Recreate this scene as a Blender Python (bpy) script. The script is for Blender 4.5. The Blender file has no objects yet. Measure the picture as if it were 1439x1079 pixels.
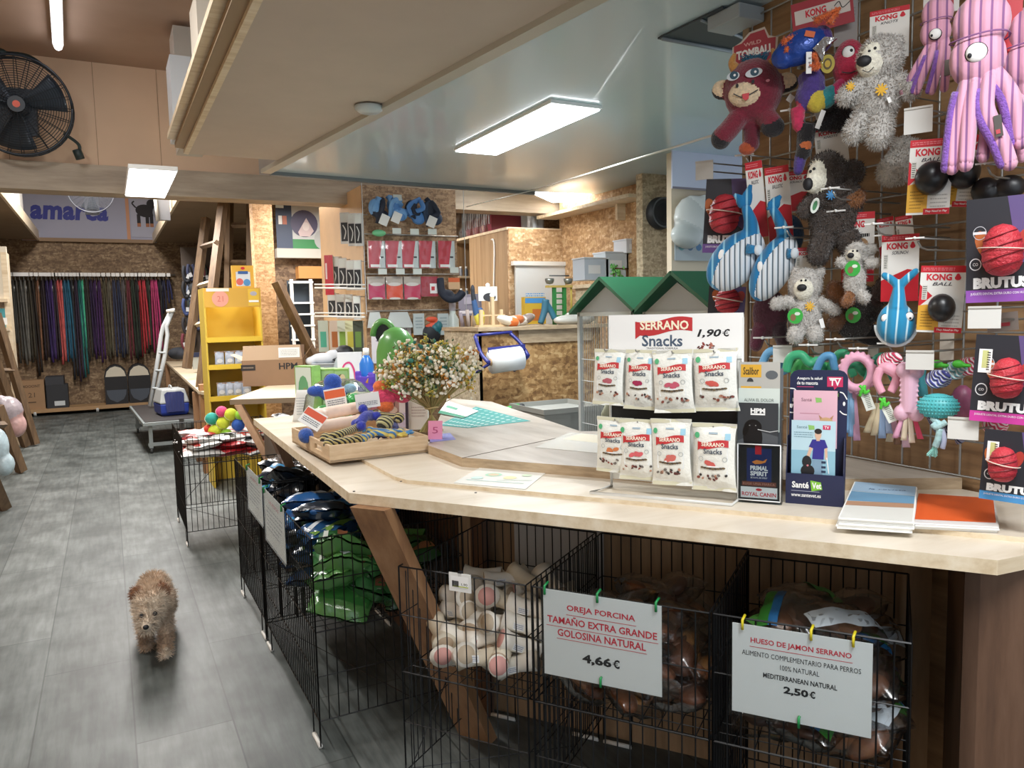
import bpy, bmesh, math, random
from math import sin, cos, pi, sqrt, atan2, radians
from mathutils import Vector, Matrix, Euler, noise
random.seed(7)
SC = bpy.context.scene
COL = SC.collection
# ------------------------------------------------------------------ camera
F_PX, W_PX, H_PX = 1081.0, 1439.0, 1079.0
CAM = Vector((0.0, 0.0, 1.5))
YAW, PITCH, ROLL = radians(27.6), radians(5.18), radians(1.29)
_f = Vector((sin(YAW) * cos(PITCH), cos(YAW) * cos(PITCH), -sin(PITCH)))
_r0 = Vector((cos(YAW), -sin(YAW), 0))
_u0 = _r0.cross(_f)
_R = _r0 * cos(ROLL) - _u0 * sin(ROLL)
_U = _r0 * sin(ROLL) + _u0 * cos(ROLL)
cam_data = bpy.data.cameras.new('camera')
cam_data.sensor_fit = 'HORIZONTAL'
cam_data.sensor_width = 36.0
cam_data.lens = F_PX * 36.0 / W_PX
cam_data.clip_start = 0.02
cam = bpy.data.objects.new('camera', cam_data)
COL.objects.link(cam)
cam.matrix_world = Matrix(((_R.x, _U.x, -_f.x, CAM.x), (_R.y, _U.y, -_f.y, CAM.y), (_R.z, _U.z, -_f.z, CAM.z), (0, 0, 0, 1)))
SC.camera = cam


def ray(px, py):
    return _f * F_PX + _R * (px - (W_PX - 1) / 2) - _U * (py - (H_PX - 1) / 2)


def PL(px, py, p, n):                       # where the sight line meets a plane
    d = ray(px, py)
    return CAM + d * ((Vector(p) - CAM).dot(n) / d.dot(n))


def PZ(px, py, z): return PL(px, py, (0, 0, z), Vector((0, 0, 1)))
def PX(px, py, x): return PL(px, py, (x, 0, 0), Vector((1, 0, 0)))
def PY(px, py, y): return PL(px, py, (0, y, 0), Vector((0, 1, 0)))
def PD(px, py, d): return CAM + ray(px, py) * (d / F_PX)


def vproj(co):
    """pixel of a world point (planning aid)"""
    v = Vector(co) - CAM
    z = v.dot(_f)
    return (F_PX * v.dot(_R) / z + (W_PX - 1) / 2, -F_PX * v.dot(_U) / z + (H_PX - 1) / 2, z)


# ------------------------------------------------------------------ light and exposure
SC.view_settings.view_transform = 'Standard'
SC.view_settings.look = 'None'
SC.view_settings.gamma = 1.0
SC.view_settings.use_curve_mapping = False
SC.view_settings.exposure = 0.5
W = bpy.data.worlds.new('world')
SC.world = W
W.use_nodes = True
W.node_tree.nodes['Background'].inputs[0].default_value = (0.80, 0.90, 1.0, 1)
W.node_tree.nodes['Background'].inputs[1].default_value = 1.0


def area_lamp(name, loc, sx, sy, power, col=(1.0, 0.97, 0.93)):
    d = bpy.data.lights.new(name, 'AREA')
    d.shape = 'RECTANGLE'
    d.size, d.size_y, d.energy, d.color = sx, sy, power, col
    o = bpy.data.objects.new(name, d)
    o.location = loc
    COL.objects.link(o)
    return o


# ceiling lamps in view (fittings built further down), and added fill lamps without fittings
area_lamp('panel_light_counter', (2.185, 4.0, 2.535), 0.28, 1.15, 34, (0.93, 0.98, 1.0))
area_lamp('panel_light_aisle', (0.325, 6.08, 2.445), 0.26, 1.1, 24)
area_lamp('fill_light_till', (1.15, 0.1, 2.53), 0.28, 1.15, 34, (0.95, 0.98, 1.0))  # added lamp with no fitting, brightens the till and the toy wall
area_lamp('tube_light_aisle', (-0.75, 3.6, 3.38), 0.1, 1.4, 52)
area_lamp('fill_light_door', (-0.5, 0.2, 3.38), 0.3, 1.4, 20)  # added lamp out of view, lights the near end of the aisle
area_lamp('fill_light_back_aisle', (0.0, 11.0, 4.2), 0.6, 3.0, 175, (1.0, 0.95, 0.9))  # added fill with no visible source, brightens the leash wall
area_lamp('panel_light_back_stage', (3.3, 5.6, 2.62), 0.3, 1.1, 50, (1.0, 0.96, 0.9))
area_lamp('fill_light_harness', (2.0, 7.6, 2.75), 0.3, 1.2, 60)  # added fill behind the harness column, stands for no fitting
area_lamp('fill_light_loft_left', (0.5, 8.6, 2.75), 0.3, 1.2, 60)  # added fill between the lofts, no lamp hangs here


# ------------------------------------------------------------------ materials
def lin(h):
    h = h.lstrip('#')
    c = [int(h[i:i + 2], 16) / 255 for i in (0, 2, 4)]
    return tuple((x / 12.92 if x <= 0.04045 else ((x + 0.055) / 1.055) ** 2.4) for x in c) + (1.0,)


def _nt(name):
    m = bpy.data.materials.new(name)
    m.use_nodes = True
    nt = m.node_tree
    return m, nt, nt.nodes['Principled BSDF']


def _coord(nt, scale=(1, 1, 1), rot=(0, 0, 0)):
    tc = nt.nodes.new('ShaderNodeTexCoord')
    mp = nt.nodes.new('ShaderNodeMapping')
    mp.inputs['Scale'].default_value = scale
    mp.inputs['Rotation'].default_value = rot
    nt.links.new(tc.outputs['Object'], mp.inputs['Vector'])
    return mp.outputs['Vector']


def _ramp(nt, fac, stops):
    r = nt.nodes.new('ShaderNodeValToRGB')
    e = r.color_ramp.elements
    while len(e) < len(stops): e.new(0.5)
    for i, (p, c) in enumerate(stops):
        e[i].position = p
        e[i].color = lin(c) if isinstance(c, str) else c
    nt.links.new(fac, r.inputs['Fac'])
    return r.outputs['Color']


def _noise(nt, vec, scale, detail=3, rough=0.6):
    n = nt.nodes.new('ShaderNodeTexNoise')
    n.inputs['Scale'].default_value = scale
    n.inputs['Detail'].default_value = detail
    n.inputs['Roughness'].default_value = rough
    nt.links.new(vec, n.inputs['Vector'])
    return n.outputs['Fac']


def _bump(nt, b, height, strength, dist=0.01):
    n = nt.nodes.new('ShaderNodeBump')
    n.inputs['Strength'].default_value = strength
    n.inputs['Distance'].default_value = dist
    nt.links.new(height, n.inputs['Height'])
    nt.links.new(n.outputs['Normal'], b.inputs['Normal'])


_mats = {}


def mk(hexc, rough=0.55, metal=0.0, var=0.0, vscale=8.0, bump=0.0, bscale=40.0, sheen=0.0, coat=0.0, stretch=(1, 1, 1)):
    """a plain surface of one colour, with optional mottling and bump"""
    key = (hexc, rough, metal, var, vscale, bump, bscale, sheen, coat, stretch)
    if key in _mats: return _mats[key]
    m, nt, b = _nt('surface_' + hexc.strip('#'))
    b.inputs['Roughness'].default_value = rough
    b.inputs['Metallic'].default_value = metal
    b.inputs['Sheen Weight'].default_value = sheen
    b.inputs['Coat Weight'].default_value = coat
    c = lin(hexc)
    b.inputs['Base Color'].default_value = c
    if var or bump: vec = _coord(nt, stretch)
    if var:
        lo = tuple(max(0, x * (1 - var)) for x in c[:3]) + (1,)
        hi = tuple(min(1, x * (1 + var)) for x in c[:3]) + (1,)
        nt.links.new(_ramp(nt, _noise(nt, vec, vscale), [(0.3, lo), (0.7, hi)]), b.inputs['Base Color'])
    if bump: _bump(nt, b, _noise(nt, vec, bscale), bump)
    _mats[key] = m
    return m


def plush(hexc, s=90): return mk(hexc, 0.95, 0, 0.18, s, 0.6, s * 1.6, 0.4)


def gloss(hexc): return mk(hexc, 0.22, 0, 0, 8, 0.25, 30, 0, 0.4)


def osb(name, stops, sc=1.0, rough=0.7):
    m, nt, b = _nt(name)
    b.inputs['Roughness'].default_value = rough
    cols = []
    for k, (st, ro) in enumerate((((12 * sc, 46 * sc, 40 * sc), (0.4, 0.5, 0.6)), ((46 * sc, 14 * sc, 44 * sc), (0.2, 0.9, 0.3)))):
        v = nt.nodes.new('ShaderNodeTexVoronoi')
        v.inputs['Scale'].default_value = 1.0
        nt.links.new(_coord(nt, st, ro), v.inputs['Vector'])
        bw = nt.nodes.new('ShaderNodeSeparateColor')
        nt.links.new(v.outputs['Color'], bw.inputs['Color'])
        cols.append(bw.outputs['Red'])
    mx = nt.nodes.new('ShaderNodeMath')
    mx.operation = 'ADD'
    nt.links.new(cols[0], mx.inputs[0])
    nt.links.new(cols[1], mx.inputs[1])
    ml = nt.nodes.new('ShaderNodeMath')
    ml.operation = 'MULTIPLY'
    ml.inputs[1].default_value = 0.5
    nt.links.new(mx.outputs[0], ml.inputs[0])
    nt.links.new(_ramp(nt, ml.outputs[0], stops), b.inputs['Base Color'])
    _bump(nt, b, ml.outputs[0], 0.25)
    return m


def grain(name, stops, rough=0.45, along=(1, 14, 14), sc=2.2, rot=(0, 0, 0), coat=0.0):
    m, nt, b = _nt(name)
    b.inputs['Roughness'].default_value = rough
    b.inputs['Coat Weight'].default_value = coat
    n = _noise(nt, _coord(nt, along, rot), sc, 6, 0.62)
    nt.links.new(_ramp(nt, n, stops), b.inputs['Base Color'])
    _bump(nt, b, n, 0.08)
    return m


def clear(name, tint='#ffffff', gl=0.25, rough=0.08):
    """clear film: mostly see-through with a glossy skin"""
    m, nt, b = _nt(name)
    nt.nodes.remove(b)
    out = nt.nodes['Material Output']
    tr = nt.nodes.new('ShaderNodeBsdfTransparent')
    tr.inputs[0].default_value = lin(tint)
    g = nt.nodes.new('ShaderNodeBsdfGlossy')
    g.inputs['Roughness'].default_value = rough
    mx = nt.nodes.new('ShaderNodeMixShader')
    lw = nt.nodes.new('ShaderNodeLayerWeight')
    lw.inputs['Blend'].default_value = gl
    nt.links.new(lw.outputs['Facing'], mx.inputs[0])
    nt.links.new(tr.outputs[0], mx.inputs[1])
    nt.links.new(g.outputs[0], mx.inputs[2])
    nt.links.new(mx.outputs[0], out.inputs[0])
    return m


def emit(name, hexc, s):
    m, nt, b = _nt(name)
    b.inputs['Emission Color'].default_value = lin(hexc)
    b.inputs['Emission Strength'].default_value = s
    b.inputs['Base Color'].default_value = lin(hexc)
    return m


def stripes(name, hexa, hexb, scale, axis='X', width=0.25, rough=0.9, distort=0.6, bump=0.4):
    """corduroy: thin hexb lines over hexa, in the part's own space"""
    m, nt, b = _nt(name)
    b.inputs['Roughness'].default_value = rough
    b.inputs['Sheen Weight'].default_value = 0.3
    w = nt.nodes.new('ShaderNodeTexWave')
    w.bands_direction = axis
    w.inputs['Scale'].default_value = scale
    w.inputs['Distortion'].default_value = distort
    w.inputs['Detail'].default_value = 0
    w.inputs['Detail Scale'].default_value = 0.6
    nt.links.new(_coord(nt), w.inputs['Vector'])
    nt.links.new(_ramp(nt, w.outputs['Fac'], [(width - 0.06, hexb), (width + 0.06, hexa)]), b.inputs['Base Color'])
    _bump(nt, b, w.outputs['Fac'], bump)
    return m


def tile_floor():
    m, nt, b = _nt('wood_look_tiles')
    b.inputs['Roughness'].default_value = 0.5
    v = _coord(nt, (1, 1, 1), (0, 0, pi / 2))
    br = nt.nodes.new('ShaderNodeTexBrick')
    br.offset = 0.37
    br.inputs['Scale'].default_value = 1.0
    br.inputs['Brick Width'].default_value = 1.25
    br.inputs['Row Height'].default_value = 0.33
    br.inputs['Mortar Size'].default_value = 0.0035
    br.inputs['Mortar Smooth'].default_value = 0.3
    br.inputs['Color1'].default_value = lin('#7d8281')
    br.inputs['Color2'].default_value = lin('#666c6b')
    br.inputs['Mortar'].default_value = lin('#4d5351')
    nt.links.new(v, br.inputs['Vector'])
    g = _noise(nt, _coord(nt, (16, 1.6, 1)), 2.0, 6, 0.6)
    p = _noise(nt, _coord(nt, (3.2, 2.4, 1)), 1.3, 3, 0.55)
    c = _ramp(nt, g, [(0.3, '#868a88'), (0.52, '#d2d4d0'), (0.75, '#ffffff')])
    c2 = _ramp(nt, p, [(0.34, '#8b908e'), (0.64, '#ffffff')])
    x = nt.nodes.new('ShaderNodeMix'); x.data_type = 'RGBA'; x.blend_type = 'MULTIPLY'; x.inputs[0].default_value = 0.7
    nt.links.new(br.outputs['Color'], x.inputs[6]); nt.links.new(c, x.inputs[7])
    y = nt.nodes.new('ShaderNodeMix'); y.data_type = 'RGBA'; y.blend_type = 'MULTIPLY'; y.inputs[0].default_value = 0.8
    nt.links.new(x.outputs[2], y.inputs[6]); nt.links.new(c2, y.inputs[7])
    nt.links.new(y.outputs[2], b.inputs['Base Color'])
    _bump(nt, b, br.outputs['Fac'], -0.25, 0.004)
    return m


OSB_TAN = osb('strand_board_tan', [(0.2, '#a07c58'), (0.45, '#b9946a'), (0.7, '#c9a880'), (0.9, '#dcc4a2')])
OSB_BROWN = osb('strand_board_brown', [(0.2, '#63472f'), (0.5, '#856343'), (0.75, '#a07c55'), (0.95, '#b89468')])
OSB_GREY = osb('strand_board_grey', [(0.2, '#a3937a'), (0.5, '#bdae93'), (0.8, '#d2c5a9')], 1.3)
OSB_BIG = grain('toy_wall_plywood', [(.25, '#6e5238'), (.45, '#8a6a49'), (.6, '#9d7c58'), (.8, '#b19068')], .6, (5, 1.0, 9), 2.4)
OSB_BIG2 = osb('strand_board_coarse', [(0.15, '#7a5733'), (0.4, '#9c7547'), (0.7, '#b58d5b'), (0.92, '#cfab78')], 1.0)
TILES = tile_floor()
PINE = grain('pale_pine', [(0.3, '#c9b493'), (0.5, '#dccbae'), (0.72, '#e8dcc5')], 0.42, (1.2, 12, 12), 2.0)
COUNTER = grain('pale_counter_laminate', [(0.3, '#c9bca6'), (0.45, '#d7ccba'), (0.7, '#e2d9ca')], 0.33, (1.4, 7, 9), 1.6, (0, 0, 0.95))
COUNTER_L = grain('pale_counter_laminate_side', [(0.3, '#c8b697'), (0.45, '#d8c9ae'), (0.7, '#e4d8c2')], 0.33, (8, 1.2, 9), 1.6)
DESK = grain('greyish_desk_laminate', [(0.3, '#a0968a'), (0.5, '#b7aea3'), (0.75, '#c9c2b8')], 0.36, (6, 1.2, 9), 1.8, (0, 0, 0.3))
DESKEDGE = grain('desk_edge_wood', [(0.3, '#9a8468'), (0.55, '#b8a183'), (0.8, '#cbb798')], 0.5, (3, 3, 20), 3)
CARAMEL = grain('caramel_beam_wood', [(0.3, '#7f5b41'), (0.5, '#98714f'), (0.75, '#ab8563')], 0.5, (9, 9, 1), 2.0)
WALNUT = grain('dark_counter_board', [(0.28, '#4a352a'), (0.5, '#664b39'), (0.75, '#7a5d4a')], 0.5, (8, 8, 1.0), 1.8)
LADDERWOOD = grain('ladder_wood', [(0.3, '#4d3b2c'), (0.6, '#6c563f'), (0.8, '#816a4f')], 0.6, (9, 9, 1), 2.5)
BEIGE = mk('#c4b5a6', 0.7, 0, 0.04, 3)
BEIGEWALL = mk('#dcbc9c', 0.75, 0, 0.05, 1.5)
PLANKS = grain('upright_planks', [(0.3, '#85694a'), (0.5, '#a0835f'), (0.75, '#b39773')], 0.6, (14, 14, 0.7), 1.6)
WHITEP = mk('#e8e8e4', 0.5)
PAPER = mk('#eeeeea', 0.7)
PAPERB = mk('#dfe3e4', 0.7)
BLACKWIRE = mk('#17181a', 0.42, 0.3)
CHROME = mk('#9a9a97', 0.38, 0.7)
WHITEWIRE = mk('#d8d8d4', 0.4, 0.1)
BLACK = mk('#17171a', 0.5)
INK = mk('#1c1c20', 0.6)
RED = mk('#c8202f', 0.5)
REDINK = mk('#d3283a', 0.6)
WHITE = mk('#f2f2f0', 0.6)
FILM = clear('clear_film', '#f4f6f8', 0.3, 0.12)
FILM2 = clear('clear_bag_film', '#fdfdfd', 0.42, 0.16)
CARDBOARD = mk('#a88a6a', 0.8, 0, 0.06, 6)


# ------------------------------------------------------------------ mesh builder
_textcache = {}
EURO = '\u20ac'


def text_mesh(s, bold=0.0, shear=0.0, space=1.0):
    key = (s, bold, shear, space)
    if key in _textcache: return _textcache[key]
    c = bpy.data.curves.new('lettering', 'FONT')
    c.body = s
    c.align_x = 'CENTER'
    c.align_y = 'CENTER'
    c.size = 1.0
    c.offset = bold
    c.shear = shear
    c.space_character = space
    c.resolution_u = 2
    o = bpy.data.objects.new('lettering', c)
    COL.objects.link(o)
    bpy.context.view_layer.update()
    me = bpy.data.meshes.new_from_object(o.evaluated_get(bpy.context.evaluated_depsgraph_get()))
    vs = [v.co.copy() for v in me.vertices]
    fs = [tuple(p.vertices) for p in me.polygons]
    bpy.data.objects.remove(o)
    bpy.data.curves.remove(c)
    bpy.data.meshes.remove(me)
    xs = [v.x for v in vs] or [0]
    ys = [v.y for v in vs] or [0]
    cx, cy = (min(xs) + max(xs)) / 2, (min(ys) + max(ys)) / 2
    vs = [Vector((v.x - cx, v.y - cy, 0)) for v in vs]
    _textcache[key] = (vs, fs, max(xs) - min(xs), max(ys) - min(ys))
    return _textcache[key]


def bez(pts, n=8):
    """smooth line through points (Catmull-Rom)"""
    P = [Vector(p) for p in pts]
    if len(P) < 3: return P
    out = []
    for i in range(len(P) - 1):
        p0, p1, p2, p3 = P[max(0, i - 1)], P[i], P[i + 1], P[min(len(P) - 1, i + 2)]
        for j in range(n):
            t = j / n
            out.append(0.5 * ((2 * p1) + (p2 - p0) * t + (2 * p0 - 5 * p1 + 4 * p2 - p3) * t * t + (3 * p1 - p0 - 3 * p2 + p3) * t ** 3))
    out.append(P[-1])
    return out


class MB:
    def __init__(s, k=1.0):
        s.v, s.f, s.fm, s.fs, s.mats = [], [], [], [], []
        s.k = Vector((k, k, k)) if isinstance(k, (int, float)) else Vector(k)
        s.M = Matrix()

    def mi(s, m):
        if m not in s.mats: s.mats.append(m)
        return s.mats.index(m)

    def add(s, vs, fs, mat, smooth=False):
        b, i = len(s.v), s.mi(mat)
        for v in vs: s.v.append(s.M @ Vector(v))
        for f in fs:
            s.f.append(tuple(b + q for q in f)); s.fm.append(i); s.fs.append(smooth)
        return s

    def box(s, c, d, mat, rot=None):
        x, y, z = d[0] / 2, d[1] / 2, d[2] / 2
        vs = [Vector((a, b, e)) for a in (-x, x) for b in (-y, y) for e in (-z, z)]
        if rot is not None:
            R = Euler(rot).to_matrix()
            vs = [R @ v for v in vs]
        c = Vector(c)
        return s.add([c + v for v in vs], [(0, 1, 3, 2), (4, 6, 7, 5), (0, 4, 5, 1), (2, 3, 7, 6), (0, 2, 6, 4), (1, 5, 7, 3)], mat)

    def tube(s, pts, r, mat, n=6, cap=True, flat=1.0, smooth=None):
        if smooth is None: smooth = n > 4
        P = [Vector(p) for p in pts]
        rr = r if isinstance(r, (list, tuple)) else [r] * len(P)
        if len(rr) != len(P):
            rr = [rr[0] + (rr[-1] - rr[0]) * i / (len(P) - 1) for i in range(len(P))]
        vs, fs, nrm = [], [], None
        for i, p in enumerate(P):
            t = (P[min(i + 1, len(P) - 1)] - P[max(i - 1, 0)])
            t = t.normalized() if t.length > 1e-9 else Vector((0, 0, 1))
            if nrm is None:
                a = Vector((0, 0, 1)) if abs(t.z) < 0.9 else Vector((1, 0, 0))
                nrm = (a - t * a.dot(t)).normalized()
            else:
                nrm = nrm - t * nrm.dot(t)
                nrm = nrm.normalized() if nrm.length > 1e-6 else t.orthogonal().normalized()
            bn = t.cross(nrm)
            for j in range(n):
                a = 2 * pi * j / n
                vs.append(p + (nrm * cos(a) * flat + bn * sin(a)) * rr[i])
        for i in range(len(P) - 1):
            for j in range(n):
                fs.append((i * n + j, i * n + (j + 1) % n, (i + 1) * n + (j + 1) % n, (i + 1) * n + j))
        if cap:
            fs.append(tuple(range(n - 1, -1, -1)))
            fs.append(tuple((len(P) - 1) * n + j for j in range(n)))
        return s.add(vs, fs, mat, smooth)

    def lathe(s, prof, mat, n=20, T=None, smooth=True, mats=None):
        """prof: (r, z) pairs about local z; T places it"""
        T = T or Matrix()
        vs, fs = [], []
        for r, z in prof:
            for j in range(n):
                a = 2 * pi * j / n
                vs.append(T @ Vector((r * cos(a), r * sin(a), z)))
        for i in range(len(prof) - 1):
            for j in range(n):
                fs.append((i * n + j, i * n + (j + 1) % n, (i + 1) * n + (j + 1) % n, (i + 1) * n + j))
        if prof[0][0] > 1e-6: fs.append(tuple(range(n - 1, -1, -1)))
        if prof[-1][0] > 1e-6: fs.append(tuple((len(prof) - 1) * n + j for j in range(n)))
        return s.add(vs, fs, mat, smooth)

    def ell(s, c, r, mat, rot=None, n=14, m=10):
        if isinstance(r, (int, float)): r = (r, r, r)
        R = Euler(rot).to_matrix() if rot is not None else Matrix.Identity(3)
        c = Vector(c)
        vs, fs = [c + R @ Vector((0, 0, -r[2]))], []
        for i in range(1, m):
            b = -pi / 2 + pi * i / m
            for j in range(n):
                a = 2 * pi * j / n
                vs.append(c + R @ Vector((r[0] * cos(b) * cos(a), r[1] * cos(b) * sin(a), r[2] * sin(b))))
        vs.append(c + R @ Vector((0, 0, r[2])))
        for j in range(n): fs.append((0, 1 + (j + 1) % n, 1 + j))
        for i in range(m - 2):
            for j in range(n):
                fs.append((1 + i * n + j, 1 + i * n + (j + 1) % n, 1 + (i + 1) * n + (j + 1) % n, 1 + (i + 1) * n + j))
        L = len(vs) - 1
        for j in range(n): fs.append((1 + (m - 2) * n + j, 1 + (m - 2) * n + (j + 1) % n, L))
        return s.add(vs, fs, mat, True)

    def prism(s, out, z0, z1, mat, side=None):
        """outline in local xy (anticlockwise), from z0 to z1"""
        n = len(out)
        vs = [Vector((p[0], p[1], z0)) for p in out] + [Vector((p[0], p[1], z1)) for p in out]
        s.add(vs, [tuple(range(n - 1, -1, -1)), tuple(range(n, 2 * n))], mat)
        return s.add(vs, [(i, (i + 1) % n, n + (i + 1) % n, n + i) for i in range(n)], side or mat)

    def sheet(s, fn, nu, nv, mat, smooth=True):
        vs = [fn(i / nu, j / nv) for j in range(nv + 1) for i in range(nu + 1)]
        fs = [(j * (nu + 1) + i, j * (nu + 1) + i + 1, (j + 1) * (nu + 1) + i + 1, (j + 1) * (nu + 1) + i) for j in range(nv) for i in range(nu)]
        return s.add(vs, fs, mat, smooth)

    def rect(s, cx, cy, w, h, z, mat, rot=0.0):
        c, q = cos(rot), sin(rot)
        vs = [Vector((cx + x * c - y * q, cy + x * q + y * c, z)) for x, y in ((-w / 2, -h / 2), (w / 2, -h / 2), (w / 2, h / 2), (-w / 2, h / 2))]
        return s.add(vs, [(0, 1, 2, 3)], mat)

    def disc(s, cx, cy, rx, ry, z, mat, n=20, rot=0.0, a0=0.0, a1=2 * pi):
        c, q = cos(rot), sin(rot)
        vs = []
        for j in range(n):
            a = a0 + (a1 - a0) * j / (n if a1 - a0 > 6.28 else n - 1)
            x, y = rx * cos(a), ry * sin(a)
            vs.append(Vector((cx + x * c - y * q, cy + x * q + y * c, z)))
        return s.add(vs, [tuple(range(n))], mat)

    def ring(s, cx, cy, r0, r1, z, mat, n=24, sy=1.0):
        vs = []
        for j in range(n):
            a = 2 * pi * j / n
            vs += [Vector((cx + r0 * cos(a), cy + r0 * sin(a) * sy, z)), Vector((cx + r1 * cos(a), cy + r1 * sin(a) * sy, z))]
        return s.add(vs, [(2 * j, 2 * j + 1, (2 * j + 3) % (2 * n), (2 * j + 2) % (2 * n)) for j in range(n)], mat)

    def poly(s, pts, z, mat):
        return s.add([Vector((p[0], p[1], z)) for p in pts], [tuple(range(len(pts)))], mat)

    def line(s, pts, w, z, mat):
        """a printed stroke in local xy"""
        P = [Vector((p[0], p[1], 0)) for p in pts]
        vs = []
        for i, p in enumerate(P):
            t = (P[min(i + 1, len(P) - 1)] - P[max(i - 1, 0)]).normalized()
            q = Vector((-t.y, t.x, 0)) * (w / 2)
            vs += [p - q + Vector((0, 0, z)), p + q + Vector((0, 0, z))]
        return s.add(vs, [(2 * i, 2 * i + 2, 2 * i + 3, 2 * i + 1) for i in range(len(P) - 1)], mat)

    def text(s, st, cx, cy, w, h, z, mat, bold=0.0, shear=0.0, rot=0.0, space=1.0):
        """lettering stretched to w by h (w None keeps its own width)"""
        if EURO in st and len(st) > 1:
            a = st.split(EURO)[0]
            e = w / (len(a) + .2)                       # the currency sign is drawn as a C with two bars
            s.text(a.strip(), cx - e * .55, cy, w - e * 1.15, h, z, mat, bold, shear, rot, space)
            hh = h * (.84 if ',' in a else 1)
            ex, ey = cx + w / 2 - e * .5, cy + (h - hh) / 2
            s.text('C', ex + e * .08, ey, e * .78, hh, z, mat, bold, shear)
            for q in (-1, 1): s.rect(ex - e * .12, ey + q * hh * .09, e * .7, hh * .07, z + h * .004, mat)
            return s
        vs, fs, tw, th = text_mesh(st, bold, shear, space)
        if not vs: return s
        ky = h / th
        kx = w / tw if w else ky
        c, q = cos(rot), sin(rot)
        return s.add([Vector((cx + v.x * kx * c - v.y * ky * q, cy + v.x * kx * q + v.y * ky * c, z)) for v in vs], fs, mat)

    def scribble(s, cx, cy, w, h, z, mat, n=3, fill=0.6, seed=1):
        """lines of print too small to read"""
        R = random.Random(seed)
        for i in range(n):
            y = cy + h / 2 - (i + 0.5) * h / n
            x, x1 = cx - w / 2, cx + w / 2 - (R.random() * 0.25 * w if i else 0)
            while x < x1:
                q = min(x1 - x, w * (0.04 + 0.1 * R.random()))
                s.rect(x + q / 2, y, q, h / n * fill, z, mat)
                x += q + w * 0.025
        return s

    def build(s, name, parent=None, M=None, bevel=0.0, segs=2, sub=0, mods=None, solid=0.0):
        me = bpy.data.meshes.new(name)
        me.from_pydata([(v.x * s.k.x, v.y * s.k.y, v.z * s.k.z) for v in s.v], [], s.f)
        for m in s.mats: me.materials.append(m)
        me.polygons.foreach_set('material_index', s.fm)
        me.polygons.foreach_set('use_smooth', s.fs)
        me.update()
        o = bpy.data.objects.new(name, me)
        COL.objects.link(o)
        if parent is not None: o.parent = parent
        if M is not None: o.matrix_world = M
        if solid:
            q = o.modifiers.new('thickness', 'SOLIDIFY'); q.thickness = solid; q.offset = 0
        if bevel:
            q = o.modifiers.new('rounded_edges', 'BEVEL'); q.width = bevel; q.segments = segs; q.limit_method = 'ANGLE'
        if sub:
            q = o.modifiers.new('smooth', 'SUBSURF'); q.levels = sub; q.render_levels = sub
        return o


def fuse(mb, voxel, mat=None, smooth=6, paint=None):
    """melt the builder's shapes into one continuous skin (returns a new builder)"""
    o = mb.build('skin')
    # undo the unit scale so that painting works in the builder's own units
    for v, c in zip(o.data.vertices, mb.v): v.co = c
    r = o.modifiers.new('remesh', 'REMESH'); r.mode = 'VOXEL'; r.voxel_size = voxel; r.use_smooth_shade = True
    if smooth:
        q = o.modifiers.new('relax', 'SMOOTH'); q.iterations = smooth; q.factor = 0.5
    bpy.context.view_layer.update()
    me = bpy.data.meshes.new_from_object(o.evaluated_get(bpy.context.evaluated_depsgraph_get()))
    out = MB(mb.k)
    base = mat or mb.mats[0]
    out.v = [v.co.copy() for v in me.vertices]
    for p in me.polygons:
        out.f.append(tuple(p.vertices))
        m = paint(p.center, p.normal) if paint else base
        out.fm.append(out.mi(m or base))
        out.fs.append(True)
    bpy.data.objects.remove(o)
    bpy.data.meshes.remove(me)
    return out


def fur(mb, count, length, width, seed=3, droop=0.4, pick=None, curl=0.5):
    """short tufts of pile standing on the skin, in the skin's own materials"""
    R = random.Random(seed)
    fs = []
    acc, tot = [], 0.0
    for i, f in enumerate(mb.f):
        a, b, c = (mb.v[q] for q in f[:3])
        n = (b - a).cross(c - a)
        ar = n.length * (1.0 if len(f) == 4 else 0.5)
        if ar < 1e-12: continue
        if pick and not pick((a + c) / 2): continue
        tot += ar
        acc.append(tot)
        fs.append((i, n.normalized()))
    import bisect
    vs, tri, ms = [], [], []
    for _ in range(count):
        i, n = fs[min(len(fs) - 1, bisect.bisect(acc, R.random() * tot))]
        f = mb.f[i]
        w = [R.random() for q in f]
        sw = sum(w)
        p = sum((mb.v[q] * (x / sw) for q, x in zip(f, w)), Vector())
        d = (n + Vector((R.uniform(-1, 1), R.uniform(-1, 1) - droop, R.uniform(-1, 1))) * curl).normalized()
        t = d.orthogonal().normalized()
        t = (Matrix.Rotation(R.random() * 6.28, 3, d) @ t) * width
        b = len(mb.v) + len(vs)
        L = length * R.uniform(0.5, 1.2)
        vs += [p - t - n * width * 0.5, p + t - n * width * 0.5, p + d * L]
        tri.append((b, b + 1, b + 2))
        ms.append(mb.fm[i])
    mb.v += vs
    mb.f += tri
    mb.fm += ms
    mb.fs += [True] * len(tri)
    return mb


# ------------------------------------------------------------------ things
def tag(o, label, cat, group=None):
    o['label'] = label
    o['category'] = cat
    if group: o['group'] = group
    return o


def thing(name, label, cat, M=None, group=None):
    o = bpy.data.objects.new(name, None)
    o.empty_display_size = 0.05
    COL.objects.link(o)
    if M is not None: o.matrix_world = M if isinstance(M, Matrix) else Matrix.Translation(Vector(M))
    return tag(o, label, cat, group)


def struct(o):
    o['kind'] = 'structure'
    return o


def dup(o, M, label=None, group=None):
    """a copy of a thing with copies of its parts and sub-parts"""
    c = o.copy(); COL.objects.link(c)
    c.matrix_world = M
    if label: c['label'] = label
    if group: c['group'] = group
    def kids(a, b):
        for ch in a.children:
            d = ch.copy(); COL.objects.link(d); d.parent = b
            kids(ch, d)
    kids(o, c)
    return c


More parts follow.
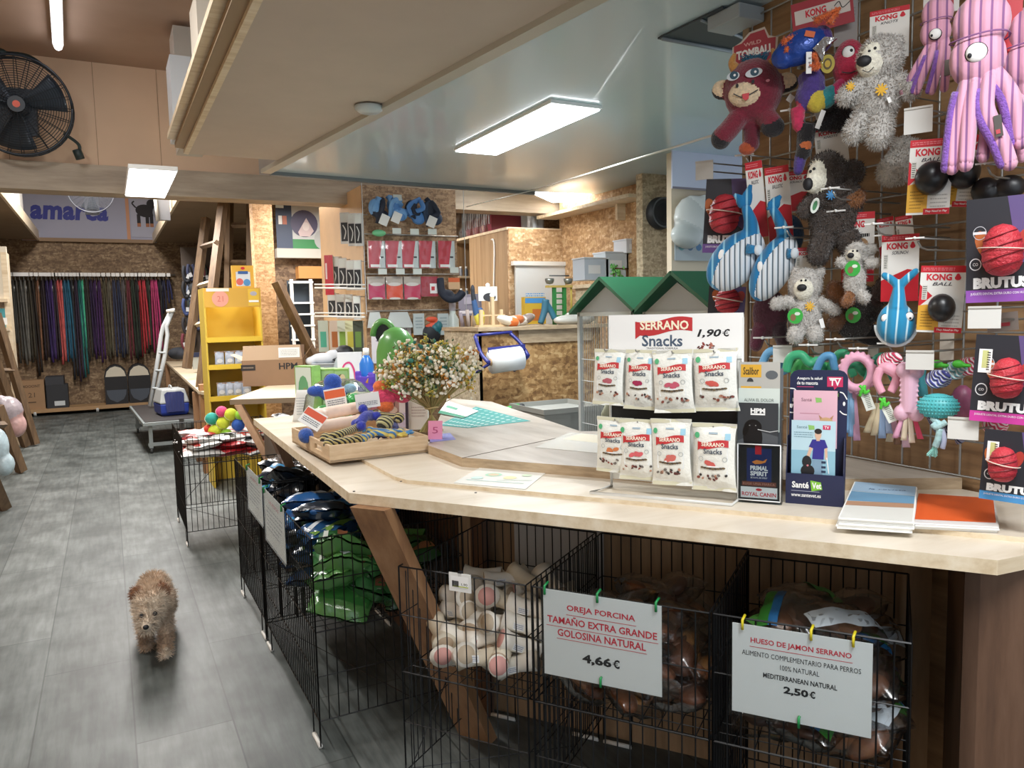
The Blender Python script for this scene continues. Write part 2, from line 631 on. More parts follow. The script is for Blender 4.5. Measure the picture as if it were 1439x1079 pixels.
def axes(p, x, y, z):
    return Matrix(((x[0], y[0], z[0], p[0]), (x[1], y[1], z[1], p[1]), (x[2], y[2], z[2], p[2]), (0, 0, 0, 1)))


def facing(p, n, roll=0.0, tilt=0.0):
    """upright frame: local x to its right, y up, z out along the horizontal direction n"""
    n = Vector((n[0], n[1], 0)).normalized()
    M = axes(Vector(p), Vector((-n.y, n.x, 0)), Vector((0, 0, 1)), n)
    if tilt: M = M @ Matrix.Rotation(tilt, 4, 'X')
    if roll: M = M @ Matrix.Rotation(roll, 4, 'Z')
    return M


def units(M):
    """metres per photo pixel along the frame's own x and y, so sizes can be taken from the photo"""
    p = M.translation
    a = vproj(p)
    b = vproj(p + M.col[0].to_3d() * 0.01)
    c = vproj(p + M.col[1].to_3d() * 0.01)
    kx = 0.01 / max(1e-9, sqrt((b[0] - a[0]) ** 2 + (b[1] - a[1]) ** 2))
    ky = 0.01 / max(1e-9, sqrt((c[0] - a[0]) ** 2 + (c[1] - a[1]) ** 2))
    return Vector((kx, ky, (kx + ky) / 2))


WALLN = Vector((-1, 0, 0))


def front(p, turn, base=WALLN, roll=0.0, tilt=0.0):
    """frame at p whose face is turned from the wall's normal towards the aisle where the viewer stands"""
    d = (CAM - p); d.z = 0
    n = (d.normalized() * turn + Vector(base) * (1 - turn)).normalized()
    M = facing(p, n, roll, tilt)
    k = units(facing(p, n))
    return M, k


def flat_on(p, yaw):
    """frame lying on a level top: x,y in the plane, z up"""
    return Matrix.Translation(Vector(p)) @ Matrix.Rotation(yaw, 4, 'Z')


# ------------------------------------------------------------------ the room
def slab(name, lo, hi, mat):
    b = MB()
    b.box([(l + h) / 2 for l, h in zip(lo, hi)], [h - l for l, h in zip(lo, hi)], mat)
    return struct(b.build(name))


slab('floor', (-2.6, -2.5, -0.1), (7.5, 15.5, 0.0), TILES)
YB, YF = 15.3, 6.75                              # back wall, wall over the beam
slab('wall_back', (-2.4, YB, 0), (7.4, YB + 0.1, 4.4), osb('strand_board_back', [(0.2, '#65503c'), (0.5, '#7d664d'), (0.75, '#917a5e'), (0.95, '#a59073')], 0.8))
slab('wall_left', (-2.4, -2.4, 0), (-2.3, 15.3, 4.4), OSB_TAN)
slab('wall_right', (5.6, 4.95, 0), (5.7, 15.3, 4.4), OSB_TAN)
slab('ceiling_left', (-2.4, -2.4, 3.46), (2.3, YF, 3.56), mk('#ac907b', 0.8, 0, 0.06, 2))
slab('ceiling_back', (-2.4, YF + 0.1, 4.4), (5.7, 15.4, 4.5), mk('#9a8570', 0.8))
# wall above the beam, made of tall boards with fine joints
b = MB()
b.box((-0.6, YF + 0.04, 3.05), (3.6, 0.08, 0.85), BEIGEWALL)
for x in (-1.3, -0.55, 0.02, 0.46):
    b.box((x, YF - 0.001, 3.05), (0.004, 0.004, 0.85), mk('#a5866a', 0.8))
struct(b.build('wall_front'))
zb0 = PY(100, 268, YF - 0.12).z
zb1 = PY(100, 229, YF - 0.12).z
slab('beam', (-2.3, YF - 0.12, zb0), (5.6, YF + 0.12, zb1), grain('beam_laminate', [(0.3, '#8a7b69'), (0.55, '#a3937e'), (0.8, '#b3a48f')], 0.5, (1, 9, 9), 2))
slab('wall_front_upper', (1.2, YF + 0.0, zb1), (5.6, YF + 0.08, 4.4), BEIGE)

# beige soffit over the aisle side of the counter, with its layered edge boards
b = MB()
b.prism([(0.53, -2.4), (2.4, -2.4), (1.75, 2.3), (1.30, 5.42), (0.53, 5.42)], 2.57, 2.60, BEIGE)
b.prism([(0.50, -2.4), (0.53, -2.4), (0.53, 5.42), (0.50, 5.40)], 2.565, 2.60, PINE)
b.prism([(0.445, -2.4), (0.50, -2.4), (0.50, 5.35), (0.445, 5.33)], 2.585, 2.615, mk('#9b8468', 0.6))
b.prism([(0.40, -2.4), (2.0, -2.4), (1.3, 5.4), (0.40, 5.27)], 2.62, 2.65, PINE)
struct(b.build('soffit'))
# glossy white ceiling over the counter
gw = mk('#c0d3da', 0.27, 0, 0.0, 8, 0.0, 40, 0, 0.3)
b = MB()
wl = [PZ(838, 0, 2.565), PZ(380, 240, 2.565)]
wl0 = wl[0] + (wl[0] - wl[1]) * 1.2
b.prism([(wl0.x, wl0.y), (6, wl0.y), (6, 5.75), (3.4, 5.98), (wl[1].x, wl[1].y)], 2.565, 2.60, gw)
struct(b.build('ceiling_panelled'))
b = MB()
dv = Vector((wl[1].y - wl0.y, wl0.x - wl[1].x, 0)).normalized()
b.prism([(wl0.x, wl0.y), (wl[1].x, wl[1].y), (wl[1].x - dv.x * 0.07, wl[1].y), (wl0.x - dv.x * 0.07, wl0.y)][::-1], 2.545, 2.575, mk('#b9b5a8', 0.4))
b.prism([(wl[1].x, wl[1].y), (3.4, 5.98), (3.4, 6.02), (wl[1].x, wl[1].y + 0.05)], 2.54, 2.60, mk('#6e777a', 0.4))
struct(b.build('trim_1'))
slab('ceiling_stage', (1.0, 6.05, 3.0), (5.7, 6.7, 3.05), BEIGE)
slab('ceiling_right', (3.3, 5.3, 2.72), (5.6, 6.7, 2.76), mk('#a89d90', 0.6))

# lofts on both sides of the back aisle
lf = mk('#8d7860', 0.75, 0, 0.08, 3)
def loft(name, x0, x1, ex):
    b = MB()
    b.box(((x0 + x1) / 2, (6.9 + YB) / 2, 2.95), (abs(x1 - x0), YB - 6.9, 0.05), lf)
    b.box((ex, (6.9 + YB) / 2, 2.99), (0.03, YB - 6.9, 0.16), PINE)
    return struct(b.build(name))
loft('loft_left', -2.3, -0.93, -0.93)
loft('loft_right', 0.83, 3.4, 0.83)
slab('trim_2', (-0.93, YB - 0.07, 2.90), (0.83, YB, 2.96), mk('#8c745b', 0.7))

# the staff area: a cabin of strand board, a wall, a post
XC, YC = 3.42, 6.56
b = MB()
b.box((XC + 0.3, YC - 0.02, 1.15), (0.62, 0.03, 2.32), OSB_TAN)
b.box((XC + 0.005, YC + 0.43, 1.15), (0.03, 0.86, 2.30), PLANKS)
b.box((XC + 0.3, YC + 0.69, 2.31), (0.64, 1.42, 0.025), PINE)
b.box((XC + 0.3, YC + 1.38, 1.15), (0.6, 0.03, 2.30), PLANKS)
struct(b.build('wall_cabin'))
b = MB()
b.box((4.03, 5.9, 1.5), (0.05, 1.34, 3.0), OSB_TAN)
struct(b.build('wall_stage'))
b = MB()
b.box((3.9, 5.9, PX(830, 287, 3.8).z), (0.22, 1.5, 0.03), PINE)
b.box((3.97, 5.5, PX(830, 287, 3.8).z - 0.08), (0.1, 0.03, 0.14), PINE)
struct(b.build('ledge'))
slab('pillar', (3.74, 4.9, 0), (4.05, 4.98, 2.57), OSB_GREY)
# brown inner wall behind the harness display
slab('wall_inner', (1.55, 9.2, 0), (5.6, 9.3, 2.95), osb('strand_board_inner', [(0.2, '#5d4735'), (0.5, '#77604a'), (0.8, '#8f765c')], 0.9))

# wall of strand board that carries the toys
slab('wall_toys', (2.12, -2.4, 0), (2.16, 2.13, 2.565), OSB_BIG)
slab('trim_3', (2.105, 2.13, 0.9), (2.17, 2.16, 2.565), mk('#8f7a62', 0.6))
# far right: light wall with a poster beyond the toys
slab('wall_far_right', (3.45, 4.2, 0), (6.2, 4.25, 2.57), mk('#cdbfa9', 0.7))


# ------------------------------------------------------------------ ceiling lamps and fittings
def panel_lamp(name, label, c, sx, sy, strength, rot=0.0, depth=0.03):
    t = thing(name, label, 'ceiling light', flat_on(c, rot))
    b = MB(); b.box((0, 0, depth / 2), (sx, sy, depth), WHITEP); b.build('frame', t, bevel=0.004)
    b = MB(); b.box((0, 0, -0.003), (sx - 0.02, sy - 0.02, 0.008), emit('lamp_glow_%s' % name, '#f8fbff', strength)); b.build('diffuser', t)
    return t


panel_lamp('ceiling_panel_light', 'long white panel light, lit, on the glossy ceiling above the counter', (2.187, 4.01, 2.548), 0.31, 1.22, 7)
p2 = panel_lamp('hanging_panel_light', 'lit white panel light hanging in front of the beam over the aisle', (0.325, 6.08, 2.47), 0.29, 1.16, 7)
b = MB(); b.box((0, 0.5, 0.05), (0.2, 0.2, 0.04), WHITEP); b.build('bracket', p2)
v3 = [PZ(*q, 2.58) for q in ((742, 269), (892, 273), (874, 281), (776, 284))]
t = thing('wall_strip_light', 'lit white strip light beyond the glossy ceiling, above the ledge', 'ceiling light')
b = MB(); b.prism([(q.x, q.y) for q in v3], 2.585, 2.615, WHITEP); b.build('housing', t)
b = MB(); b.prism([(q.x, q.y) for q in v3], 2.578, 2.584, emit('strip_glow', '#f8fbff', 7)); b.build('diffuser', t)
t = thing('tube_light', 'lit tube light on the brown ceiling above the black fan', 'ceiling light', flat_on(PZ(79, 20, 3.40), radians(2)))
b = MB(); b.box((0, 0, 0.035), (0.07, 1.3, 0.05), WHITEP); b.build('housing', t, bevel=0.006)
b = MB(); b.tube([(0, -0.63, 0), (0, 0.63, 0)], 0.026, emit('tube_glow', '#f6f6ff', 8), 12); b.build('tube', t)

# dark plate under the glossy ceiling, coloured as an open hatch's shade; white unit
v = [PZ(*q, 2.562) for q in ((924, 52), (1015, 8), (1075, 30), (1060, 78))]
t = thing('ceiling_vent', 'dark plate showing a shaded open hatch, with a white box, on the glossy ceiling', 'ceiling hatch')
b = MB(); b.prism([(q.x, q.y) for q in v][::-1], 2.555, 2.562, mk('#3a4248', 0.5)); b.build('hatch', t)
b = MB()
q0, q1 = PZ(930, 54, 2.55), PZ(1040, 74, 2.55)
b.tube([q0, q1], 0.008, mk('#8a9499', 0.4)); q0, q1 = PZ(985, 28, 2.55), PZ(1060, 60, 2.55); b.tube([q0, q1], 0.006, mk('#8a9499', 0.4))
b.build('rail', t)
b = MB(); q = PZ(1033, 27, 2.53); b.box(q, (0.12, 0.16, 0.05), mk('#9fa7ab', 0.4)); b.build('unit', t, bevel=0.004)
# smoke detector-like disc
q = PZ(518, 150, 2.56)
b = MB(); b.lathe([(0.0, -0.03), (0.05, -0.03), (0.07, -0.015), (0.075, 0.0)], mk('#bcc6c8', 0.3), 24)
tag(b.build('smoke_detector', None, flat_on((q.x, q.y, 2.562), 0)), 'small round white detector on the glossy ceiling near its aisle edge', 'detector')
# thin white cable strung under the ceiling
b = MB(); pa, pb = PD(612, 283, 5.4), PX(1000, 190, 2.13)
pa = PZ(752, 266, 2.55)
b.tube([pa, pb], 0.005, WHITEP)
b.tube([PZ(752, 266, 2.55), PZ(655, 290, 2.45)], 0.004, WHITEP)
tag(b.build('cable'), 'thin white cable strung below the glossy ceiling to the toy wall', 'cable')


# ------------------------------------------------------------------ counter
HC = 0.97
def xy(px, py, z): q = PZ(px, py, z); return (q.x, q.y)
B0 = Vector((0.621, 2.273, 0)); C0 = Vector((1.603, 0.913, 0))
DB = (C0 - B0).normalized(); NB = Vector((-DB.y, DB.x, 0)) * 1.0
if NB.x < 0: NB = -NB
def cp(a, n, z=0.0): q = B0 + DB * a + NB * n; return Vector((q.x, q.y, z))      # along the counter's front, inwards from it
LBC = (C0 - B0).length
ct = thing('sales_counter', 'long angled sales counter with pale plank top and slanted wooden legs', 'counter', (1.2, 2.2, 0))
inv = Matrix.Translation((-1.2, -2.2, 0))
def cb(b, name, parent=ct, **k):
    for i, v in enumerate(b.v): b.v[i] = inv @ v
    return b.build(name, parent, **k)
b = MB()
b.prism([(0.668, 4.30), (0.621, 2.273), (C0.x, C0.y), (2.10, 0.86), (2.10, 2.38), (1.9, 2.38), (1.15, 2.55), (1.25, 4.30)], HC - 0.032, HC, COUNTER, PINE)
cb(b, 'outer_ledge', bevel=0.002)
b = MB()
o = 0.16
pa = cp(0.06, o); pb = cp(LBC + 0.1, o)
b.prism([(0.80, 3.4), (0.80, pa.y + 0.05), (pa.x + 0.03, pa.y - 0.02), (pb.x, pb.y), (2.10, 0.95), (2.10, 2.35), (1.05, 2.6), (1.0, 3.4)], HC, HC + 0.012, COUNTER, PINE)
cb(b, 'upper_plank', bevel=0.001)
b = MB()
dk = [xy(601, 625, HC + 0.045), xy(648, 642, HC + 0.045), xy(858, 658, HC + 0.045), xy(1036, 674, HC + 0.045), (2.10, 1.30), (2.10, 2.42), (1.95, 2.44), xy(960, 607, HC + 0.04), xy(815, 607, HC + 0.04), xy(690, 565, HC + 0.04), xy(628, 560, HC + 0.04)]
b.prism(dk, HC + 0.012, HC + 0.045, DESK, DESKEDGE)
cb(b, 'desk_top', bevel=0.001)
for i, (q0, q1) in enumerate((((649, 643), (815, 608)),)):
    b = MB()
    a, c = PZ(*q0, HC + 0.0455), PZ(*q1, HC + 0.0455)
    b.tube([a, c], 0.0012, mk('#756a5e', 0.8), 4)
    cb(b, 'joint')
for q in ((563, 676), (497, 690), (668, 692)):
    b = MB(); b.lathe([(0.004, 0), (0.004, 0.0015), (0, 0.0015)], INK, 8, Matrix.Translation(PZ(*q, HC + 0.0005 if q[0] < 500 else HC + 0.0125)))
    cb(b, 'screw')
b = MB()                                              # back boards beneath the top
e0, e1 = cp(0.0, 0.64), cp(LBC - 0.09, 0.64)
b.prism([(e0.x, e0.y), (e1.x, e1.y), (e1.x + NB.x * .03, e1.y + NB.y * .03), (e0.x + NB.x * .03, e0.y + NB.y * .03)], 0.0, HC - 0.032, grain('under_counter_board', [(0.3, '#846a50'), (0.55, '#a58666'), (0.8, '#b99b7a')], 0.6, (9, 9, 1.2), 1.8))
b.prism([(1.17, 2.5), (1.20, 2.5), (1.20, 4.3), (1.17, 4.3)], 0.0, HC - 0.032, WALNUT)
cb(b, 'back_board')
b = MB()
e0, e1 = cp(LBC - 0.05, 0.10), cp(LBC + 0.42, 0.10)
b.prism([(e0.x, e0.y), (e1.x, e1.y), (e1.x + NB.x * .03, e1.y + NB.y * .03), (e0.x + NB.x * .03, e0.y + NB.y * .03)], 0.0, HC - 0.032, WALNUT)
e2 = cp(LBC - 0.05, 0.64)
b.prism([(e0.x, e0.y), (e0.x + DB.x * .03, e0.y + DB.y * .03), (e2.x + DB.x * .03, e2.y + DB.y * .03), (e2.x, e2.y)], 0.0, HC - 0.032, WALNUT)
cb(b, 'front_board')
q0 = cp(LBC + 0.10, 0.085); q1 = cp(LBC + 0.13, 0.085)
b = MB(); q2 = cp(LBC + 0.42, 0.085)
b.prism([(q0.x, q0.y), (q2.x, q2.y), (q2.x + NB.x * .014, q2.y + NB.y * .014), (q0.x + NB.x * .014, q0.y + NB.y * .014)], 0.0, HC - 0.034, grain('overlapping_board', [(0.28, '#3a281e'), (0.5, '#523a2b'), (0.75, '#664a38')], 0.5, (8, 8, 1.0), 1.5))
cb(b, 'overlapping_board')
q0 = cp(0.42, 0.625, 0.55)
b = MB(); b.prism([(-0.17, -0.33), (0.17, -0.33), (0.17, 0.33), (-0.17, 0.33)], 0, 0.01, mk('#b9b6b2', 0.6))
o_ = b.build('white_panel', ct); o_.matrix_parent_inverse = ct.matrix_world.inverted() if False else Matrix()
o_.matrix_local = inv @ facing((q0.x, q0.y, 0.62), -NB)
def brace(name, top, bot, w, t, across):
    """a slanted board standing from the floor up to the top"""
    b = MB()
    a = Vector(across).normalized() * w / 2
    u = Vector((bot - top)).normalized()
    s = u.cross(a).normalized() * t / 2
    vs = [top - a - s, top + a - s, top + a + s, top - a + s]
    dz = (top.z - bot.z)
    low = [v + (bot - top) for v in vs]
    for v in low: v.z = bot.z
    for v in vs: v.z = top.z
    b.add(vs + low, [(0, 1, 2, 3), (7, 6, 5, 4), (0, 4, 5, 1), (1, 5, 6, 2), (2, 6, 7, 3), (3, 7, 4, 0)], CARAMEL)
    return cb(b, name)
tp = PZ(522, 712, HC - 0.033); bt = PZ(672, 1035, 0.0)
brace('leg', tp, bt, 0.125, 0.055, DB)
for q in ((0.72, 4.05, HC - 0.033),):
    brace('leg', Vector(q), Vector((1.05, 3.95, 0)), 0.11, 0.05, (0, 1, 0))

# the far counter, with the parcel on it
fc = thing('far_counter', 'pale pointed counter section further back with slanted brown leg and a parcel on it', 'counter', (1.1, 6.0, 0))
inv = Matrix.Translation((-1.1, -6.0, 0))
tip = PZ(322, 561, HC)
b = MB()
b.prism([(tip.x, tip.y), (tip.x + 0.62, tip.y - 0.25), (1.82, tip.y - 0.1), (1.82, 6.1), (1.66, 6.2), (1.66, 6.95), (1.35, 6.9)], HC - 0.035, HC, PINE, mk('#8e7a62', 0.6))
cb(b, 'top', fc, bevel=0.002)
b = MB()
def brace2(top, bot, w, t, across):
    global b
    a = Vector(across).normalized() * w / 2
    s = (bot - top).normalized().cross(a).normalized() * t / 2
    vs = [top - a - s, top + a - s, top + a + s, top - a + s]
    low = [v + (bot - top) for v in vs]
    for v in low: v.z = 0
    for v in vs: v.z = top.z
    b.add(vs + low, [(0, 1, 2, 3), (7, 6, 5, 4), (0, 4, 5, 1), (1, 5, 6, 2), (2, 6, 7, 3), (3, 7, 4, 0)], CARAMEL)
brace2(tip + Vector((0.06, 0.02, -0.036)), PZ(446, 772, 0), 0.17, 0.05, (0.2, 1, 0)); cb(b, 'leg', fc)
b = MB(); b.box((1.6, 5.9, 0.46), (0.04, 1.2, 0.93), WALNUT); cb(b, 'support_board', fc)


# ------------------------------------------------------------------ wire pens with goods
def wire_pen(label, P, d, w, dep, h=0.75, zf=0.42, zback=0.75, step=0.034, group='wire pens'):
    """pen of black wire: d runs along the front, the inside lies to the left of d"""
    d = Vector((d[0], d[1], 0)).normalized()
    n = Vector((-d.y, d.x, 0))
    M = axes(Vector((P[0], P[1], 0)), d, n, Vector((0, 0, 1)))
    t = thing('wire_pen', label, 'pen', M)
    r = 0.0021
    def panel(name, p0, p1, hh):
        p0, p1 = Vector(p0), Vector(p1)
        L = (p1 - p0).length
        u = (p1 - p0).normalized()
        b = MB()
        k = max(2, int(round(L / step)))
        for i in range(k + 1):
            q = p0 + u * L * i / k
            e = i in (0, k)
            b.tube([q + Vector((0, 0, 0.03 if e else 0.10)), q + Vector((0, 0, hh))], 0.0032 if e else r, BLACKWIRE, 4, False)
        for z in (0.10, 0.26, zf, zf + 0.18, hh):
            if z > hh: continue
            b.tube([p0 + Vector((0, 0, z)), p1 + Vector((0, 0, z))], 0.0026 if z in (0.10, hh, zf) else 0.002, BLACKWIRE, 4, False)
        return b.build(name, t)
    panel('front_panel', (0, 0, 0), (w, 0, 0), h)
    panel('side_panel', (0, 0, 0), (0, dep, 0), h)
    panel('side_panel', (w, 0, 0), (w, dep, 0), h)
    panel('back_panel', (0, dep, 0), (w, dep, 0), zback)
    b = MB()
    for i in range(int(w / 0.05) + 1): b.tube([(i * 0.05, 0, zf), (i * 0.05, dep, zf)], 0.0016, BLACKWIRE, 4, False)
    for i in range(int(dep / 0.05) + 1): b.tube([(0, i * 0.05, zf - 0.002), (w, i * 0.05, zf - 0.002)], 0.0016, BLACKWIRE, 4, False)
    b.build('shelf', t)
    b = MB()
    b.tube([(0.01, 0.02, 0.1), (w - 0.01, dep * 0.6, 0.1)], 0.002, BLACKWIRE, 4, False)
    b.tube([(0.01, 0.01, 0.1), (0.01, dep * 0.7, zf)], 0.002, BLACKWIRE, 4, False)
    b.build('stay', t)
    for (x, y) in ((0, 0), (w, 0), (0, dep), (w, dep)):
        b = MB()
        sx = 0.10 if x == 0 else -0.10
        for q in (0, sx):
            b.tube([(x + q, y, 0.008), (x + q, y, 0.12)], 0.0028, BLACKWIRE, 5)
        b.tube([(x, y, 0.007), (x + sx, y, 0.007)], 0.008, mk('#dcdad4', 0.5), 6)
        b.build('foot', t)
    return t, M


penA = wire_pen('black wire pen full of cream bones beneath the counter, carrying a small price tag', (0.735, 2.172), DB, 0.425, 0.56, group=None)
q = Vector((0.735, 2.172, 0)) + DB * 0.445
penB = wire_pen('black wire pen behind the sign priced 4,66', (q.x, q.y), DB, 0.485, 0.56)
penC = wire_pen('black wire pen behind the sign priced 2,50 at the end of the counter', (1.286, 1.410), DB, 0.435, 0.50)
pen2 = wire_pen('black wire pen of green and blue bags at the bend of the counter', (0.572, 3.60), (0, -1), 1.0, 0.56)
pen3 = wire_pen('black wire pen along the aisle behind the sheet furthest from the bend', (0.572, 4.38), (0, -1), 0.74, 0.56)
a, c = PZ(264, 768, 0), PZ(356, 768, 0)
pen4 = wire_pen('black wire pen holding balls and red and white packs below the far counter', (a.x, a.y + 0.82), (0, -1), 0.82, 0.64, h=0.74, zf=0.55)


# ------------------------------------------------------------------ on the counter
ZT = HC + 0.0125          # upper plank
ZD = HC + 0.0455          # desk top
FN = -NB                  # the way the counter front faces
RZ = random.Random(11)


def snack_bag(name, label, cat, M, k, w, h, body, print_fn, T=None, group=None, film=None, crimp=None, seed=0):
    """pillow bag: swollen pouch between two flat crimped ends, printed front"""
    T = T or w * 0.17
    R = random.Random(seed)
    ph = [R.uniform(0, 6) for _ in range(4)]
    def bulge(x, y):
        u, v = min(1, abs(x) / (w / 2)), min(1, abs(y) / (h / 2))
        e = max(0.0, 1 - u ** 2.6) ** 0.6 * max(0.0, 1 - (v / 0.9) ** 4) if v < 0.9 else 0.0
        return T * e + T * 0.07 * sin(x / w * 9 + ph[0]) * sin(y / h * 11 + ph[1]) * (1 - u) + T * 0.03
    def wavy(x, y):
        return T * 0.25 * sin(x / w * 5 + ph[2]) * max(0, abs(y) / (h / 2) - 0.8) * 4
    t = thing(name, label, cat, M, group)
    b = MB(k)
    def side(sg):
        def fn(u, v):
            x, y = (u - 0.5) * w, (v - 0.5) * h
            x *= 1 - 0.06 * (1 - (2 * v - 1) ** 2) + (0.04 if abs(2 * v - 1) > 0.88 else 0)
            return Vector((x * sg, y, sg * bulge(x, y) + wavy(x, y)))
        return fn
    b.sheet(side(1), 10, 18, body)
    b.sheet(side(-1), 8, 14, body)
    if crimp:
        for y in (-0.47, 0.47):
            b.sheet(lambda u, v: Vector(((u - .5) * w * 0.99, y * h + (v - .5) * h * 0.06, T * 0.05 + wavy((u - .5) * w, y * h) + T * 0.04)), 8, 1, crimp)
    b.build('pouch', t)
    p = MB(k)
    print_fn(p, w, h)
    for v in p.v: v.z += bulge(v.x, v.y) + wavy(v.x, v.y) + w * 0.012
    if p.v: p.build('printed_front', t)
    return t


BAGC = mk('#e6e6de', 0.3, 0, 0.04, 20, 0.3, 60, 0, 0.3)
CRIMP = mk('#d9d6bc', 0.35)
BANNER = mk('#c2363a', 0.5)


def banner(p, cx, cy, w, h, z=0.0):
    top, bot = [], []
    for i in range(13):
        u = i / 12
        y = sin(u * 2 * pi + pi) * h * 0.12 + (u - 0.5) * h * 0.18
        top.append((cx + (u - 0.5) * w, cy + h * 0.40 + y))
        bot.append((cx + (u - 0.5) * w, cy - h * 0.36 + y - (h * 0.25 if i == 0 else 0)))
    p.add([Vector((x, y, z)) for x, y in top + bot], [(13 + i, 14 + i, i + 1, i) for i in range(12)], BANNER)


def snack_print(fill, seed):
    def fn(p, w, h):
        R = random.Random(seed)
        p.rect(0, h * 0.02, w * 0.66, h * 0.5, -0.2, mk('#eef2f4', 0.35))
        banner(p, 0, h * 0.20, w * 0.70, h * 0.13, 0.1)
        p.text('SERRANO', 0, h * 0.205, w * 0.52, h * 0.06, 0.35, mk('#fbf3df', 0.5), 0.02)
        p.text('Snacks', 0.0, h * 0.105, w * 0.42, h * 0.08, 0.2, mk('#3c4a5c', 0.5), 0.015)
        p.rect(0, h * 0.365, w * 0.2, h * 0.025, 0.1, mk('#9fb2bd', 0.5))
        p.disc(-w * 0.37, h * 0.33, w * 0.06, w * 0.07, 0.2, mk('#4fae78', 0.5), 10)
        p.rect(w * 0.33, h * 0.32, w * 0.12, h * 0.09, 0.1, mk('#9cc9dd', 0.5))
        for sx in (-0.27, 0.27):
            p.ring(sx * w, -h * 0.01, w * 0.045, w * 0.055, 0.2, mk('#9aa0a0', 0.5), 12)
        for i in range(4):
            p.disc(R.uniform(-.12, .12) * w, -h * 0.075 + R.uniform(-.02, .035) * h, w * 0.09, h * 0.035, 0.25 + i * 0.05, mk(fill, 0.5), 10, R.uniform(-.6, .6))
        p.rect(0, -h * 0.12, w * 0.26, h * 0.02, 0.5, WHITE)
        for i in range(9):
            u = -0.24 + i * 0.06
            p.disc(u * w, -h * 0.155 + abs(u) * h * 0.08, w * 0.045, h * 0.016, 0.4, mk('#4a4038' if i % 2 else '#6d5b3f', 0.6), 8)
        for i in range(14):
            p.disc(R.uniform(-.40, .40) * w, -h * R.uniform(.24, .33), w * R.uniform(.025, .05), h * R.uniform(.012, .025), 0.3, mk(R.choice(['#5d2f2c', '#33302e', '#8c4a3d', '#77706a', '#b98a72']), 0.5), 8, R.uniform(-1, 1))
    return fn


b0 = PZ(937, 692, ZT)
MS = facing(b0, FN)
KS = units(MS)
st = thing('snack_display_stand', 'white snack display stand with a red banner sign priced 1,90', 'display stand', MS)
b = MB(KS)
b.box((8, 128, -10), (186, 232, 3), WHITEP)
b.build('back_panel', st, bevel=0.001)
b = MB(KS)
b.box((8, 216, -7.4), (186, 60, 2.0), WHITE)
z = -6.2
banner(b, -6, 229, 80, 24, z)
b.text('SERRANO', -5, 231, 68, 12.5, z + 0.3, mk('#fbf0d4', 0.5), 0.03)
b.text('Snacks', -8, 210, 57, 16, z, mk('#4c5c70', 0.5), 0.02)
b.text('TRADITIONAL FORMULA', -8, 199.5, 44, 2.4, z, INK)
b.text('1,90' + EURO, 62, 219, 44, 12, z, INK, 0.03, 0.25)
R = random.Random(4)
for i in range(16): b.disc(52 + R.uniform(-10, 10), 202 + R.uniform(-3, 4), 2.2, 1.2, z + 0.02 * i, mk(R.choice(['#8c3a34', '#b5705f', '#5d2f2c']), 0.5), 8, R.uniform(-1, 1))
b.build('header_sign', st)
b = MB(KS)
b.box((8, 112, -7.8), (180, 28, 1.5), BLACK)
b.build('black_strip', st)
b = MB(KS)
for x in (-84, 100): b.tube([(x, 0, -8), (x, 240, -8)], 2.0, WHITEWIRE, 6)
b.tube([(-84, 2, -8), (-98, 1.6, 42), (96, 1.6, 42), (100, 2, -8)], 2.2, WHITEWIRE, 8)
b.build('base_frame', st)
for x, y in ((-82, 198), (-37, 197), (13, 195), (68, 196), (-68, 101), (-35, 99), (12, 100), (68, 97)):
    b = MB(KS); b.tube([(x, y, -9), (x, y - 1, 18), (x, y + 2, 22)], 0.9, CHROME, 5); b.build('hook', st)
fills = ['#b5606a', '#a0284f', '#c0566a', '#c8574f', '#d27c4a', '#d8646a', '#cf6d63', '#cc5f58']
wherel = ['leftmost of the upper row on the stand', 'second from left in the upper row', 'third from left in the upper row', 'rightmost of the upper row on the stand', 'leftmost of the lower row on the stand', 'second from left in the lower row', 'third from left in the lower row', 'rightmost of the lower row on the stand']
for i, (cx, cy, w, h, z, rl) in enumerate(((-80, 160, 45, 78, 9, -.04), (-35, 157, 44, 82, 7, -.03), (13, 156, 55, 84, 13, .05), (69, 159, 58, 82, 11, .04), (-70, 66, 52, 78, 17, -.03), (-35, 62, 54, 84, 20, .01), (13, 62, 54, 90, 24, .02), (69, 58, 57, 90, 20, .0))):
    M = MS @ Matrix.Translation((cx * KS.x, cy * KS.y, z * KS.z)) @ Matrix.Rotation(rl, 4, 'Z') @ Matrix.Rotation(-0.05 if i < 4 else 0.02, 4, 'X')
    snack_bag('snack_bag', 'cream dog snack bag, ' + wherel[i], 'snack bag', M, KS, w, h, BAGC, snack_print(fills[i], i), None, 'snack bags on the stand', None, CRIMP, i)

# clear brochure holder with leaflets
h0 = PZ(1066, 706, ZT)
M = facing(h0, (FN * 0.75 + (CAM - h0).normalized() * 0.25))
K = units(M)
acr = clear('acrylic', '#eef2f4', 0.22, 0.05)
t = thing('brochure_holder', 'tall clear brochure holder beside the snack stand', 'holder', M)
b = MB(K); b.box((0, 92, -16), (62, 186, 1.5), mk('#6d7175', 0.3)); b.build('back_plate', t)
for x in (-31.5, 31.5):
    b = MB(K); b.box((x, 70, -7), (1.5, 140, 18), acr); b.build('side_wall', t)
b = MB(K)
b.box((0, 41, 3), (62, 82, 1.2), acr); b.box((0, 0.8, -7), (62, 1.6, 20), acr)
b.build('front_pocket', t)
b = MB(K)
for q0, q1 in (((-30, 4), (30, 4)), ((-30, 82), (30, 82)), ((-30, 4), (-30, 82)), ((30, 4), (30, 82))):
    b.tube([(q0[0], q0[1], 4), (q1[0], q1[1], 4)], 0.9, mk('#e8eaea', 0.2), 5)
b.build('rim', t)
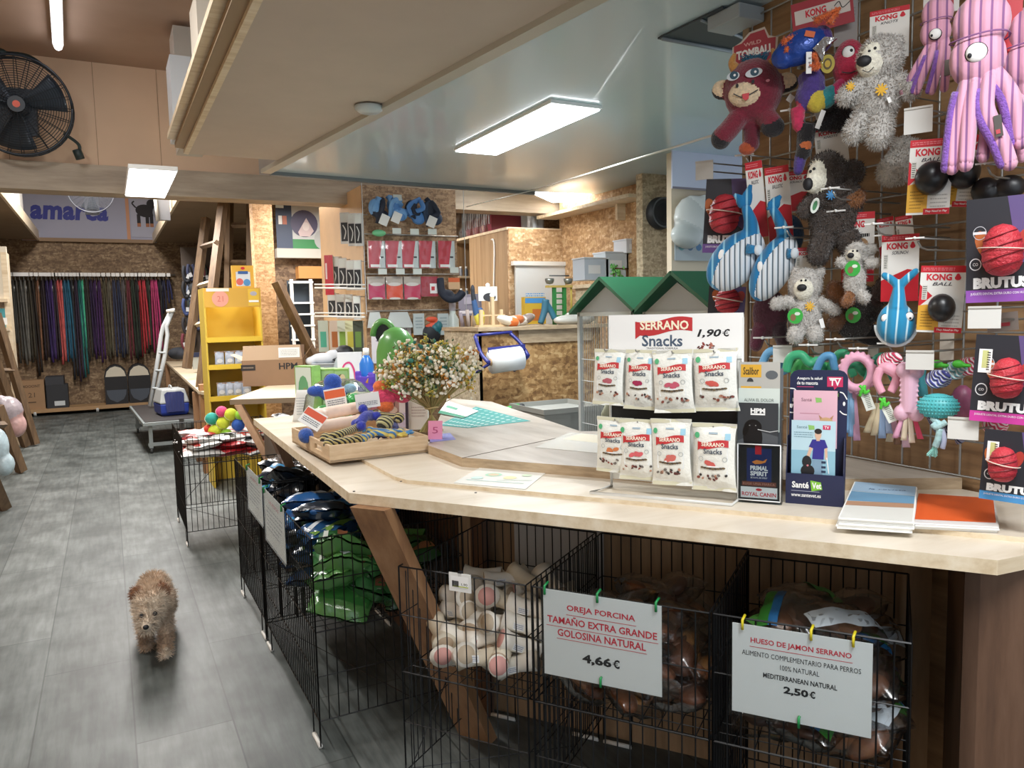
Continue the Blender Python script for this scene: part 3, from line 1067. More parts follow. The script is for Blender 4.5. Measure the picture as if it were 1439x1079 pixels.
def leaflet(label, parts_fn, cx, cy, w, h, z, base, Mh, Kh, th=1.2, tilt=0.0):
    b = MB(Kh)
    b.box((0, 0, -th / 2), (w, h, th), base)
    parts_fn(b, w, h)
    return tag(b.build('leaflet', None, Mh @ Matrix.Translation((cx * Kh.x, cy * Kh.y, z * Kh.z)) @ Matrix.Rotation(tilt, 4, 'X')), label, 'leaflet')
def pr_collar(b, w, h):
    for y in (0.36, 0.02):
        b.rect(-w * 0.2, y * h, w * 0.5, h * 0.2, 0.2, mk('#e0ac3a', 0.5))
        b.text('Scalibor', -w * 0.2, y * h, w * 0.38, h * 0.12, 0.4, mk('#4a3a22', 0.5), 0.02)
        b.disc(w * 0.30, y * h - h * 0.06, w * 0.15, h * 0.07, 0.3, mk('#5f6468', 0.5), 14)
        b.disc(-w * 0.22, y * h - h * 0.17, w * 0.08, h * 0.06, 0.3, mk('#3a3c3e', 0.5), 10, 0, 0, pi)
leaflet('silvery collar leaflet with two yellow name bars, topmost in the brochure holder', pr_collar, -2, 150, 58, 88, -11, mk('#b9b7b0', 0.5), M, K)
def pr_pain(b, w, h):
    b.text('ALIVIA EL DOLOR', 0, h * 0.23, w * 0.72, h * 0.07, 0.3, mk('#56625c', 0.5))
    b.text('DE LA ARTROSIS', 0, h * 0.10, w * 0.68, h * 0.07, 0.3, mk('#56625c', 0.5))
leaflet('pale green leaflet with two lines of capitals in the brochure holder', pr_pain, -2, 128, 58, 60, -8.5, mk('#d3ddd6', 0.5), M, K)
def pr_black(b, w, h):
    b.text('HPM', 0, h * 0.36, w * 0.36, h * 0.09, 0.3, WHITE, 0.05)
    b.rect(0, h * 0.295, w * 0.36, h * 0.03, 0.3, WHITE)
    b.poly([(-w * .5, -h * .5), (w * .5, -h * .5), (w * .5, -h * .1), (w * .05, -h * .02), (-w * .5, -h * .2)], 0.2, mk('#55585c', 0.4))
    b.disc(-w * 0.12, h * 0.06, w * 0.22, h * 0.14, 0.4, mk('#121214', 0.3), 18)
    b.disc(-w * 0.12, -h * 0.14, w * 0.24, h * 0.28, 0.45, mk('#18181b', 0.3), 18)
    b.disc(-w * 0.29, h * 0.02, w * 0.07, h * 0.13, 0.5, mk('#0c0c0e', 0.3), 12, -.3)
    b.line([(w * .0, h * .02), (w * .3, -h * .02), (w * .5, h * .01)], 1.0, 0.6, mk('#c9cbcd', 0.4))
    for s in (-.2, -.05): b.disc(w * s, h * 0.09, 1, 0.7, 0.7, mk('#8a8a8a', 0.3), 8)
leaflet('dark leaflet with a black dog photo in the brochure holder', pr_black, -3, 100, 57, 76, -5.5, mk('#3a3d41', 0.35), M, K)
def pr_food(b, w, h):
    b.rect(0, h * 0.12, w * 0.62, h * 0.66, 0.2, mk('#1b2f66', 0.4))
    b.rect(-w * 0.02, h * 0.42, w * 0.16, h * 0.16, 0.4, RED)
    b.poly([(-w * .18, h * .20), (-w * .06, h * .24), (w * .1, h * .22), (w * .2, h * .27), (w * .16, h * .2), (w * .04, h * .17), (-w * .1, h * .16)], 0.5, mk('#e08a3c', 0.5))
    b.text('PRIMAL', 0, h * 0.09, w * 0.44, h * 0.085, 0.5, WHITE, 0.04)
    b.text('SPIRIT', 0, h * -0.01, w * 0.44, h * 0.085, 0.5, WHITE, 0.04)
    b.text('BE RAW, BE SPIRIT', 0, h * -0.09, w * 0.42, h * 0.035, 0.5, WHITE)
    b.rect(0, -h * 0.2, w * 0.86, h * 0.08, 0.3, mk('#7b4638', 0.5))
    b.text('ELIGE UNA MARCA', 0, -h * 0.2, w * 0.8, h * 0.04, 0.5, mk('#c98e7c', 0.5))
    b.rect(0, -h * 0.36, w * 0.92, h * 0.2, 0.3, WHITE)
    b.disc(0, -h * 0.305, w * 0.08, h * 0.025, 0.5, REDINK, 12)
    b.text('ROYAL CANIN', 0, -h * 0.39, w * 0.86, h * 0.075, 0.6, REDINK, 0.02)
leaflet('black card with a red and white band, lowest in the brochure holder', pr_food, 0, 42, 56, 76, 1.4, mk('#1f2226', 0.4), M, K)

# navy leaflet stand
h0 = PZ(1143, 708, ZT)
M = facing(h0, (FN * 0.8 + (CAM - h0).normalized() * 0.2))
K = units(M)
NAVY = mk('#1f2547', 0.5)
t = thing('leaflet_stand', 'navy cardboard leaflet stand at the end of the snack stand', 'leaflet stand', M)
b = MB(K)
out = [(-40, 0), (42, 0), (44, 174)] + [(44 - 12 + 12 * cos(a), 172 + 12 * sin(a)) for a in (0.5, 1.0, 1.57)] + [(-38 + 12 - 12 * cos(a), 172 + 12 * sin(a)) for a in (1.57, 1.0, 0.5)] + [(-38, 174)]
b.prism(out, -26, -24, NAVY)
z = -23.6
b.text('Asegura la salud', -10, 172, 36, 5, z, WHITE, 0.02)
b.text('de tu mascota', -13, 166, 30, 5, z, WHITE, 0.02)
b.line([(-28, 160.5), (-4, 160.5)], 0.8, z, mk('#d84a7a', 0.5))
b.rect(26, 168, 22, 14, z, mk('#c7305f', 0.5)); b.poly([(24, 161.5), (30, 161.5), (25, 157)], z, mk('#c7305f', 0.5)); b.rect(26, 172.6, 17, 1.6, z + .2, WHITE); b.text('TV', 26, 167, 15, 9, z + 0.3, WHITE, 0.03)
b.line(bez([(-38, 158), (-31, 157), (-28, 150), (-28, 140)], 4), 1.6, z, WHITE); b.line(bez([(-38, 124), (-32, 124), (-28, 128)], 4), 1.6, z, WHITE)
b.line(bez([(33, 154), (38, 152), (43, 144)], 4), 1.6, z, WHITE); b.line(bez([(33, 128), (38, 124), (43, 123)], 4), 1.6, z, WHITE)
b.rect(-33, 142, 2.4, 5, z, WHITE); b.poly([(-38, 136), (-32, 136), (-35, 130), (-38, 131)], z, WHITE); b.disc(39, 138, 1.8, 3, z, WHITE, 10)
b.rect(20, 149, 26, 11, z + .2, mk('#12162c', 0.5)); b.text('Regalo +40' + EURO, 20, 150, 23, 4, z + .5, mk('#7fc04a', 0.5), 0.02)
b.build('back_board', t)
for x in (-39.5, 41):
    b = MB(K); b.prism([(-26, 0), (4, 0), (4, 46), (-14, 92), (-26, 92)], -0.6, 0.6, NAVY)
    o_ = b.build('side_wall', t); o_.matrix_local = Matrix.Translation((x * K.x, 0, 0)) @ Matrix(((0, 0, 1, 0), (0, 1, 0, 0), (1, 0, 0, 0), (0, 0, 0, 1)))
b = MB(K)
b.box((0.5, 21, 3.4), (81, 43, 1.4), NAVY); b.box((0.5, 1, -11), (81, 2, 28), NAVY)
z = 4.4
b.text('Sant\u00e9', -19, 27, 24, 9, z, WHITE, 0.03)
b.poly([(-5, 34), (10, 32), (12, 22), (-3, 19)], z, mk('#7fbf3a', 0.5))
b.text('Vet', 4, 27, 13, 8.5, z + .3, WHITE, 0.03)
b.line([(-32, 18.5), (8, 18.5)], 0.7, z, mk('#aab', 0.5) if False else mk('#a8aac0', 0.5))
b.text('www.santevet.es', -11, 12.5, 42, 4.4, z, WHITE, 0.015)
b.build('front_panel', t)
def pr_pink(b, w, h):
    b.text('Sant\u00e9', -w * .2, h * .34, w * .24, h * .06, .3, mk('#8a6470', .5)); b.poly([(w * .0, h * .38), (w * .14, h * .37), (w * .15, h * .3), (w * .02, h * .29)], .3, mk('#8fc36a', .5))
    b.line([(-w * .35, h * .1), (w * .1, h * .1)], .8, .3, mk('#c78a9a', .5))
    for s in (-1, 1): b.poly([(w * .25 + s * w * .15 - s * 1, -h * .0), (w * .25 + s * w * .17, h * .08), (w * .25 + s * w * .04, -h * .0)], .35, mk('#b98a62', .5))
    b.disc(w * .25, -h * .06, w * .17, h * .1, .4, mk('#d3ab7e', .5), 16)
    for s in (-1, 1): b.disc(w * .25 + s * w * .07, -h * .04, .9, .7, .6, INK, 8)
    for s in (-1, 1): b.poly([(-w * .1 + s * w * .14, -h * .16), (-w * .1 + s * w * .16, -h * .1), (-w * .1 + s * w * .04, -h * .16)], .4, mk('#4a4046', .5))
leaflet('pink leaflet with an orange cat behind the blue one in the navy stand', pr_pink, -1, 116, 62, 80, -18, mk('#e3b6c4', .5), M, K)
def pr_blue(b, w, h):
    b.rect(0, -h * .27, w, h * .45, .15, mk('#8fbdd0', .5))
    b.text('Sant\u00e9', -w * .26, h * .38, w * .24, h * .05, .3, mk('#5d7f8a', .5)); b.poly([(-w * .12, h * .42), (w * .02, h * .41), (w * .03, h * .34), (-w * .1, h * .33)], .3, mk('#8fc36a', .5))
    b.rect(w * .3, h * .385, w * .17, h * .08, .3, mk('#c7305f', .5)); b.text('TV', w * .3, h * .385, w * .11, h * .05, .5, WHITE, .02)
    b.scribble(-w * .22, h * .24, w * .44, h * .12, .3, mk('#7fa0ae', .5), 3, .4)
    sk = mk('#d9b49c', .5)
    b.poly([(-w * .02, h * .16), (w * .26, h * .16), (w * .33, h * .02), (w * .25, 0), (w * .24, -h * .2), (-w * .02, -h * .2), (-w * .0, 0), (-w * .1, h * .02)], .4, mk('#34308a', .5))
    b.poly([(-w * .08, h * .02), (-w * .01, 0), (-w * .1, -h * .22), (-w * .17, -h * .2)], .45, sk); b.poly([(w * .26, 0), (w * .32, h * .02), (w * .33, -h * .2), (w * .27, -h * .2)], .45, sk)
    b.disc(w * .11, h * .25, w * .075, h * .09, .5, sk, 16); b.disc(w * .11, h * .31, w * .085, h * .05, .6, mk('#2a2422', .5), 14)
    b.rect(w * .11, h * .165, w * .08, h * .06, .45, sk)
    b.rect(w * .1, -h * .35, w * .24, h * .28, .42, mk('#7f9db4', .5))
    b.disc(-w * .14, -h * .25, w * .11, h * .11, .7, INK, 14); b.disc(-w * .12, -h * .42, w * .16, h * .12, .65, mk('#1a1a1e', .5), 14); b.disc(-w * .12, -h * .32, 1.6, 1.4, .9, mk('#d77f86', .5), 8)
    b.line([(w * .31, -h * .16), (w * .36, -h * .45)], 1.2, .6, WHITE)
    for y in (-.25, -.34, -.42): b.rect(w * .24, h * y, w * .1, h * .04, .7, mk('#27344f', .5))
leaflet('light blue leaflet with a man in a blue shirt in the navy stand', pr_blue, -2, 78, 62, 76, -2, mk('#bcd9e4', .5), M, K)

# printed sheets on the right end of the counter
def paper_stack(base, corners, label0, n, cover, mats, name='magazine', dz=0.0035, group=None, jit=0.006):
    R = random.Random(len(label0))
    P = [PZ(*c, base) for c in corners]
    c = sum(P, Vector()) / 4
    for i in range(n):
        z = base + i * dz
        dx, dy = R.uniform(-jit, jit), R.uniform(-jit, jit)
        if i == n - 1: dx = dy = 0
        b = MB()
        Q = [(q.x - c.x, q.y - c.y) for q in P]
        b.prism(Q, 0, dz * 0.85, mats[0], PAPER)
        if i == n - 1 and cover: cover(b, Q, dz * 0.85 + 0.0004)
        lab = label0 if i == n - 1 else label0.replace('top', 'lower') 
        tag(b.build(name, None, Matrix.Translation((c.x + dx, c.y + dy, z))), label0 % ('topmost' if i == n - 1 else 'beneath the topmost one'), 'magazine' if name == 'magazine' else 'leaflet', group)
def bl(Q, u, v):
    a = Vector((*Q[0], 0)).lerp(Vector((*Q[1], 0)), u); d = Vector((*Q[3], 0)).lerp(Vector((*Q[2], 0)), u)
    q = a.lerp(d, v); return (q.x, q.y)
def cover_sea(b, Q, z):
    for v0, v1, col in ((0.0, .3, '#dfe0da'), (.3, .42, '#b78f74'), (.42, .7, '#6f9fc0'), (.7, 1.0, '#9fbdd6')):
        b.poly([bl(Q, 0.02, v0 + .01), bl(Q, .98, v0 + .01 + (.04 if 0 < v0 < .6 else 0)), bl(Q, .98, v1 + (.05 if v1 < .6 else 0)), bl(Q, .02, v1)], z + v0 * .0003, mk(col, .35))
    c = bl(Q, .55, .82); b.text('la revista', c[0], c[1], 0.09, 0.014, z + .0008, mk('#35507a', .5), 0, .3, atan2(Q[1][1] - Q[0][1], Q[1][0] - Q[0][0]))
def cover_or(b, Q, z):
    b.poly([bl(Q, .0, .1), bl(Q, .98, .12), bl(Q, .99, 1), bl(Q, 0, 1)], z, mk('#e0602c', .4))
paper_stack(HC + .0127, ((1177, 742), (1283, 749), (1288, 697), (1200, 689)), 'magazine with a seaside cover stacked on the counter end, %s', 6, cover_sea, [PAPER], dz=.0045, group=None)
paper_stack(HC + .0127, ((1284, 742), (1402, 748), (1396, 707), (1290, 700)), 'orange leaflet stacked on the counter end, %s', 4, cover_or, [mk('#d9d4d2', .5)], 'flyer', .0036)
bpy.context.view_layer.update()
# the sheets under the topmost one look alike
for nm, g in (('magazine', 'seaside magazines on the counter end'), ('flyer', 'orange leaflets on the counter end')):
    for o in bpy.data.objects:
        if o.name.split('.')[0] == nm and 'beneath' in o['label']: o['group'] = g

# flat sheets on the planks
def flat_sheet(name, label, cat, corners, z, mat, deco=None):
    P = [PZ(*c, z) for c in corners]
    c = sum(P, Vector()) / len(P)
    Q = [(q.x - c.x, q.y - c.y) for q in P]
    b = MB(); b.prism(Q, 0, 0.0009, mat)
    if deco: deco(b, Q, 0.0013)
    return tag(b.build(name, None, Matrix.Translation(c)), label, cat)
def d_promo(b, Q, z):
    for u, v, r, col in ((.35, .6, .028, '#8fc5a5'), (.35, .6, .018, '#c9b48a'), (.62, .5, .022, '#d9cf8c'), (.2, .35, .02, '#b9d9d0'), (.8, .7, .016, '#b0caa0')):
        c = bl(Q, u, v); b.disc(c[0], c[1], r, r, z, mk(col, .4), 16); z += .0002
    b.line([bl(Q, .1, .2), bl(Q, .9, .25)], .004, z, mk('#7fb6b0', .5)); b.line([bl(Q, .5, .3), bl(Q, .95, .45)], .003, z, mk('#79aa9a', .5))
flat_sheet('flyer', 'white flyer with pale green drawings lying on the counter in front of the desk', 'flyer', ((637, 678), (738, 687), (768, 663), (675, 656)), HC + .0128, mk('#f2f4ef', .25), d_promo)
def d_sun(b, Q, z): b.poly([bl(Q, .15, .55), bl(Q, .9, .5), bl(Q, .95, .95), bl(Q, .3, .98)], z, mk('#f4eed9', .3))
flat_sheet('desk_sheet', 'white shiny sheet lying on the grey desk beside the snack stand', 'sheet', ((752, 628), (848, 637), (856, 612), (800, 607)), ZD, mk('#f5f5f0', .2), d_sun)
def d_dots(b, Q, z):
    R = random.Random(2)
    for i in range(9):
        for j in range(7):
            c = bl(Q, (i + .5 + .4 * (j % 2)) / 9.6, (j + .5) / 7)
            b.disc(c[0], c[1], .011, .005, z, WHITE, 8, R.uniform(-.4, .4))
flat_sheet('polka_mat', 'teal mat with white spots lying on the grey desk', 'mat', ((616, 597), (657, 601), (745, 591), (668, 571)), ZD, mk('#1f8a84', .6), d_dots)
def d_line(b, Q, z): b.poly([bl(Q, 0, .0), bl(Q, 1, .0), bl(Q, 1, .2), bl(Q, 0, .2)], z, mk('#3d8a6d', .5)); b.poly([bl(Q, .1, .5), bl(Q, .5, .5), bl(Q, .5, .7), bl(Q, .1, .7)], z, mk('#6aa58c', .5))
flat_sheet('envelope', 'white and green envelope on the desk behind the dried bouquet', 'envelope', ((615, 580), (650, 587), (672, 577), (628, 563)), ZD + .004, PAPER, d_line)
# shallow tray of forms next to it
q = PZ(640, 582, ZD)
# pink card on a blue card by the vase
flat_sheet('card', 'small blue card with a starry edge lying below the pink card', 'card', ((604, 621), (640, 617), (632, 608), (603, 611)), ZD, mk('#8a8fd0', .5), lambda b, Q, z: [b.disc(*bl(Q, u, .75), .004, .003, z, mk('#e8dca0', .5), 5) for u in (.2, .4, .6, .8)])
p = PZ(612, 617, ZD)
M, k = front(p, 0.6, FN)
b = MB(k); b.box((-1, 13, 0), (20, 26, .5), mk('#e08fae', .5)); b.text('5', -1, 13, 8, 9, .5, mk('#b04a72', .5))
tag(b.build('price_card', None, M @ Matrix.Rotation(-.2, 4, 'X')), 'small pink card leaning against the foot of the dried bouquet', 'card')

# ---- wooden tray with rope toys
LIGHTW = grain('tray_wood', [(.3, '#c4a682'), (.55, '#d8bd9a'), (.8, '#e4cfb2')], .5, (3, 3, 20), 3)
fl, fr, lb = PZ(463, 650, HC + .014), PZ(602, 634, HC + .014), PZ(437, 618, HC + .014)
ux = (fr - fl); TW = ux.length; ux.normalize(); uy = Vector((-ux.y, ux.x, 0)); TD = max(.26, (lb - fl).dot(uy) + .0)
MT = axes(fl, ux, uy, Vector((0, 0, 1)))
TH = .062
tr = thing('wooden_tray', 'pale wooden tray with slotted handles full of dog toys', 'tray', MT)
b = MB(); b.box((TW / 2, TD / 2, .004), (TW, TD, .008), LIGHTW); b.build('bottom', tr)
for nm, c, d in (('side', (TW / 2, .005, TH / 2), (TW, .010, TH)), ('side', (TW / 2, TD - .005, TH / 2), (TW, .010, TH))):
    b = MB(); b.box(c, d, LIGHTW); b.build(nm, tr, bevel=.0015)
for x in (.005, TW - .005):
    b = MB()
    for y0, y1, z0, z1 in ((0.01, TD - .01, 0, .026), (0.01, TD - .01, .046, TH), (0.01, TD * .18, .026, .046), (TD * .36, TD * .62, .026, .046), (TD * .8, TD - .01, .026, .046)):
        b.box((x, (y0 + y1) / 2, (z0 + z1) / 2), (.010, y1 - y0, z1 - z0), LIGHTW)
    b.build('end', tr)
def twist(name, hexa, hexb, s=30): return stripes(name, hexa, hexb, s, 'DIAGONAL', .45, .9, .4, .6)
ROPEYB = twist('rope_yellow_black', '#c9b878', '#22232a')
ROPEBL = twist('rope_blue_yellow', '#4a86c2', '#e2d27a', 22)
ROPEBLU = twist('rope_blue', '#2a3b9c', '#1b2668', 45)
def rope_toy(label, pts, r, mat, group=None, frayed=None):
    P = [MT @ Vector(p) for p in pts]
    c = sum(P, Vector()) / len(P)
    t = thing('rope_toy', label, 'dog toy', Matrix.Translation(c), group)
    b = MB(); b.tube(bez([q - c for q in P], 6), r, mat, 8); b.build('rope', t)
    for e in (0, -1):
        b = MB(); b.ell(P[e] - c, r * 1.5, mat, None, 10, 7); b.build('knot', t)
        if frayed:
            b = MB(); R = random.Random(e + 5)
            d = ((P[e] - P[1 if e == 0 else -2]).normalized())
            for i in range(10):
                q = P[e] - c + d * r
                b.tube([q, q + (d + Vector((R.uniform(-.5, .5), R.uniform(-.5, .5), R.uniform(-.3, .4)))) * r * 2.6], r * .22, frayed, 4)
            b.build('fringe', t)
    return t
u, v = TW, TD
rope_toy('yellow and black striped rope lying along the front of the wooden tray', ((u * .06, v * .22, .07), (u * .2, v * .2, .085), (u * .42, v * .34, .09), (u * .52, v * .45, .10)), .015, ROPEYB)
rope_toy('yellow and black rope at the left front corner of the wooden tray', ((u * .05, v * .12, .06), (u * .18, v * .1, .065), (u * .33, v * .12, .065)), .015, ROPEYB)
rope_toy('yellow and black rope crossing the right back of the wooden tray', ((u * .62, v * .75, .10), (u * .75, v * .6, .115), (u * .95, v * .45, .105)), .015, ROPEYB)
rope_toy('dark blue rope at the right end of the wooden tray', ((u * .7, v * .3, .06), (u * .85, v * .35, .065), (u * .97, v * .62, .085)), .013, ROPEBLU, None, mk('#2a3570', .9))
rope_toy('blue and yellow rope with frayed ends in the middle of the wooden tray', ((u * .4, v * .14, .065), (u * .55, v * .18, .075), (u * .7, v * .14, .068)), .012, ROPEBL, None, mk('#dcc96a', .9))
rope_toy('light blue rope with yellow fringe at the front edge of the wooden tray', ((u * .55, v * .3, .078), (u * .68, v * .22, .075), (u * .82, v * .2, .068)), .011, ROPEBL, None, mk('#5a9ad0', .9))
b = MB(); b.ell((0, 0, 0), (.036, .03, .03), stripes('yarn_ball', '#c8c08a', '#3a3a32', 26, 'DIAGONAL', .4), None, 14, 10)
tag(b.build('rope_ball', None, Matrix.Translation(MT @ Vector((u * .74, v * .36, .098)))), 'yellow and black rope ball in the wooden tray', 'dog toy')
# blue bone of plush lying across
b = MB(); Pq = [(u * .46, v * .34, .10), (u * .56, v * .42, .125), (u * .68, v * .5, .118)]
bl_ = plush('#2f3cae')
b.tube(bez(Pq, 6), .02, bl_, 12)
for q in ((u * .45, v * .28, .10), (u * .45, v * .4, .10), (u * .70, v * .45, .12), (u * .69, v * .57, .12), (u * .58, v * .5, .15)): b.ell(q, .02, bl_)
fb = fuse(b, .004, bl_)
tag(fb.build('plush_bone', None, MT), 'royal blue plush bone on top of the ropes in the wooden tray', 'dog toy')
CREAM = mk('#ecd4c4', .55, 0, .06, 20)
def raw_bone(label, a, c, r):
    A, Bq = MT @ Vector(a), MT @ Vector(c)
    m = (A + Bq) / 2; d = (Bq - A).normalized(); s = d.cross(Vector((0, 0, 1)))
    t = thing('rawhide_bone', label, 'dog toy', Matrix.Translation(m))
    b = MB(); b.tube([A - m, A.lerp(Bq, .1) - m, A.lerp(Bq, .9) - m, Bq - m], [r * .95, r, r, r * .95], CREAM, 14)
    for e in (A, Bq):
        for sg in (-1, 1): b.ell(e - m + s * sg * r * .8, r * 1.0, CREAM)
    fuse(b, .006, CREAM).build('roll', t)
    return t
raw_bone('large cream chew bone across the back of the wooden tray', (u * .22, v * .75, .125), (u * .70, v * .72, .145), .026)
raw_bone('cream chew bone under the larger one at the back of the wooden tray', (u * .1, v * .62, .085), (u * .6, v * .62, .098), .024)
def toy_tag(label, p, w, h, yaw, col, tilt=-.5):
    M, k = front(p, .8, FN, yaw, tilt)
    b = MB(k); b.box((0, 0, 0), (w, h, .6), WHITE); b.rect(0, h * .22, w * .96, h * .4, .5, mk(col, .5)); b.scribble(0, -h * .2, w * .8, h * .3, .5, mk('#6d7480', .5), 3, .5)
    return tag(b.build('hang_tag', None, M), label, 'tag')
toy_tag('white tag with a red patch at the left end of the wooden tray', MT @ Vector((u * .07, v * .55, .125)), 34, 26, -.6, '#d85a3c')
b = MB(); b.ell((0, 0, 0), (.03, .035, .03), plush('#2b55a8')); tag(b.build('blue_ball', None, Matrix.Translation(MT @ Vector((-.015 + u * .03, v * .55, .06)))), 'small blue plush ball at the left end of the wooden tray', 'dog toy')

# ---- things behind the tray
GREENBOX = mk('#86b35f', .4, 0, .25, 14)
def carton(name, label, cat, p, n, w, h, d, mats, deco=None, parts=None, yaw=None, k=None):
    """a closed box standing at p, front towards n (sizes in photo pixels)"""
    M = facing(p, n); k = k or units(M)
    b = MB(k); b.box((0, h / 2, -d / 2), (w, h, d), mats)
    if deco: deco(b, w, h, .4)
    return tag(b.build(name, None, M, bevel=.001), label, cat)
def d_green(b, w, h, z):
    b.rect(0, 0 + h / 2, w * .96, h * .96, z * .5, mk('#a9cfa0', .4)); b.disc(0, h * .55, w * .3, h * .22, z, mk('#5d8a4a', .5), 12); b.rect(0, h * .2, w * .7, h * .12, z, mk('#e4ece0', .5))
for i, (px, py) in enumerate(((445, 566), (463, 566), (481, 566))):
    def d_gb(b, w, h, z, i=i):
        b.rect(0, h * .5, w * .92, h * .9, z * .5, mk('#9cc48a', .4)); b.disc(0, h * .72, w * .32, h * .16, z, mk('#6b5a3a', .5), 12); b.disc(w * .1, h * .78, w * .2, h * .1, z + .2, mk('#d9c9a5', .5), 10); b.rect(0, h * .3, w * .8, h * .2, z, mk('#dfe8da', .5))
    p = PZ(px, py + 12, HC + .001)
    carton('green_box', 'green pet product box behind the clear jar, %s of three' % ('leftmost', 'middle one', 'rightmost')[i], 'box', p, (-.35, -1, 0), 20, 60, 26, GREENBOX, d_gb)
p = PZ(428, 580, HC + .001)
def d_side(b, w, h, z): b.rect(0, h * .5, w * .9, h * .94, z * .4, mk('#d7e2d8', .4)); b.disc(0, h * .5, w * .3, h * .3, z, mk('#6aa87a', .5), 12); b.disc(w * .1, h * .35, w * .22, h * .2, z + .2, mk('#8a9a6a', .5), 10)
carton('green_box', 'wide pale green box at the left of the three green boxes', 'box', p, (-.85, -.5, 0), 24, 66, 14, GREENBOX, d_side)
# clear round jar with green toys in it
p = PZ(478, 611, HC + .001); M, k = front(p, .9, FN); k = k * 1.1
t = thing('clear_jar', 'round clear plastic jar of green toys behind the wooden tray', 'jar', M)
b = MB(k)
prof = [(20, 0), (34, 5), (43, 18), (46, 34), (42, 52), (30, 66), (22, 70)]
b.lathe(prof, clear('jar_plastic', '#eaf4ee', .3, .06), 28, Matrix.Rotation(-pi / 2, 4, 'X'))
b.build('shell', t)
R = random.Random(9)
for i in range(13):
    b = MB(k); a = i * 2.4
    c = (R.uniform(12, 24) * cos(a), 16 + (i % 3) * 13, R.uniform(12, 24) * sin(a))
    b.ell(c, (11, 10, 11), mk(R.choice(['#2f9a4a', '#3fb55c', '#268a52', '#48a860']), .35))
    tag(b.build('green_toy', None, M), 'green toy inside the round clear jar', 'dog toy', 'green toys in the clear jar')
def plush_lump(label, p, parts, pd=.9):
    M, k = front(p, pd, FN)
    b = MB(k)
    for c, r, m in parts: b.ell(c, r, m)
    mats = [(Vector(c), r, m) for c, r, m in parts]
    def paint(c, n): return min(mats, key=lambda q: sum(((c[i] - q[0][i]) / (q[1][i] if not isinstance(q[1], (int, float)) else q[1])) ** 2 for i in range(3)))[2]
    f = fuse(b, 1.6, None, 3, paint)
    return tag(f.build('plush_toy', None, M), label, 'dog toy')
bq, oq, pq = plush('#2e58b8'), plush('#e2703a'), plush('#e0486e')
p = PD(468, 560, 3.36)
plush_lump('blue and orange plush toy with a tag in front of the clear jar', p, [((0, 8, 0), (20, 13, 11), bq), ((0, 24, 0), (13, 12, 9), bq), ((-24, 12, 0), (13, 8, 8), bq), ((24, 14, 0), (10, 7, 7), plush('#8fb9cf')), ((8, -6, 2), (16, 8, 9), plush('#2f8a5a'))])
toy_tag('white tag with an orange band on the blue plush toy', PD(471, 559, 3.26), 30, 28, .15, '#e2683a', -.15)
p = PD(540, 566, 3.24)
plush_lump('pink and orange plush toy with a white tag behind the wooden tray', p, [((0, 10, 0), (19, 14, 11), pq), ((-4, 24, 0), (12, 9, 9), oq), ((26, 10, 0), (14, 11, 9), pq), ((-22, 0, 2), (16, 10, 9), plush('#e89ab2')), ((2, -4, 5), (12, 9, 7), oq)])
toy_tag('white price tag on the pink plush toy behind the wooden tray', PD(516, 562, 3.13), 34, 21, .12, '#f2f2f0', -.1)
# white folded sheet at the left back
p = PZ(424, 592, HC + .001); M, k = front(p, .7, FN)
b = MB(k); b.sheet(lambda a, c: Vector(((a - .5) * 27 + c * 6, c * 44, -c * 8 + 3 * sin(a * 3))), 6, 6, mk('#dcdcda', .7)); b.scribble(2, 22, 17, 26, 1.5, mk('#a7a9ad', .6), 7, .35)
tag(b.build('price_sheet', None, M, solid=.001), 'white printed sheet propped at the far left edge of the counter', 'sheet')

# ---- dried bouquet
p = PZ(606, 606, ZD); M, k = front(p, .95, FN)
t = thing('dried_bouquet', 'dried flower bouquet tied in a sheaf and standing on the desk', 'bouquet', M)
R = random.Random(5)
b = MB(k); stems = []
STEM = mk('#b39c66', .8); STEM2 = mk('#97925a', .8)
for i in range(150):
    a = R.uniform(0, 6.28); rr = sqrt(R.random())
    top = Vector((-2 + 66 * rr * cos(a), 90 + R.uniform(-26, 42) * (1 - rr * .35) - 14 * rr * rr, 40 * rr * sin(a)))
    tie = Vector((1 + 7 * rr * cos(a), 34, 7 * rr * sin(a)))
    bot = Vector((0 - 17 * rr * cos(a), R.uniform(0, 2), -14 * rr * sin(a)))
    b.tube([bot, tie, tie.lerp(top, .35) + Vector((4 * cos(a) * rr, 2, 0)), top], .55, STEM if i % 3 else STEM2, 4, False)
    stems.append(top)
b.build('stem', t)['kind'] = 'stuff'
b = MB(k); b.tube([(9 * cos(a) + 1, 34 + sin(a * 2), 9 * sin(a)) for a in [i * .4 for i in range(17)]], 1.2, mk('#c8b07a', .8), 5); b.build('tie', t)
kinds = [('white_flower', ['#e8dfc8', '#d9cfae', '#f2ecdc'], 2.7, 100), ('ochre_flower', ['#c98f3c', '#d6a050', '#b87a38'], 2.8, 40), ('green_sprig', ['#74825a', '#5f7350', '#8a9258'], 2.3, 90), ('teal_flower', ['#2d6a60', '#3c7a6a'], 3.0, 14), ('yellow_flower', ['#cbb653', '#d8c66e', '#b9a548'], 1.7, 60)]
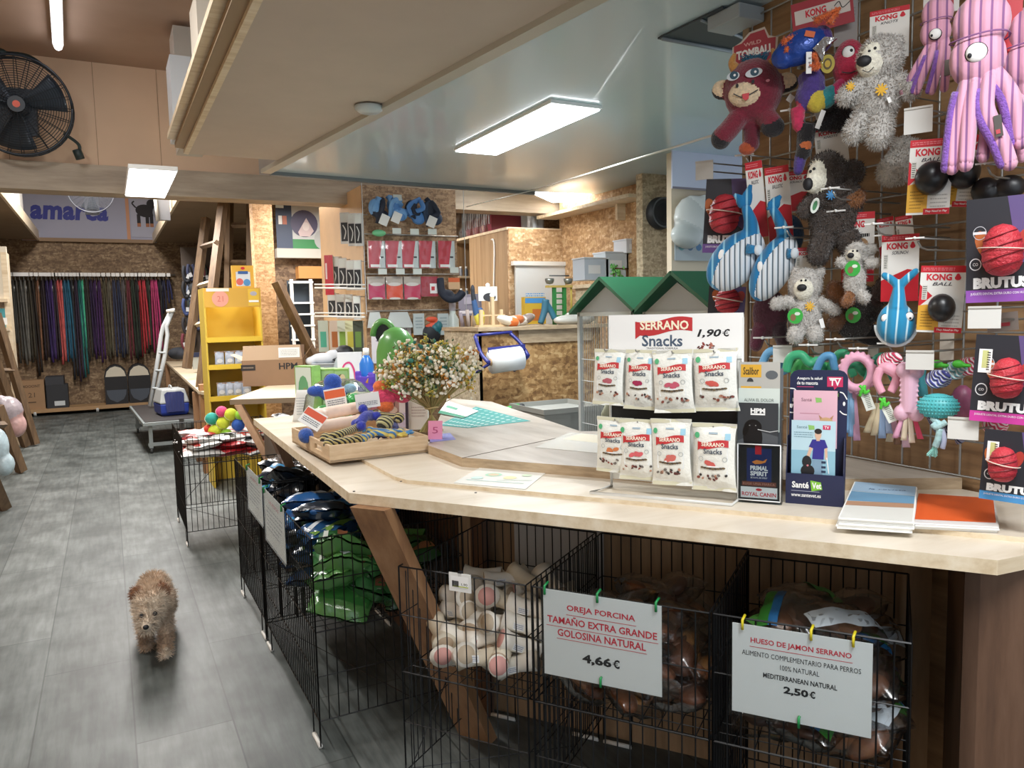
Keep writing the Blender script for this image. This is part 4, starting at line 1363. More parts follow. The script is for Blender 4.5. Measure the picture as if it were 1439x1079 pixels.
for nm, cols, s, n in kinds:
    b = MB(k)
    for i in range(n):
        q = stems[R.randrange(len(stems))]
        m = mk(R.choice(cols), .9)
        for j in range(9 if nm != 'green_sprig' else 7):
            o = Vector((R.gauss(0, 1), R.gauss(0, 1), R.gauss(0, 1))) * s * 2.2
            if nm == 'green_sprig' or nm == 'ochre_flower':
                d = Vector((R.uniform(-1, 1), R.uniform(.1, 1.2), R.uniform(-1, 1))).normalized()
                b.tube([q + o - d * 3, q + o + d * 4], [s * .75, .2], m, 5)
            else:
                b.ell(q + o, s * R.uniform(.6, 1.25), m, None, 6, 5)
    b.build(nm, t)['kind'] = 'stuff'

# ---- green dispenser with a leaf mark
GRN = mk('#5d984e', .3, 0, 0, 8, 0, 40, 0, .3)
p = PZ(560, 585, ZD); M, k = front(p, .85, FN)
t = thing('green_dispenser', 'green rounded dispenser with a white leaf mark behind the dried bouquet', 'dispenser', M)
b = MB(k); b.lathe([(27, 0), (28.5, 20), (29, 60), (28, 92), (24, 108), (16, 119), (7, 124), (0, 125)], GRN, 32, Matrix.Rotation(-pi / 2, 4, 'X') @ Matrix.Scale(.8, 4, (0, 1, 0))); b.build('body', t)
b = MB(k)
for sg in (-1, 1): b.poly([(0 - 3, 74)] + [(-3 + sg * (8 * sin(pi * i / 6) * .8 + i * .7), 74 + i * 2.6) for i in range(1, 6)] + [(-3 + sg * 7.5, 91)] + [(-3 + sg * (i * 1.1), 74 + i * 2.7) for i in range(5, 0, -1)], 23.6, WHITE)
for v_ in b.v: v_.z = 23.3 * sqrt(max(.1, 1 - (v_.x / 29.3) ** 2)) + .4
b.build('leaf_mark', t)
b = MB(k); b.tube([(-16 + 15 * cos(a) - 4, 112 + 21 * sin(a), -26) for a in [pi * i / 12 for i in range(13)]], 4.5, GRN, 8)
b.disc(-4 - 16, 116, 12, 16, -26, INK, 16)  # black disc painted as the dark inside the loop's opening
b.build('handle_loop', t)
b = MB(k); b.prism([(-27 + 9, 0), (-6, 0), (-4, 40), (-22, 42)], 23.0, 24.2, mk('#2f5f2c', .4)); b.build('flap', t)

# brochures beside the bouquet, and small goods behind the tray
p = PZ(557, 606, ZD - .03); M, k = front(p, .8, FN)
b = MB(k); b.box((0, 27, 0), (36, 54, 1.5), mk('#e8dfe0', .4)); b.rect(-6, 36, 20, 26, 1, mk('#b58f86', .5)); b.disc(-8, 40, 7, 8, 1.3, mk('#6b4a42', .5), 12); b.disc(-4, 30, 6, 5, 1.5, mk('#d9c4b4', .5), 12); b.rect(6, 16, 16, 20, 1.2, mk('#d4c6dc', .5)); b.rect(15, 22, 4, 40, 1.3, mk('#3a3140', .5))
tag(b.build('brochure', None, M @ Matrix.Rotation(-.12, 4, 'X')), 'brochure with a puppy photo leaning left of the bouquet stems', 'brochure')
p = PZ(586, 602, ZD - .02); M, k = front(p, .7, FN)
b = MB(k); b.box((0, 20, -4), (30, 42, 8), mk('#e6e0d8', .5)); b.scribble(2, 24, 20, 16, .5, mk('#b9a9a2', .5), 4, .3)
tag(b.build('paper_packet', None, M @ Matrix.Rotation(-.15, 4, 'X')), 'plain white packet right behind the bouquet stems', 'packet')
p = PZ(492, 545, HC); M, k = front(p, .8, FN)
b = MB(k); b.box((0, 24, -8), (34, 52, 16), mk('#d8dde2', .4)); b.line(bez([(-10, 8), (-9, 30), (0, 36), (6, 26), (8, 8)], 4), 2.6, .6, mk('#c8407a', .5))
tag(b.build('white_box', None, M, bevel=.001), 'white box with a pink arch mark behind the clear jar', 'box')
p = PZ(516, 548, HC); M, k = front(p, .8, FN)
t = thing('blue_bottle', 'blue bottle with a white cap behind the clear jar', 'bottle', M)
b = MB(k); b.lathe([(9, 0), (10, 4), (10, 38), (6, 46), (4, 50)], mk('#2a72c4', .3), 18, Matrix.Rotation(-pi / 2, 4, 'X')); b.build('body', t)
b = MB(k); b.lathe([(4.4, 49), (4.4, 59), (0, 60)], WHITEP, 12, Matrix.Rotation(-pi / 2, 4, 'X')); b.build('cap', t)
p = PZ(513, 550, HC); M, k = front(p, .8, FN)
b = MB(k); vm = mk('#5a3fae', .4); b.box((0, 16, -5), (28, 10, 10), vm); b.box((-10, 22, -5), (8, 14, 9), vm); b.box((9, 21, -5), (10, 12, 9), vm); b.box((0, 6, -5), (22, 12, 9), vm)
tag(fuse(b, 1.6, vm, 2).build('purple_toy', None, M), 'purple plastic toy between the clear jar and the green dispenser', 'toy')
p = PZ(474, 537, HC); M, k = front(p, .8, FN)
b = MB(); b.box((0, 0, .08), (.36, .22, .16), mk('#8a929a', .5)); b.box((0, 0, .164), (.38, .24, .008), mk('#a9b0b6', .5)); tag(b.build('storage_crate', None, M @ Matrix.Rotation(-pi / 2, 4, 'X')), 'grey lidded crate behind the green boxes under the dark cap', 'crate')
CT = p + Vector((0, 0, .169))
M, k = front(CT + Vector((.06, -.02, 0)), .8, FN)
b = MB(k); bk = mk('#1c1d22', .5); b.ell((0, 12, 0), (14, 12, 11), bk); b.ell((-4, 4, 10), (12, 3, 8), bk)
tag(fuse(b, 1.3, bk, 2).build('dark_beanie', None, M), 'dark cap lying behind the three green boxes', 'cap')
p = PZ(500, 538, HC); M, k = front(p, .8, FN)
b = MB(k); b.prism([(-34, 10), (-26, 2), (34, -4), (34, 8), (-14, 36), (-26, 36)], -6, 6, mk('#a9b6bc', .4))
for i in range(4): b.disc(-16 + i * 12, 20 - i * 6, 4, 3, 6.4, mk('#2d3a42', .5), 10)
tag(b.build('leash_pack', None, M, bevel=.001), 'long grey pack with dark round windows behind the green boxes', 'pack')
M, k = front(CT + Vector((-.10, .02, 0)), .8, FN)
b = MB(k); gm = mk('#c9ccd2', .6); b.ell((0, 6, 0), (20, 8, 9), gm); b.ell((14, 10, 0), (12, 8, 7), gm); b.ell((-18, 3, 2), (8, 6, 6), WHITE)
tag(fuse(b, 1.4, gm, 2).build('cloth_bundle', None, M), 'pale cloth bundle behind the leftmost green boxes', 'cloth')


# ------------------------------------------------------------------ the toy wall
XW = 2.12
# wire grid on the boards
b = MB()
gy0, gy1, gz0, gz1 = -1.0, 2.11, HC + 0.05, 2.53
n = int((gy1 - gy0) / 0.088)
for i in range(n + 1):
    y = gy0 + (gy1 - gy0) * i / n
    b.tube([(XW - .018, y, gz0), (XW - .018, y, gz1)], .0032, CHROME, 5, False)
for i in range(16):
    z = gz0 + (gz1 - gz0) * i / 15
    b.tube([(XW - .023, gy0, z), (XW - .023, gy1, z)], .0032, CHROME, 5, False)
for y in (-.2, .9, 1.9):
    for z in (1.2, 2.3): b.tube([(XW - .0005, y, z), (XW - .02, y, z)], .006, CHROME, 6)
tag(b.build('wire_grid'), 'steel wire grid on the board wall behind the toys', 'grid')


def hook(label, px, py, X, plate=None, low=True, group=None, pw=27, ph=2.2):
    """a double prong from the grid: upper rod with a ticket bar or plate, lower rod with a raised tip"""
    p = PX(px, py, X)
    t = thing('display_hook', label, 'hook', (XW - .025, p.y, p.z), group)
    L = XW - .025 - p.x
    b = MB(); b.tube([(0, 0, 0), (-L, 0, 0)], .0026, CHROME, 6); b.build('upper_rod', t)
    if low:
        b = MB(); b.tube([(0, 0, -.028), (-L * .86, 0, -.028), (-L * .93, 0, -.022), (-L * .97, 0, -.008)], .0026, CHROME, 6); b.build('lower_rod', t)
    M, k = front(Vector((-L - .002, 0, 0)) + t.location, .75)
    b = MB(k)
    if plate:
        b.box((0, -plate[1] / 2 + 2, 0), (plate[0], plate[1], 1), mk('#d6d5d0', .4))
        b.box((0, 1, 1), (plate[0], 3, 2.2), mk('#c9c7c1', .4))
        nm = 'ticket_plate'
    else:
        b.box((0, 0, 0), (pw, ph, 2.5), mk('#e4e3df', .4)); b.lathe([(2.2, -2), (2.2, 4), (0, 4.6)], WHITEP, 10)
        nm = 'ticket_bar'
    o = b.build(nm, t)
    o.matrix_parent_inverse = Matrix.Translation(t.location).inverted()
    o.matrix_basis = M
    return t


for i, (px, py, X, pl) in enumerate(((990, 228, 1.86, (25, 26)), (1291, 152, 1.80, (41, 37)), (1384, 432, 1.74, (47, 31)), (1100, 487, 1.80, (27, 24)), (1293, 494, 1.76, (40, 27)), (1354, 588, 1.74, (44, 31)))):
    hook('steel hook with a blank ticket plate ' + ('at the far end of the toy wall', 'below the small pink octopus', 'beneath the top red rubber toy pack', 'above the collar leaflets', 'below the card with a black ball', 'above the lowest red rubber toy pack')[i], px, py, X, pl)
for i, (px, py, X) in enumerate(((1110, 154, 1.86), (1046, 217, 1.84), (1167, 264, 1.80), (1102, 319, 1.82), (1384, 229, 1.78), (1228, 314, 1.78), (1286, 334, 1.78), (1072, 474, 1.82), (1136, 484, 1.80), (1174, 476, 1.80), (1206, 489, 1.78), (1246, 482, 1.78), (1175, 296, 1.86), (1241, 330, 1.86))):
    hook('steel hook with a white ticket bar ' + ('under the maroon bull toy', 'under the legs of the bull toy', 'in front of the brown bear', 'between the two whales', 'at the foot of the large octopus', 'right of the small grey bear cards', 'above the blue fish card', 'at the left above the green teethers', 'under the grey bear with a daisy', 'right of the grey bear feet', 'above the pink teething ring', 'under the blue fish', 'above the card of the hanging small bear', 'above the card of the blue fish')[i], px, py, X)


def seg_dist(c, a, b):
    d = b - a
    t = max(0, min(1, (c - a).dot(d) / max(1e-9, d.length_squared)))
    return (c - a - d * t).length


def plush_body(M, k, parts, voxel, name, parent, furn=0, furl=3, furw=.5, smooth=4, nofur=()):
    """one continuous skin from ellipsoids ('e', c, r, mat[, rot]) and limbs ('t', points, radii, mat)"""
    b = MB(k)
    tests = []
    for q in parts:
        if q[0] == 'e':
            _, c, r, m = q[:4]
            rot = q[4] if len(q) > 4 else None
            r = (r, r, r) if isinstance(r, (int, float)) else r
            b.ell(c, r, m, rot, 18, 12)
            R = (Euler(rot).to_matrix() if rot else Matrix.Identity(3)).transposed()
            tests.append((lambda p, c=Vector(c), r=r, R=R: (lambda v: sqrt((v.x / r[0]) ** 2 + (v.y / r[1]) ** 2 + (v.z / r[2]) ** 2))(R @ (p - c)), m))
        else:
            _, pts, r, m = q
            P = bez(pts, 5)
            rr = r if isinstance(r, (list, tuple)) else [r, r]
            rad = [rr[0] + (rr[-1] - rr[0]) * i / (len(P) - 1) for i in range(len(P))]
            b.tube(P, rad, m, 10)
            b.ell(P[-1], rad[-1], m, None, 10, 8)
            tests.append((lambda p, P=P, r=max(rr[0], rr[-1]): min(seg_dist(p, P[i], P[i + 1]) for i in range(len(P) - 1)) / r, m))
    f = fuse(b, voxel, None, smooth, lambda c, n: min(tests, key=lambda q: q[0](c))[1])
    if furn: fur(f, furn, furl, furw, 3, .4, None if not nofur else (lambda p: all(sqrt(sum(((p[i] - c[i]) / r) ** 2 for i in range(3))) > 1 for c, r in nofur)))
    return f.build(name, parent)


def eye(parent, k, c, r, pupil, name='eye', white=WHITE, sy=1.0, flat=.45):
    b = MB(k); b.ell(c, (r, r * sy, r * flat), INK, None, 18, 10)
    b.ell((c[0], c[1], c[2] + r * .12), (r * .9, r * .9 * sy, r * flat), white, None, 18, 10)
    b.ell((c[0] + pupil[0], c[1] + pupil[1], c[2] + r * .42), (pupil[2], pupil[2], r * .2), INK, None, 12, 8)
    return b.build(name, parent)


def bead(parent, k, c, r, name='eye', mat=INK):
    b = MB(k); b.ell(c, r, mat, None, 12, 8); return b.build(name, parent)


def daisy(parent, k, c, r, name='patch', col='#e3b23a', n=9):
    b = MB(k)
    for i in range(n):
        a = 2 * pi * i / n
        b.disc(c[0] + r * .6 * cos(a), c[1] + r * .6 * sin(a), r * .45, r * .16, c[2], mk(col, .8), 8, a)
    b.disc(c[0], c[1], r * .45, r * .45, c[2] + .2, mk(col, .8), 12)
    return b.build(name, parent, solid=.0008)


def hero_card(b, w, h, z, word, red_low=True, pic=True, drop=True):
    """hang card: white with a red band and lettering on top"""
    b.rect(0, h / 2 - h * .05, w, h * .10, z, RED)
    b.scribble(-w * .1, h / 2 - h * .05, w * .7, h * .05, z + .2, mk('#e88c94', .5), 2, .4)
    b.text('KONG', -w * .08, h / 2 - h * .17, w * .56, h * .10, z + .2, REDINK, .045)
    if drop:
        b.disc(w * .33, h / 2 - h * .18, w * .07, h * .035, z + .2, REDINK, 12); b.disc(w * .33, h / 2 - h * .155, w * .05, h * .03, z + .3, REDINK, 12); b.disc(w * .33, h / 2 - h * .135, w * .034, h * .02, z + .4, REDINK, 12)
    b.text(word, 0, h / 2 - h * .27, w * .44, h * .05, z + .2, mk('#3b3a44', .6), .01, .3)
    b.rect(-w * .38, h * .1, w * .12, h * .22, z + .2, mk('#d9d8cf', .5)); b.scribble(-w * .38, h * .1, w * .09, h * .2, z + .4, INK, 7, .4)


def hang_card(name, label, px, py, X, w, h, word='', turn=.85, roll=0.0, base=None, deco=None, low=True, cat='hang card', th=1.0, grp=None):
    p = PX(px, py, X)
    M, k = front(p, turn, WALLN, roll)
    b = MB(k)
    b.box((0, 0, -th / 2), (w, h, th), base or mk('#ecebe6', .35))
    if deco: deco(b, w, h, .2)
    else:
        hero_card(b, w, h, .2, word)
        if low: b.poly([(-w * .5, -h * .5), (w * .5, -h * .5), (w * .5, -h * .05), (w * .2, -h * .02), (-w * .5, -h * .18)], .3, mk('#c3202f', .4))
    return tag(b.build(name, None, M), label, cat, grp)


def plush_toy(label, px, py, X, turn=.95, name='plush_toy', roll=0.0, group=None):
    M, k = front(PX(px, py, X), turn, WALLN, roll)
    t = thing(name, label, 'plush toy', M, group)
    L = XW - .023 - M.translation.x
    b = MB(); b.tube([(0, 0, 0), (L, 0, 0)], .0022, CHROME, 5)
    o = b.build('hanger', t); o.matrix_parent_inverse = M.inverted(); o.matrix_basis = Matrix.Translation(M.translation)
    return t, M, k


def small_tag(parent, k, c, w, h, rot=0.0, name='care_tag', mat=WHITE):
    b = MB(k); b.box(c, (w, h, .7), mat, (0, .3, rot)); b.scribble(c[0], c[1], w * .7, h * .6, c[2] + .6, mk('#8a8a8a', .6), 3, .4) if not rot else None
    return b.build(name, parent)


# large grey bear
GRY = plush('#c2beb8', 110); CRM = plush('#f0ead8', 120); DKB = plush('#463c36', 110); RUST = plush('#8a5a34', 100)
t, M, k = plush_toy('large grey plush bear with yellow patches between the pink octopuses and the maroon bull', 1234, 128, 1.84)
o_ = plush_body(M, k, [('e', (2, 45, 0), (33, 33, 26), GRY), ('e', (-13, 35, 22), (19, 17, 12), CRM), ('e', (-8, 52, 20), (15, 12, 7), CRM), ('e', (22, 66, -4), (13, 11, 8), GRY), ('e', (-2, -8, 0), (35, 40, 24), GRY),
    ('t', ((-22, 12, 4), (-36, 2, 10), (-46, -4, 14)), (15, 14), GRY), ('t', ((24, 10, 2), (38, 0, 6), (44, -6, 10)), (16, 15), GRY), ('t', ((-20, -36, 6), (-34, -58, 12)), (17, 16), GRY), ('t', ((4, -40, 8), (2, -66, 18)), (20, 20), GRY)], 2.6, 'body', t, 7000, 6, .8, nofur=(((-13, 35, 26), 19), ((-8, 52, 24), 12)))
b = MB(k); b.ell((-20, 37, 33), (11, 8, 6), INK); b.build('nose', t)
bead(t, k, (-13, 51, 27), 2.2); bead(t, k, (-5, 54, 27), 2.2)
b = MB(k); b.line(bez([(-22, 25), (-14, 21), (-6, 27)], 5), 1.0, 33, INK); b.build('mouth', t, solid=.0006)
daisy(t, k, (5, -5, 30), 9); daisy(t, k, (-39, 6, 27), 7)
small_tag(t, k, (16, -20, 27), 5, 8, .4)
hang_card('hang_card', 'white and red card above the large grey bear', 1249, 47, 1.93, 57, 72, 'KNOTS', low=False)
# hind bear's leg hanging below
t, M, k = plush_toy('grey plush bear leg showing below the large grey bear, left of the ball card', 1260, 236, 1.96)
plush_body(M, k, [('t', ((16, 34, -8), (8, 10, 0), (-6, -4, 6)), (24, 22), plush('#c2beb7', 105)), ('e', (-4, -6, 4), (26, 19, 18), plush('#c2beb7', 105))], 2.6, 'body', t, 2500, 5, .8)

# brown bear
t, M, k = plush_toy('dark brown plush bear with a cream face and a blue patch', 1165, 280, 1.88)
plush_body(M, k, [('e', (-4, 38, 0), (28, 30, 22), DKB), ('e', (-17, 32, 17), (15, 21, 11), CRM), ('e', (-24, 21, 23), (12, 13, 10), CRM), ('e', (8, -20, 0), (38, 48, 22), DKB), ('e', (32, 36, -2), (18, 17, 12), DKB),
    ('t', ((22, 16, 4), (34, 4, 10)), (14, 13), DKB), ('e', (37, -2, 16), (14, 14, 9), RUST), ('t', ((-18, 6, 4), (-34, -14, 12)), (13, 12), DKB), ('t', ((-6, -52, 6), (-14, -78, 14)), (17, 16), DKB), ('t', ((26, -52, 6), (34, -76, 12)), (18, 17), DKB)], 2.6, 'body', t, 6000, 5, .8, nofur=(((-17, 32, 20), 18), ((-24, 21, 25), 14)))
b = MB(k); b.ell((-29, 20, 31), (7.5, 9, 5), INK); b.build('nose', t)
bead(t, k, (-26, 38, 25), 2.3); bead(t, k, (-21, 41, 26), 2.3)
daisy(t, k, (3, 3, 26), 7, 'patch', '#4a8fc9')
b = MB(k); b.disc(-19, -10, 6, 11, 27, mk('#e8efe8', .2), 18, -.3); b.disc(-19, -10, 3, 7, 27.3, mk('#4f8f63', .3), 14, -.3); b.build('round_tag', t, solid=.0008)
hang_card('hang_card', 'white and red card above the dark brown bear', 1168, 205, 1.97, 46, 60, 'KNOTS', low=False, roll=.1)
hang_card('hang_card', 'white and red card with dog photos left of the dark brown bear', 1118, 268, 1.98, 40, 56, 'SCRUNCH', low=True)

# small bears
def small_bear(label, px, py, X, mat, parts, disc, pts, furn=2600):
    t, M, k = plush_toy(label, px, py, X)
    plush_body(M, k, parts, 1.7, 'body', t, furn, 3.6, .6, nofur=pts.get('nofur', ()))
    b = MB(k); b.ell(pts['nose'], pts.get('nr', (7, 5, 3.5)), INK); b.build('nose', t)
    for e in pts['eyes']: bead(t, k, e, 1.6)
    if disc:
        b = MB(k); b.disc(disc[0], disc[1], 11, 11, disc[2], mk('#3fae4a', .25), 22); b.disc(disc[0] - 3, disc[1] - 2, 4, 5, disc[2] + .3, mk('#8a6a4a', .4), 10); b.disc(disc[0] + 3, disc[1] + 3, 4, 2.5, disc[2] + .3, mk('#dfe8da', .4), 10); b.build('round_tag', t, solid=.0006)
    return t, k
t, k = small_bear('grey plush bear with a daisy patch and a green round tag, arms spread', 1131, 425, 1.82, GRY,
    [('e', (0, 25, 0), (24, 24, 18), GRY), ('e', (-2, 19, 14), (14, 15, 9), CRM), ('e', (20, 42, -3), (8, 8, 5), GRY), ('e', (-14, 43, -3), (7, 7, 5), GRY), ('e', (1, -15, 0), (23, 33, 16), GRY), ('t', ((-16, 2, 4), (-30, 1, 6), (-41, 0, 8)), (9, 9), GRY), ('t', ((18, 2, 4), (32, -6, 6), (42, -12, 8)), (9, 8), GRY), ('t', ((-10, -36, 6), (-13, -46, 10)), (12, 12), GRY), ('t', ((13, -36, 6), (15, -46, 10)), (13, 12), GRY)],
    (-13, -18, 19), dict(nose=(-4, 21, 23), eyes=((-5, 31, 20), (1, 31, 20)), nofur=(((-2, 19, 16), 15),)), 3600)
daisy(t, k, (7, -5, 18.5), 7)
small_tag(t, k, (24, -29, 14), 6, 13, .25)
hang_card('hang_card', 'white and red card above the grey bear with a daisy patch', 1136, 372, 1.9, 39, 50, 'KNOTS', low=False)
t, k = small_bear('small grey bear with a green tag in front of a dog photo card', 1203, 385, 1.84, GRY,
    [('e', (0, 29, 0), (17, 17, 13), GRY), ('e', (-4, 26, 10), (10, 9, 6), CRM), ('e', (20, 34, -2), (9, 9, 6), GRY), ('e', (-2, -8, 0), (16, 30, 13), GRY), ('t', ((-12, 14, 4), (-22, 18, 6)), (8, 8), GRY), ('t', ((12, 14, 4), (30, 15, 6)), (8, 7), GRY), ('t', ((-8, -30, 4), (-12, -38, 8)), (9, 9), RUST), ('t', ((8, -28, 4), (12, -34, 8)), (9, 9), GRY)],
    (-5, 8, 14), dict(nose=(-8, 26, 17), nr=(5, 4, 3), eyes=((-5, 32, 14), (1, 32, 14)), nofur=(((-4, 26, 12), 10),)), 2000)
def d_dog(word):
    def fn(b, w, h, z):
        hero_card(b, w, h, z, '', drop=False)
        b.scribble(w * .1, h * .17, w * .5, h * .05, z + .2, INK, 1, .9)
        for x, c in ((-.15, '#7a5338'), (.12, '#b08a62')): b.disc(x * w, h * .04, w * .2, h * .09, z + .3, mk(c, .5), 12); b.disc(x * w, h * .02, w * .04, h * .02, z + .5, INK, 8)
        b.rect(0, -h * .4, w, h * .2, z, RED)
    return fn
hang_card('hang_card', 'white and red card with a dog photo behind the hanging small grey bear', 1205, 347, 1.91, 46, 98, '', deco=d_dog(''))
for i, (px, py, l) in enumerate(((1246, 335, 'second'), (1272, 332, 'third'))):
    hang_card('hang_card', 'edge of a red and white card behind the small bear card, %s one' % l, px, py, 1.99, 24, 60, '', .5, .12)
t, k = small_bear('black plush bear with a green round tag under the hanging small grey bear', 1206, 440, 1.92, DKB,
    [('e', (4, 10, 0), (30, 30, 16), plush('#241f1d')), ('e', (-6, -14, 0), (26, 24, 16), plush('#241f1d')), ('t', ((-20, 20, 0), (-34, 34, 4)), (13, 14), RUST), ('t', ((26, 20, 2), (38, 40, 4)), (15, 14), plush('#3a2620')), ('t', ((-20, -6, 4), (-34, -14, 8)), (12, 12), plush('#6d4a30'))],
    (-7, -2, 17), dict(nose=(20, -8, 14), nr=(4, 3, 3), eyes=((14, -2, 15), (22, -1, 14))), 2600)
t, M, k = plush_toy('dark maroon plush toy hanging behind the second whale and left of the grey bear', 1082, 440, 1.96)
plush_body(M, k, [('e', (0, 0, 0), (26, 34, 14), plush('#4a2030')), ('t', ((-14, -20, 2), (-20, -44, 4)), (12, 10), plush('#5a2238')), ('t', ((12, -20, 2), (18, -40, 4)), (12, 10), plush('#3a2530'))], 2.2, 'body', t)

# maroon bull
MAR = plush('#7d2236', 120); MAR2 = plush('#6a1c2e', 120); BLK = plush('#1e1c20', 110); TAN = plush('#ecd3b0', 120)
t, M, k = plush_toy('round maroon plush bull with tan muzzle, horns and a stuck-out tongue', 1058, 128, 1.83)
plush_body(M, k, [('e', (0, 0, 0), (42, 47, 32), MAR), ('e', (-11, -9, 25), (24, 17, 12), TAN), ('t', ((-20, -36, 8), (-34, -54, 14), (-42, -62, 18)), (15, 15), MAR), ('e', (-45, -66, 18), (15, 16, 13), BLK), ('t', ((16, -36, 8), (26, -50, 14)), (15, 15), MAR), ('e', (28, -56, 16), (17, 15, 13), BLK),
    ('t', ((-2, -44, -6), (-2, -74, -2)), (13, 12), MAR2), ('e', (-8, -80, 2), (13, 10, 9), plush('#b4532f')), ('e', (-44, 8, -4), (17, 15, 6), BLK), ('e', (46, 8, -4), (18, 14, 6), BLK), ('e', (-45, 10, 1), (14, 12, 4), TAN), ('e', (46, 11, 1), (14, 11, 4), TAN)], 2.4, 'body', t)
HORN = plush('#c98f45', 140)
for sx in (-1, 1):
    b = MB(k); b.tube(bez([(sx * 24, 32, 4), (sx * 30, 42, 4), (sx * 27, 53, 4)], 5), [9, 3], HORN, 10); b.ell((sx * 27, 53, 4), 3, HORN); b.build('horn', t)
b = MB(k); R = random.Random(3)
for i in range(60): b.tube([(R.uniform(-16, 20), 38 + R.uniform(-2, 2), R.uniform(-8, 12)), (R.uniform(-20, 24), 46 + R.uniform(0, 6), R.uniform(-8, 16))], [1.6, .5], mk('#2f6480', .9), 5)
b.build('forelock', t)
for x in (-27, 2):
    b = MB(k); b.disc(x, 17, 9 if x < 0 else 12, 6, 33 if x > 0 else 28, mk('#cfd3d6', .5), 18, .15); b.disc(x + 1, 18, 6, 5.6, 33.4 if x > 0 else 28.4, mk('#274a5c', .4), 16); b.disc(x + 2, 18, 1.8, 1.8, 33.8 if x > 0 else 28.8, WHITE, 8); b.build('eye', t, solid=.0008)
b = MB(k)
b.line(bez([(-26, -10), (-12, -16), (8, -8)], 6), 1.4, 38, INK); b.disc(-21, 1, 2, 3, 36.5, INK, 10); b.disc(1, 4, 2, 3, 37, INK, 10); b.disc(21, 5, 3, 2, 30, mk('#d78a96', .6), 8)
b.build('mouth', t, solid=.0008)
b = MB(k); b.prism([(-14, -12), (-4, -11), (-5, -19), (-9, -21), (-13, -18)], 37, 39, mk('#d0464e', .6)); b.build('tongue', t)
small_tag(t, k, (52, -18, 10), 9, 10, -.6)
def d_tom(b, w, h, z):
    b.poly([(-w * .48, -h * .45), (w * .46, -h * .45), (w * .48, h * .2), (w * .3, h * .2), (w * .22, h * .45), (-w * .1, h * .38), (-w * .3, h * .15), (-w * .48, h * .1)], z, mk('#a5333c', .5))
    b.text('TOMBALL', 0, -h * .12, w * .84, h * .24, z + .3, mk('#e6e2dc', .5), .05, .1, .12); b.text('WILD', -w * .05, h * .12, w * .4, h * .1, z + .3, mk('#d9a9a0', .5), .02, 0, .12)
p = PX(1060, 66, 1.9); M, kk = front(p, .9)
b = MB(kk); b.prism([(-32, -24), (30, -24), (33, 10), (20, 14), (14, 27), (-8, 22), (-20, 10), (-32, 4)], -1, 0, mk('#c9b9a9', .5)); d_tom(b, 62, 52, .3)
tag(b.build('hang_card', None, M), 'red shaped card with slanted white lettering above the maroon bull', 'hang card')

# shiny blue monster with fins and the coiled rainbow toy below it
SHB = mk('#25489c', .25, .2, .15, 60, .3, 50); ORG = plush('#e07038', 110); SIL = mk('#b9bcc2', .15, .9, 0, 8, .3, 30)
t, M, k = plush_toy('shiny blue plush monster with orange fins and silver mouth', 1124, 68, 1.82)
plush_body(M, k, [('e', (0, 2, 0), (38, 25, 22), SHB, (0, 0, .3)), ('e', (-22, -10, 4), (20, 17, 14), SHB), ('e', (30, 10, -4), (16, 20, 12), plush('#4a2f78'))], 2.0, 'body', t)
for pts in (((-24, 8), (-2, 14), (-20, -6)), ((20, 30), (56, 44), (40, 24)), ((12, -30), (28, -36), (20, -14))):
    b = MB(k); b.tube([Vector((*pts[0], 16)), Vector((*pts[1], 16))], [5, 2], ORG, 8); b.tube([Vector((*pts[2], 16)), Vector((*pts[1], 16))], [5, 1.5], ORG, 8)
    f = fuse(b, 1.6, ORG, 2); fur(f, 400, 4, .8); f.build('fin', t)
b = MB(k); b.prism([(18, -8), (34, 6), (52, 2), (36, -8), (32, -28), (24, -14)], 14, 20, SIL); b.build('mouth', t, bevel=.002)
small_tag(t, k, (13, -27, 20), 8, 30, 0, 'care_tag')
b = MB(k); b.box((14, 12, 22), (14, 8, .8), mk('#d8693a', .5), (0, 0, -.3)); b.build('label_patch', t)
def d_red(b, w, h, z):
    b.rect(0, 0, w, h, z, mk('#a83a44', .5)); b.rect(0, h * .05, w * .9, h * .42, z + .2, mk('#d8cfc8', .5)); b.text('KONG', -w * .1, h * .1, w * .34, h * .22, z + .5, REDINK, .04); b.text('WILD', -w * .08, -h * .08, w * .2, h * .1, z + .5, INK); b.line(bez([(w * .2, h * .1), (w * .28, h * .2), (w * .33, 0), (w * .45, h * .12)], 5), 1.2, z + .6, INK)
hang_card('hang_card', 'long red and white card behind the shiny blue monster', 1155, 18, 1.92, 88, 48, deco=d_red, base=mk('#9d3440', .5), roll=.1)
hang_card('hang_card', 'pale card with a barcode left of the large grey bear card', 1188, 32, 1.99, 34, 62, deco=lambda b, w, h, z: (b.scribble(w * .1, h * .2, w * .6, h * .3, z, mk('#8d8a88', .5), 4, .4)), base=mk('#a39e9b', .5))
t, M, k = plush_toy('coiled plush snake in purple, yellow, teal and pink below the blue monster', 1138, 140, 1.86)
SEG = [plush('#4d3a86'), plush('#d3bf46'), plush('#2d8f97'), plush('#c4316b'), plush('#7a2aa0'), plush('#c22f58')]
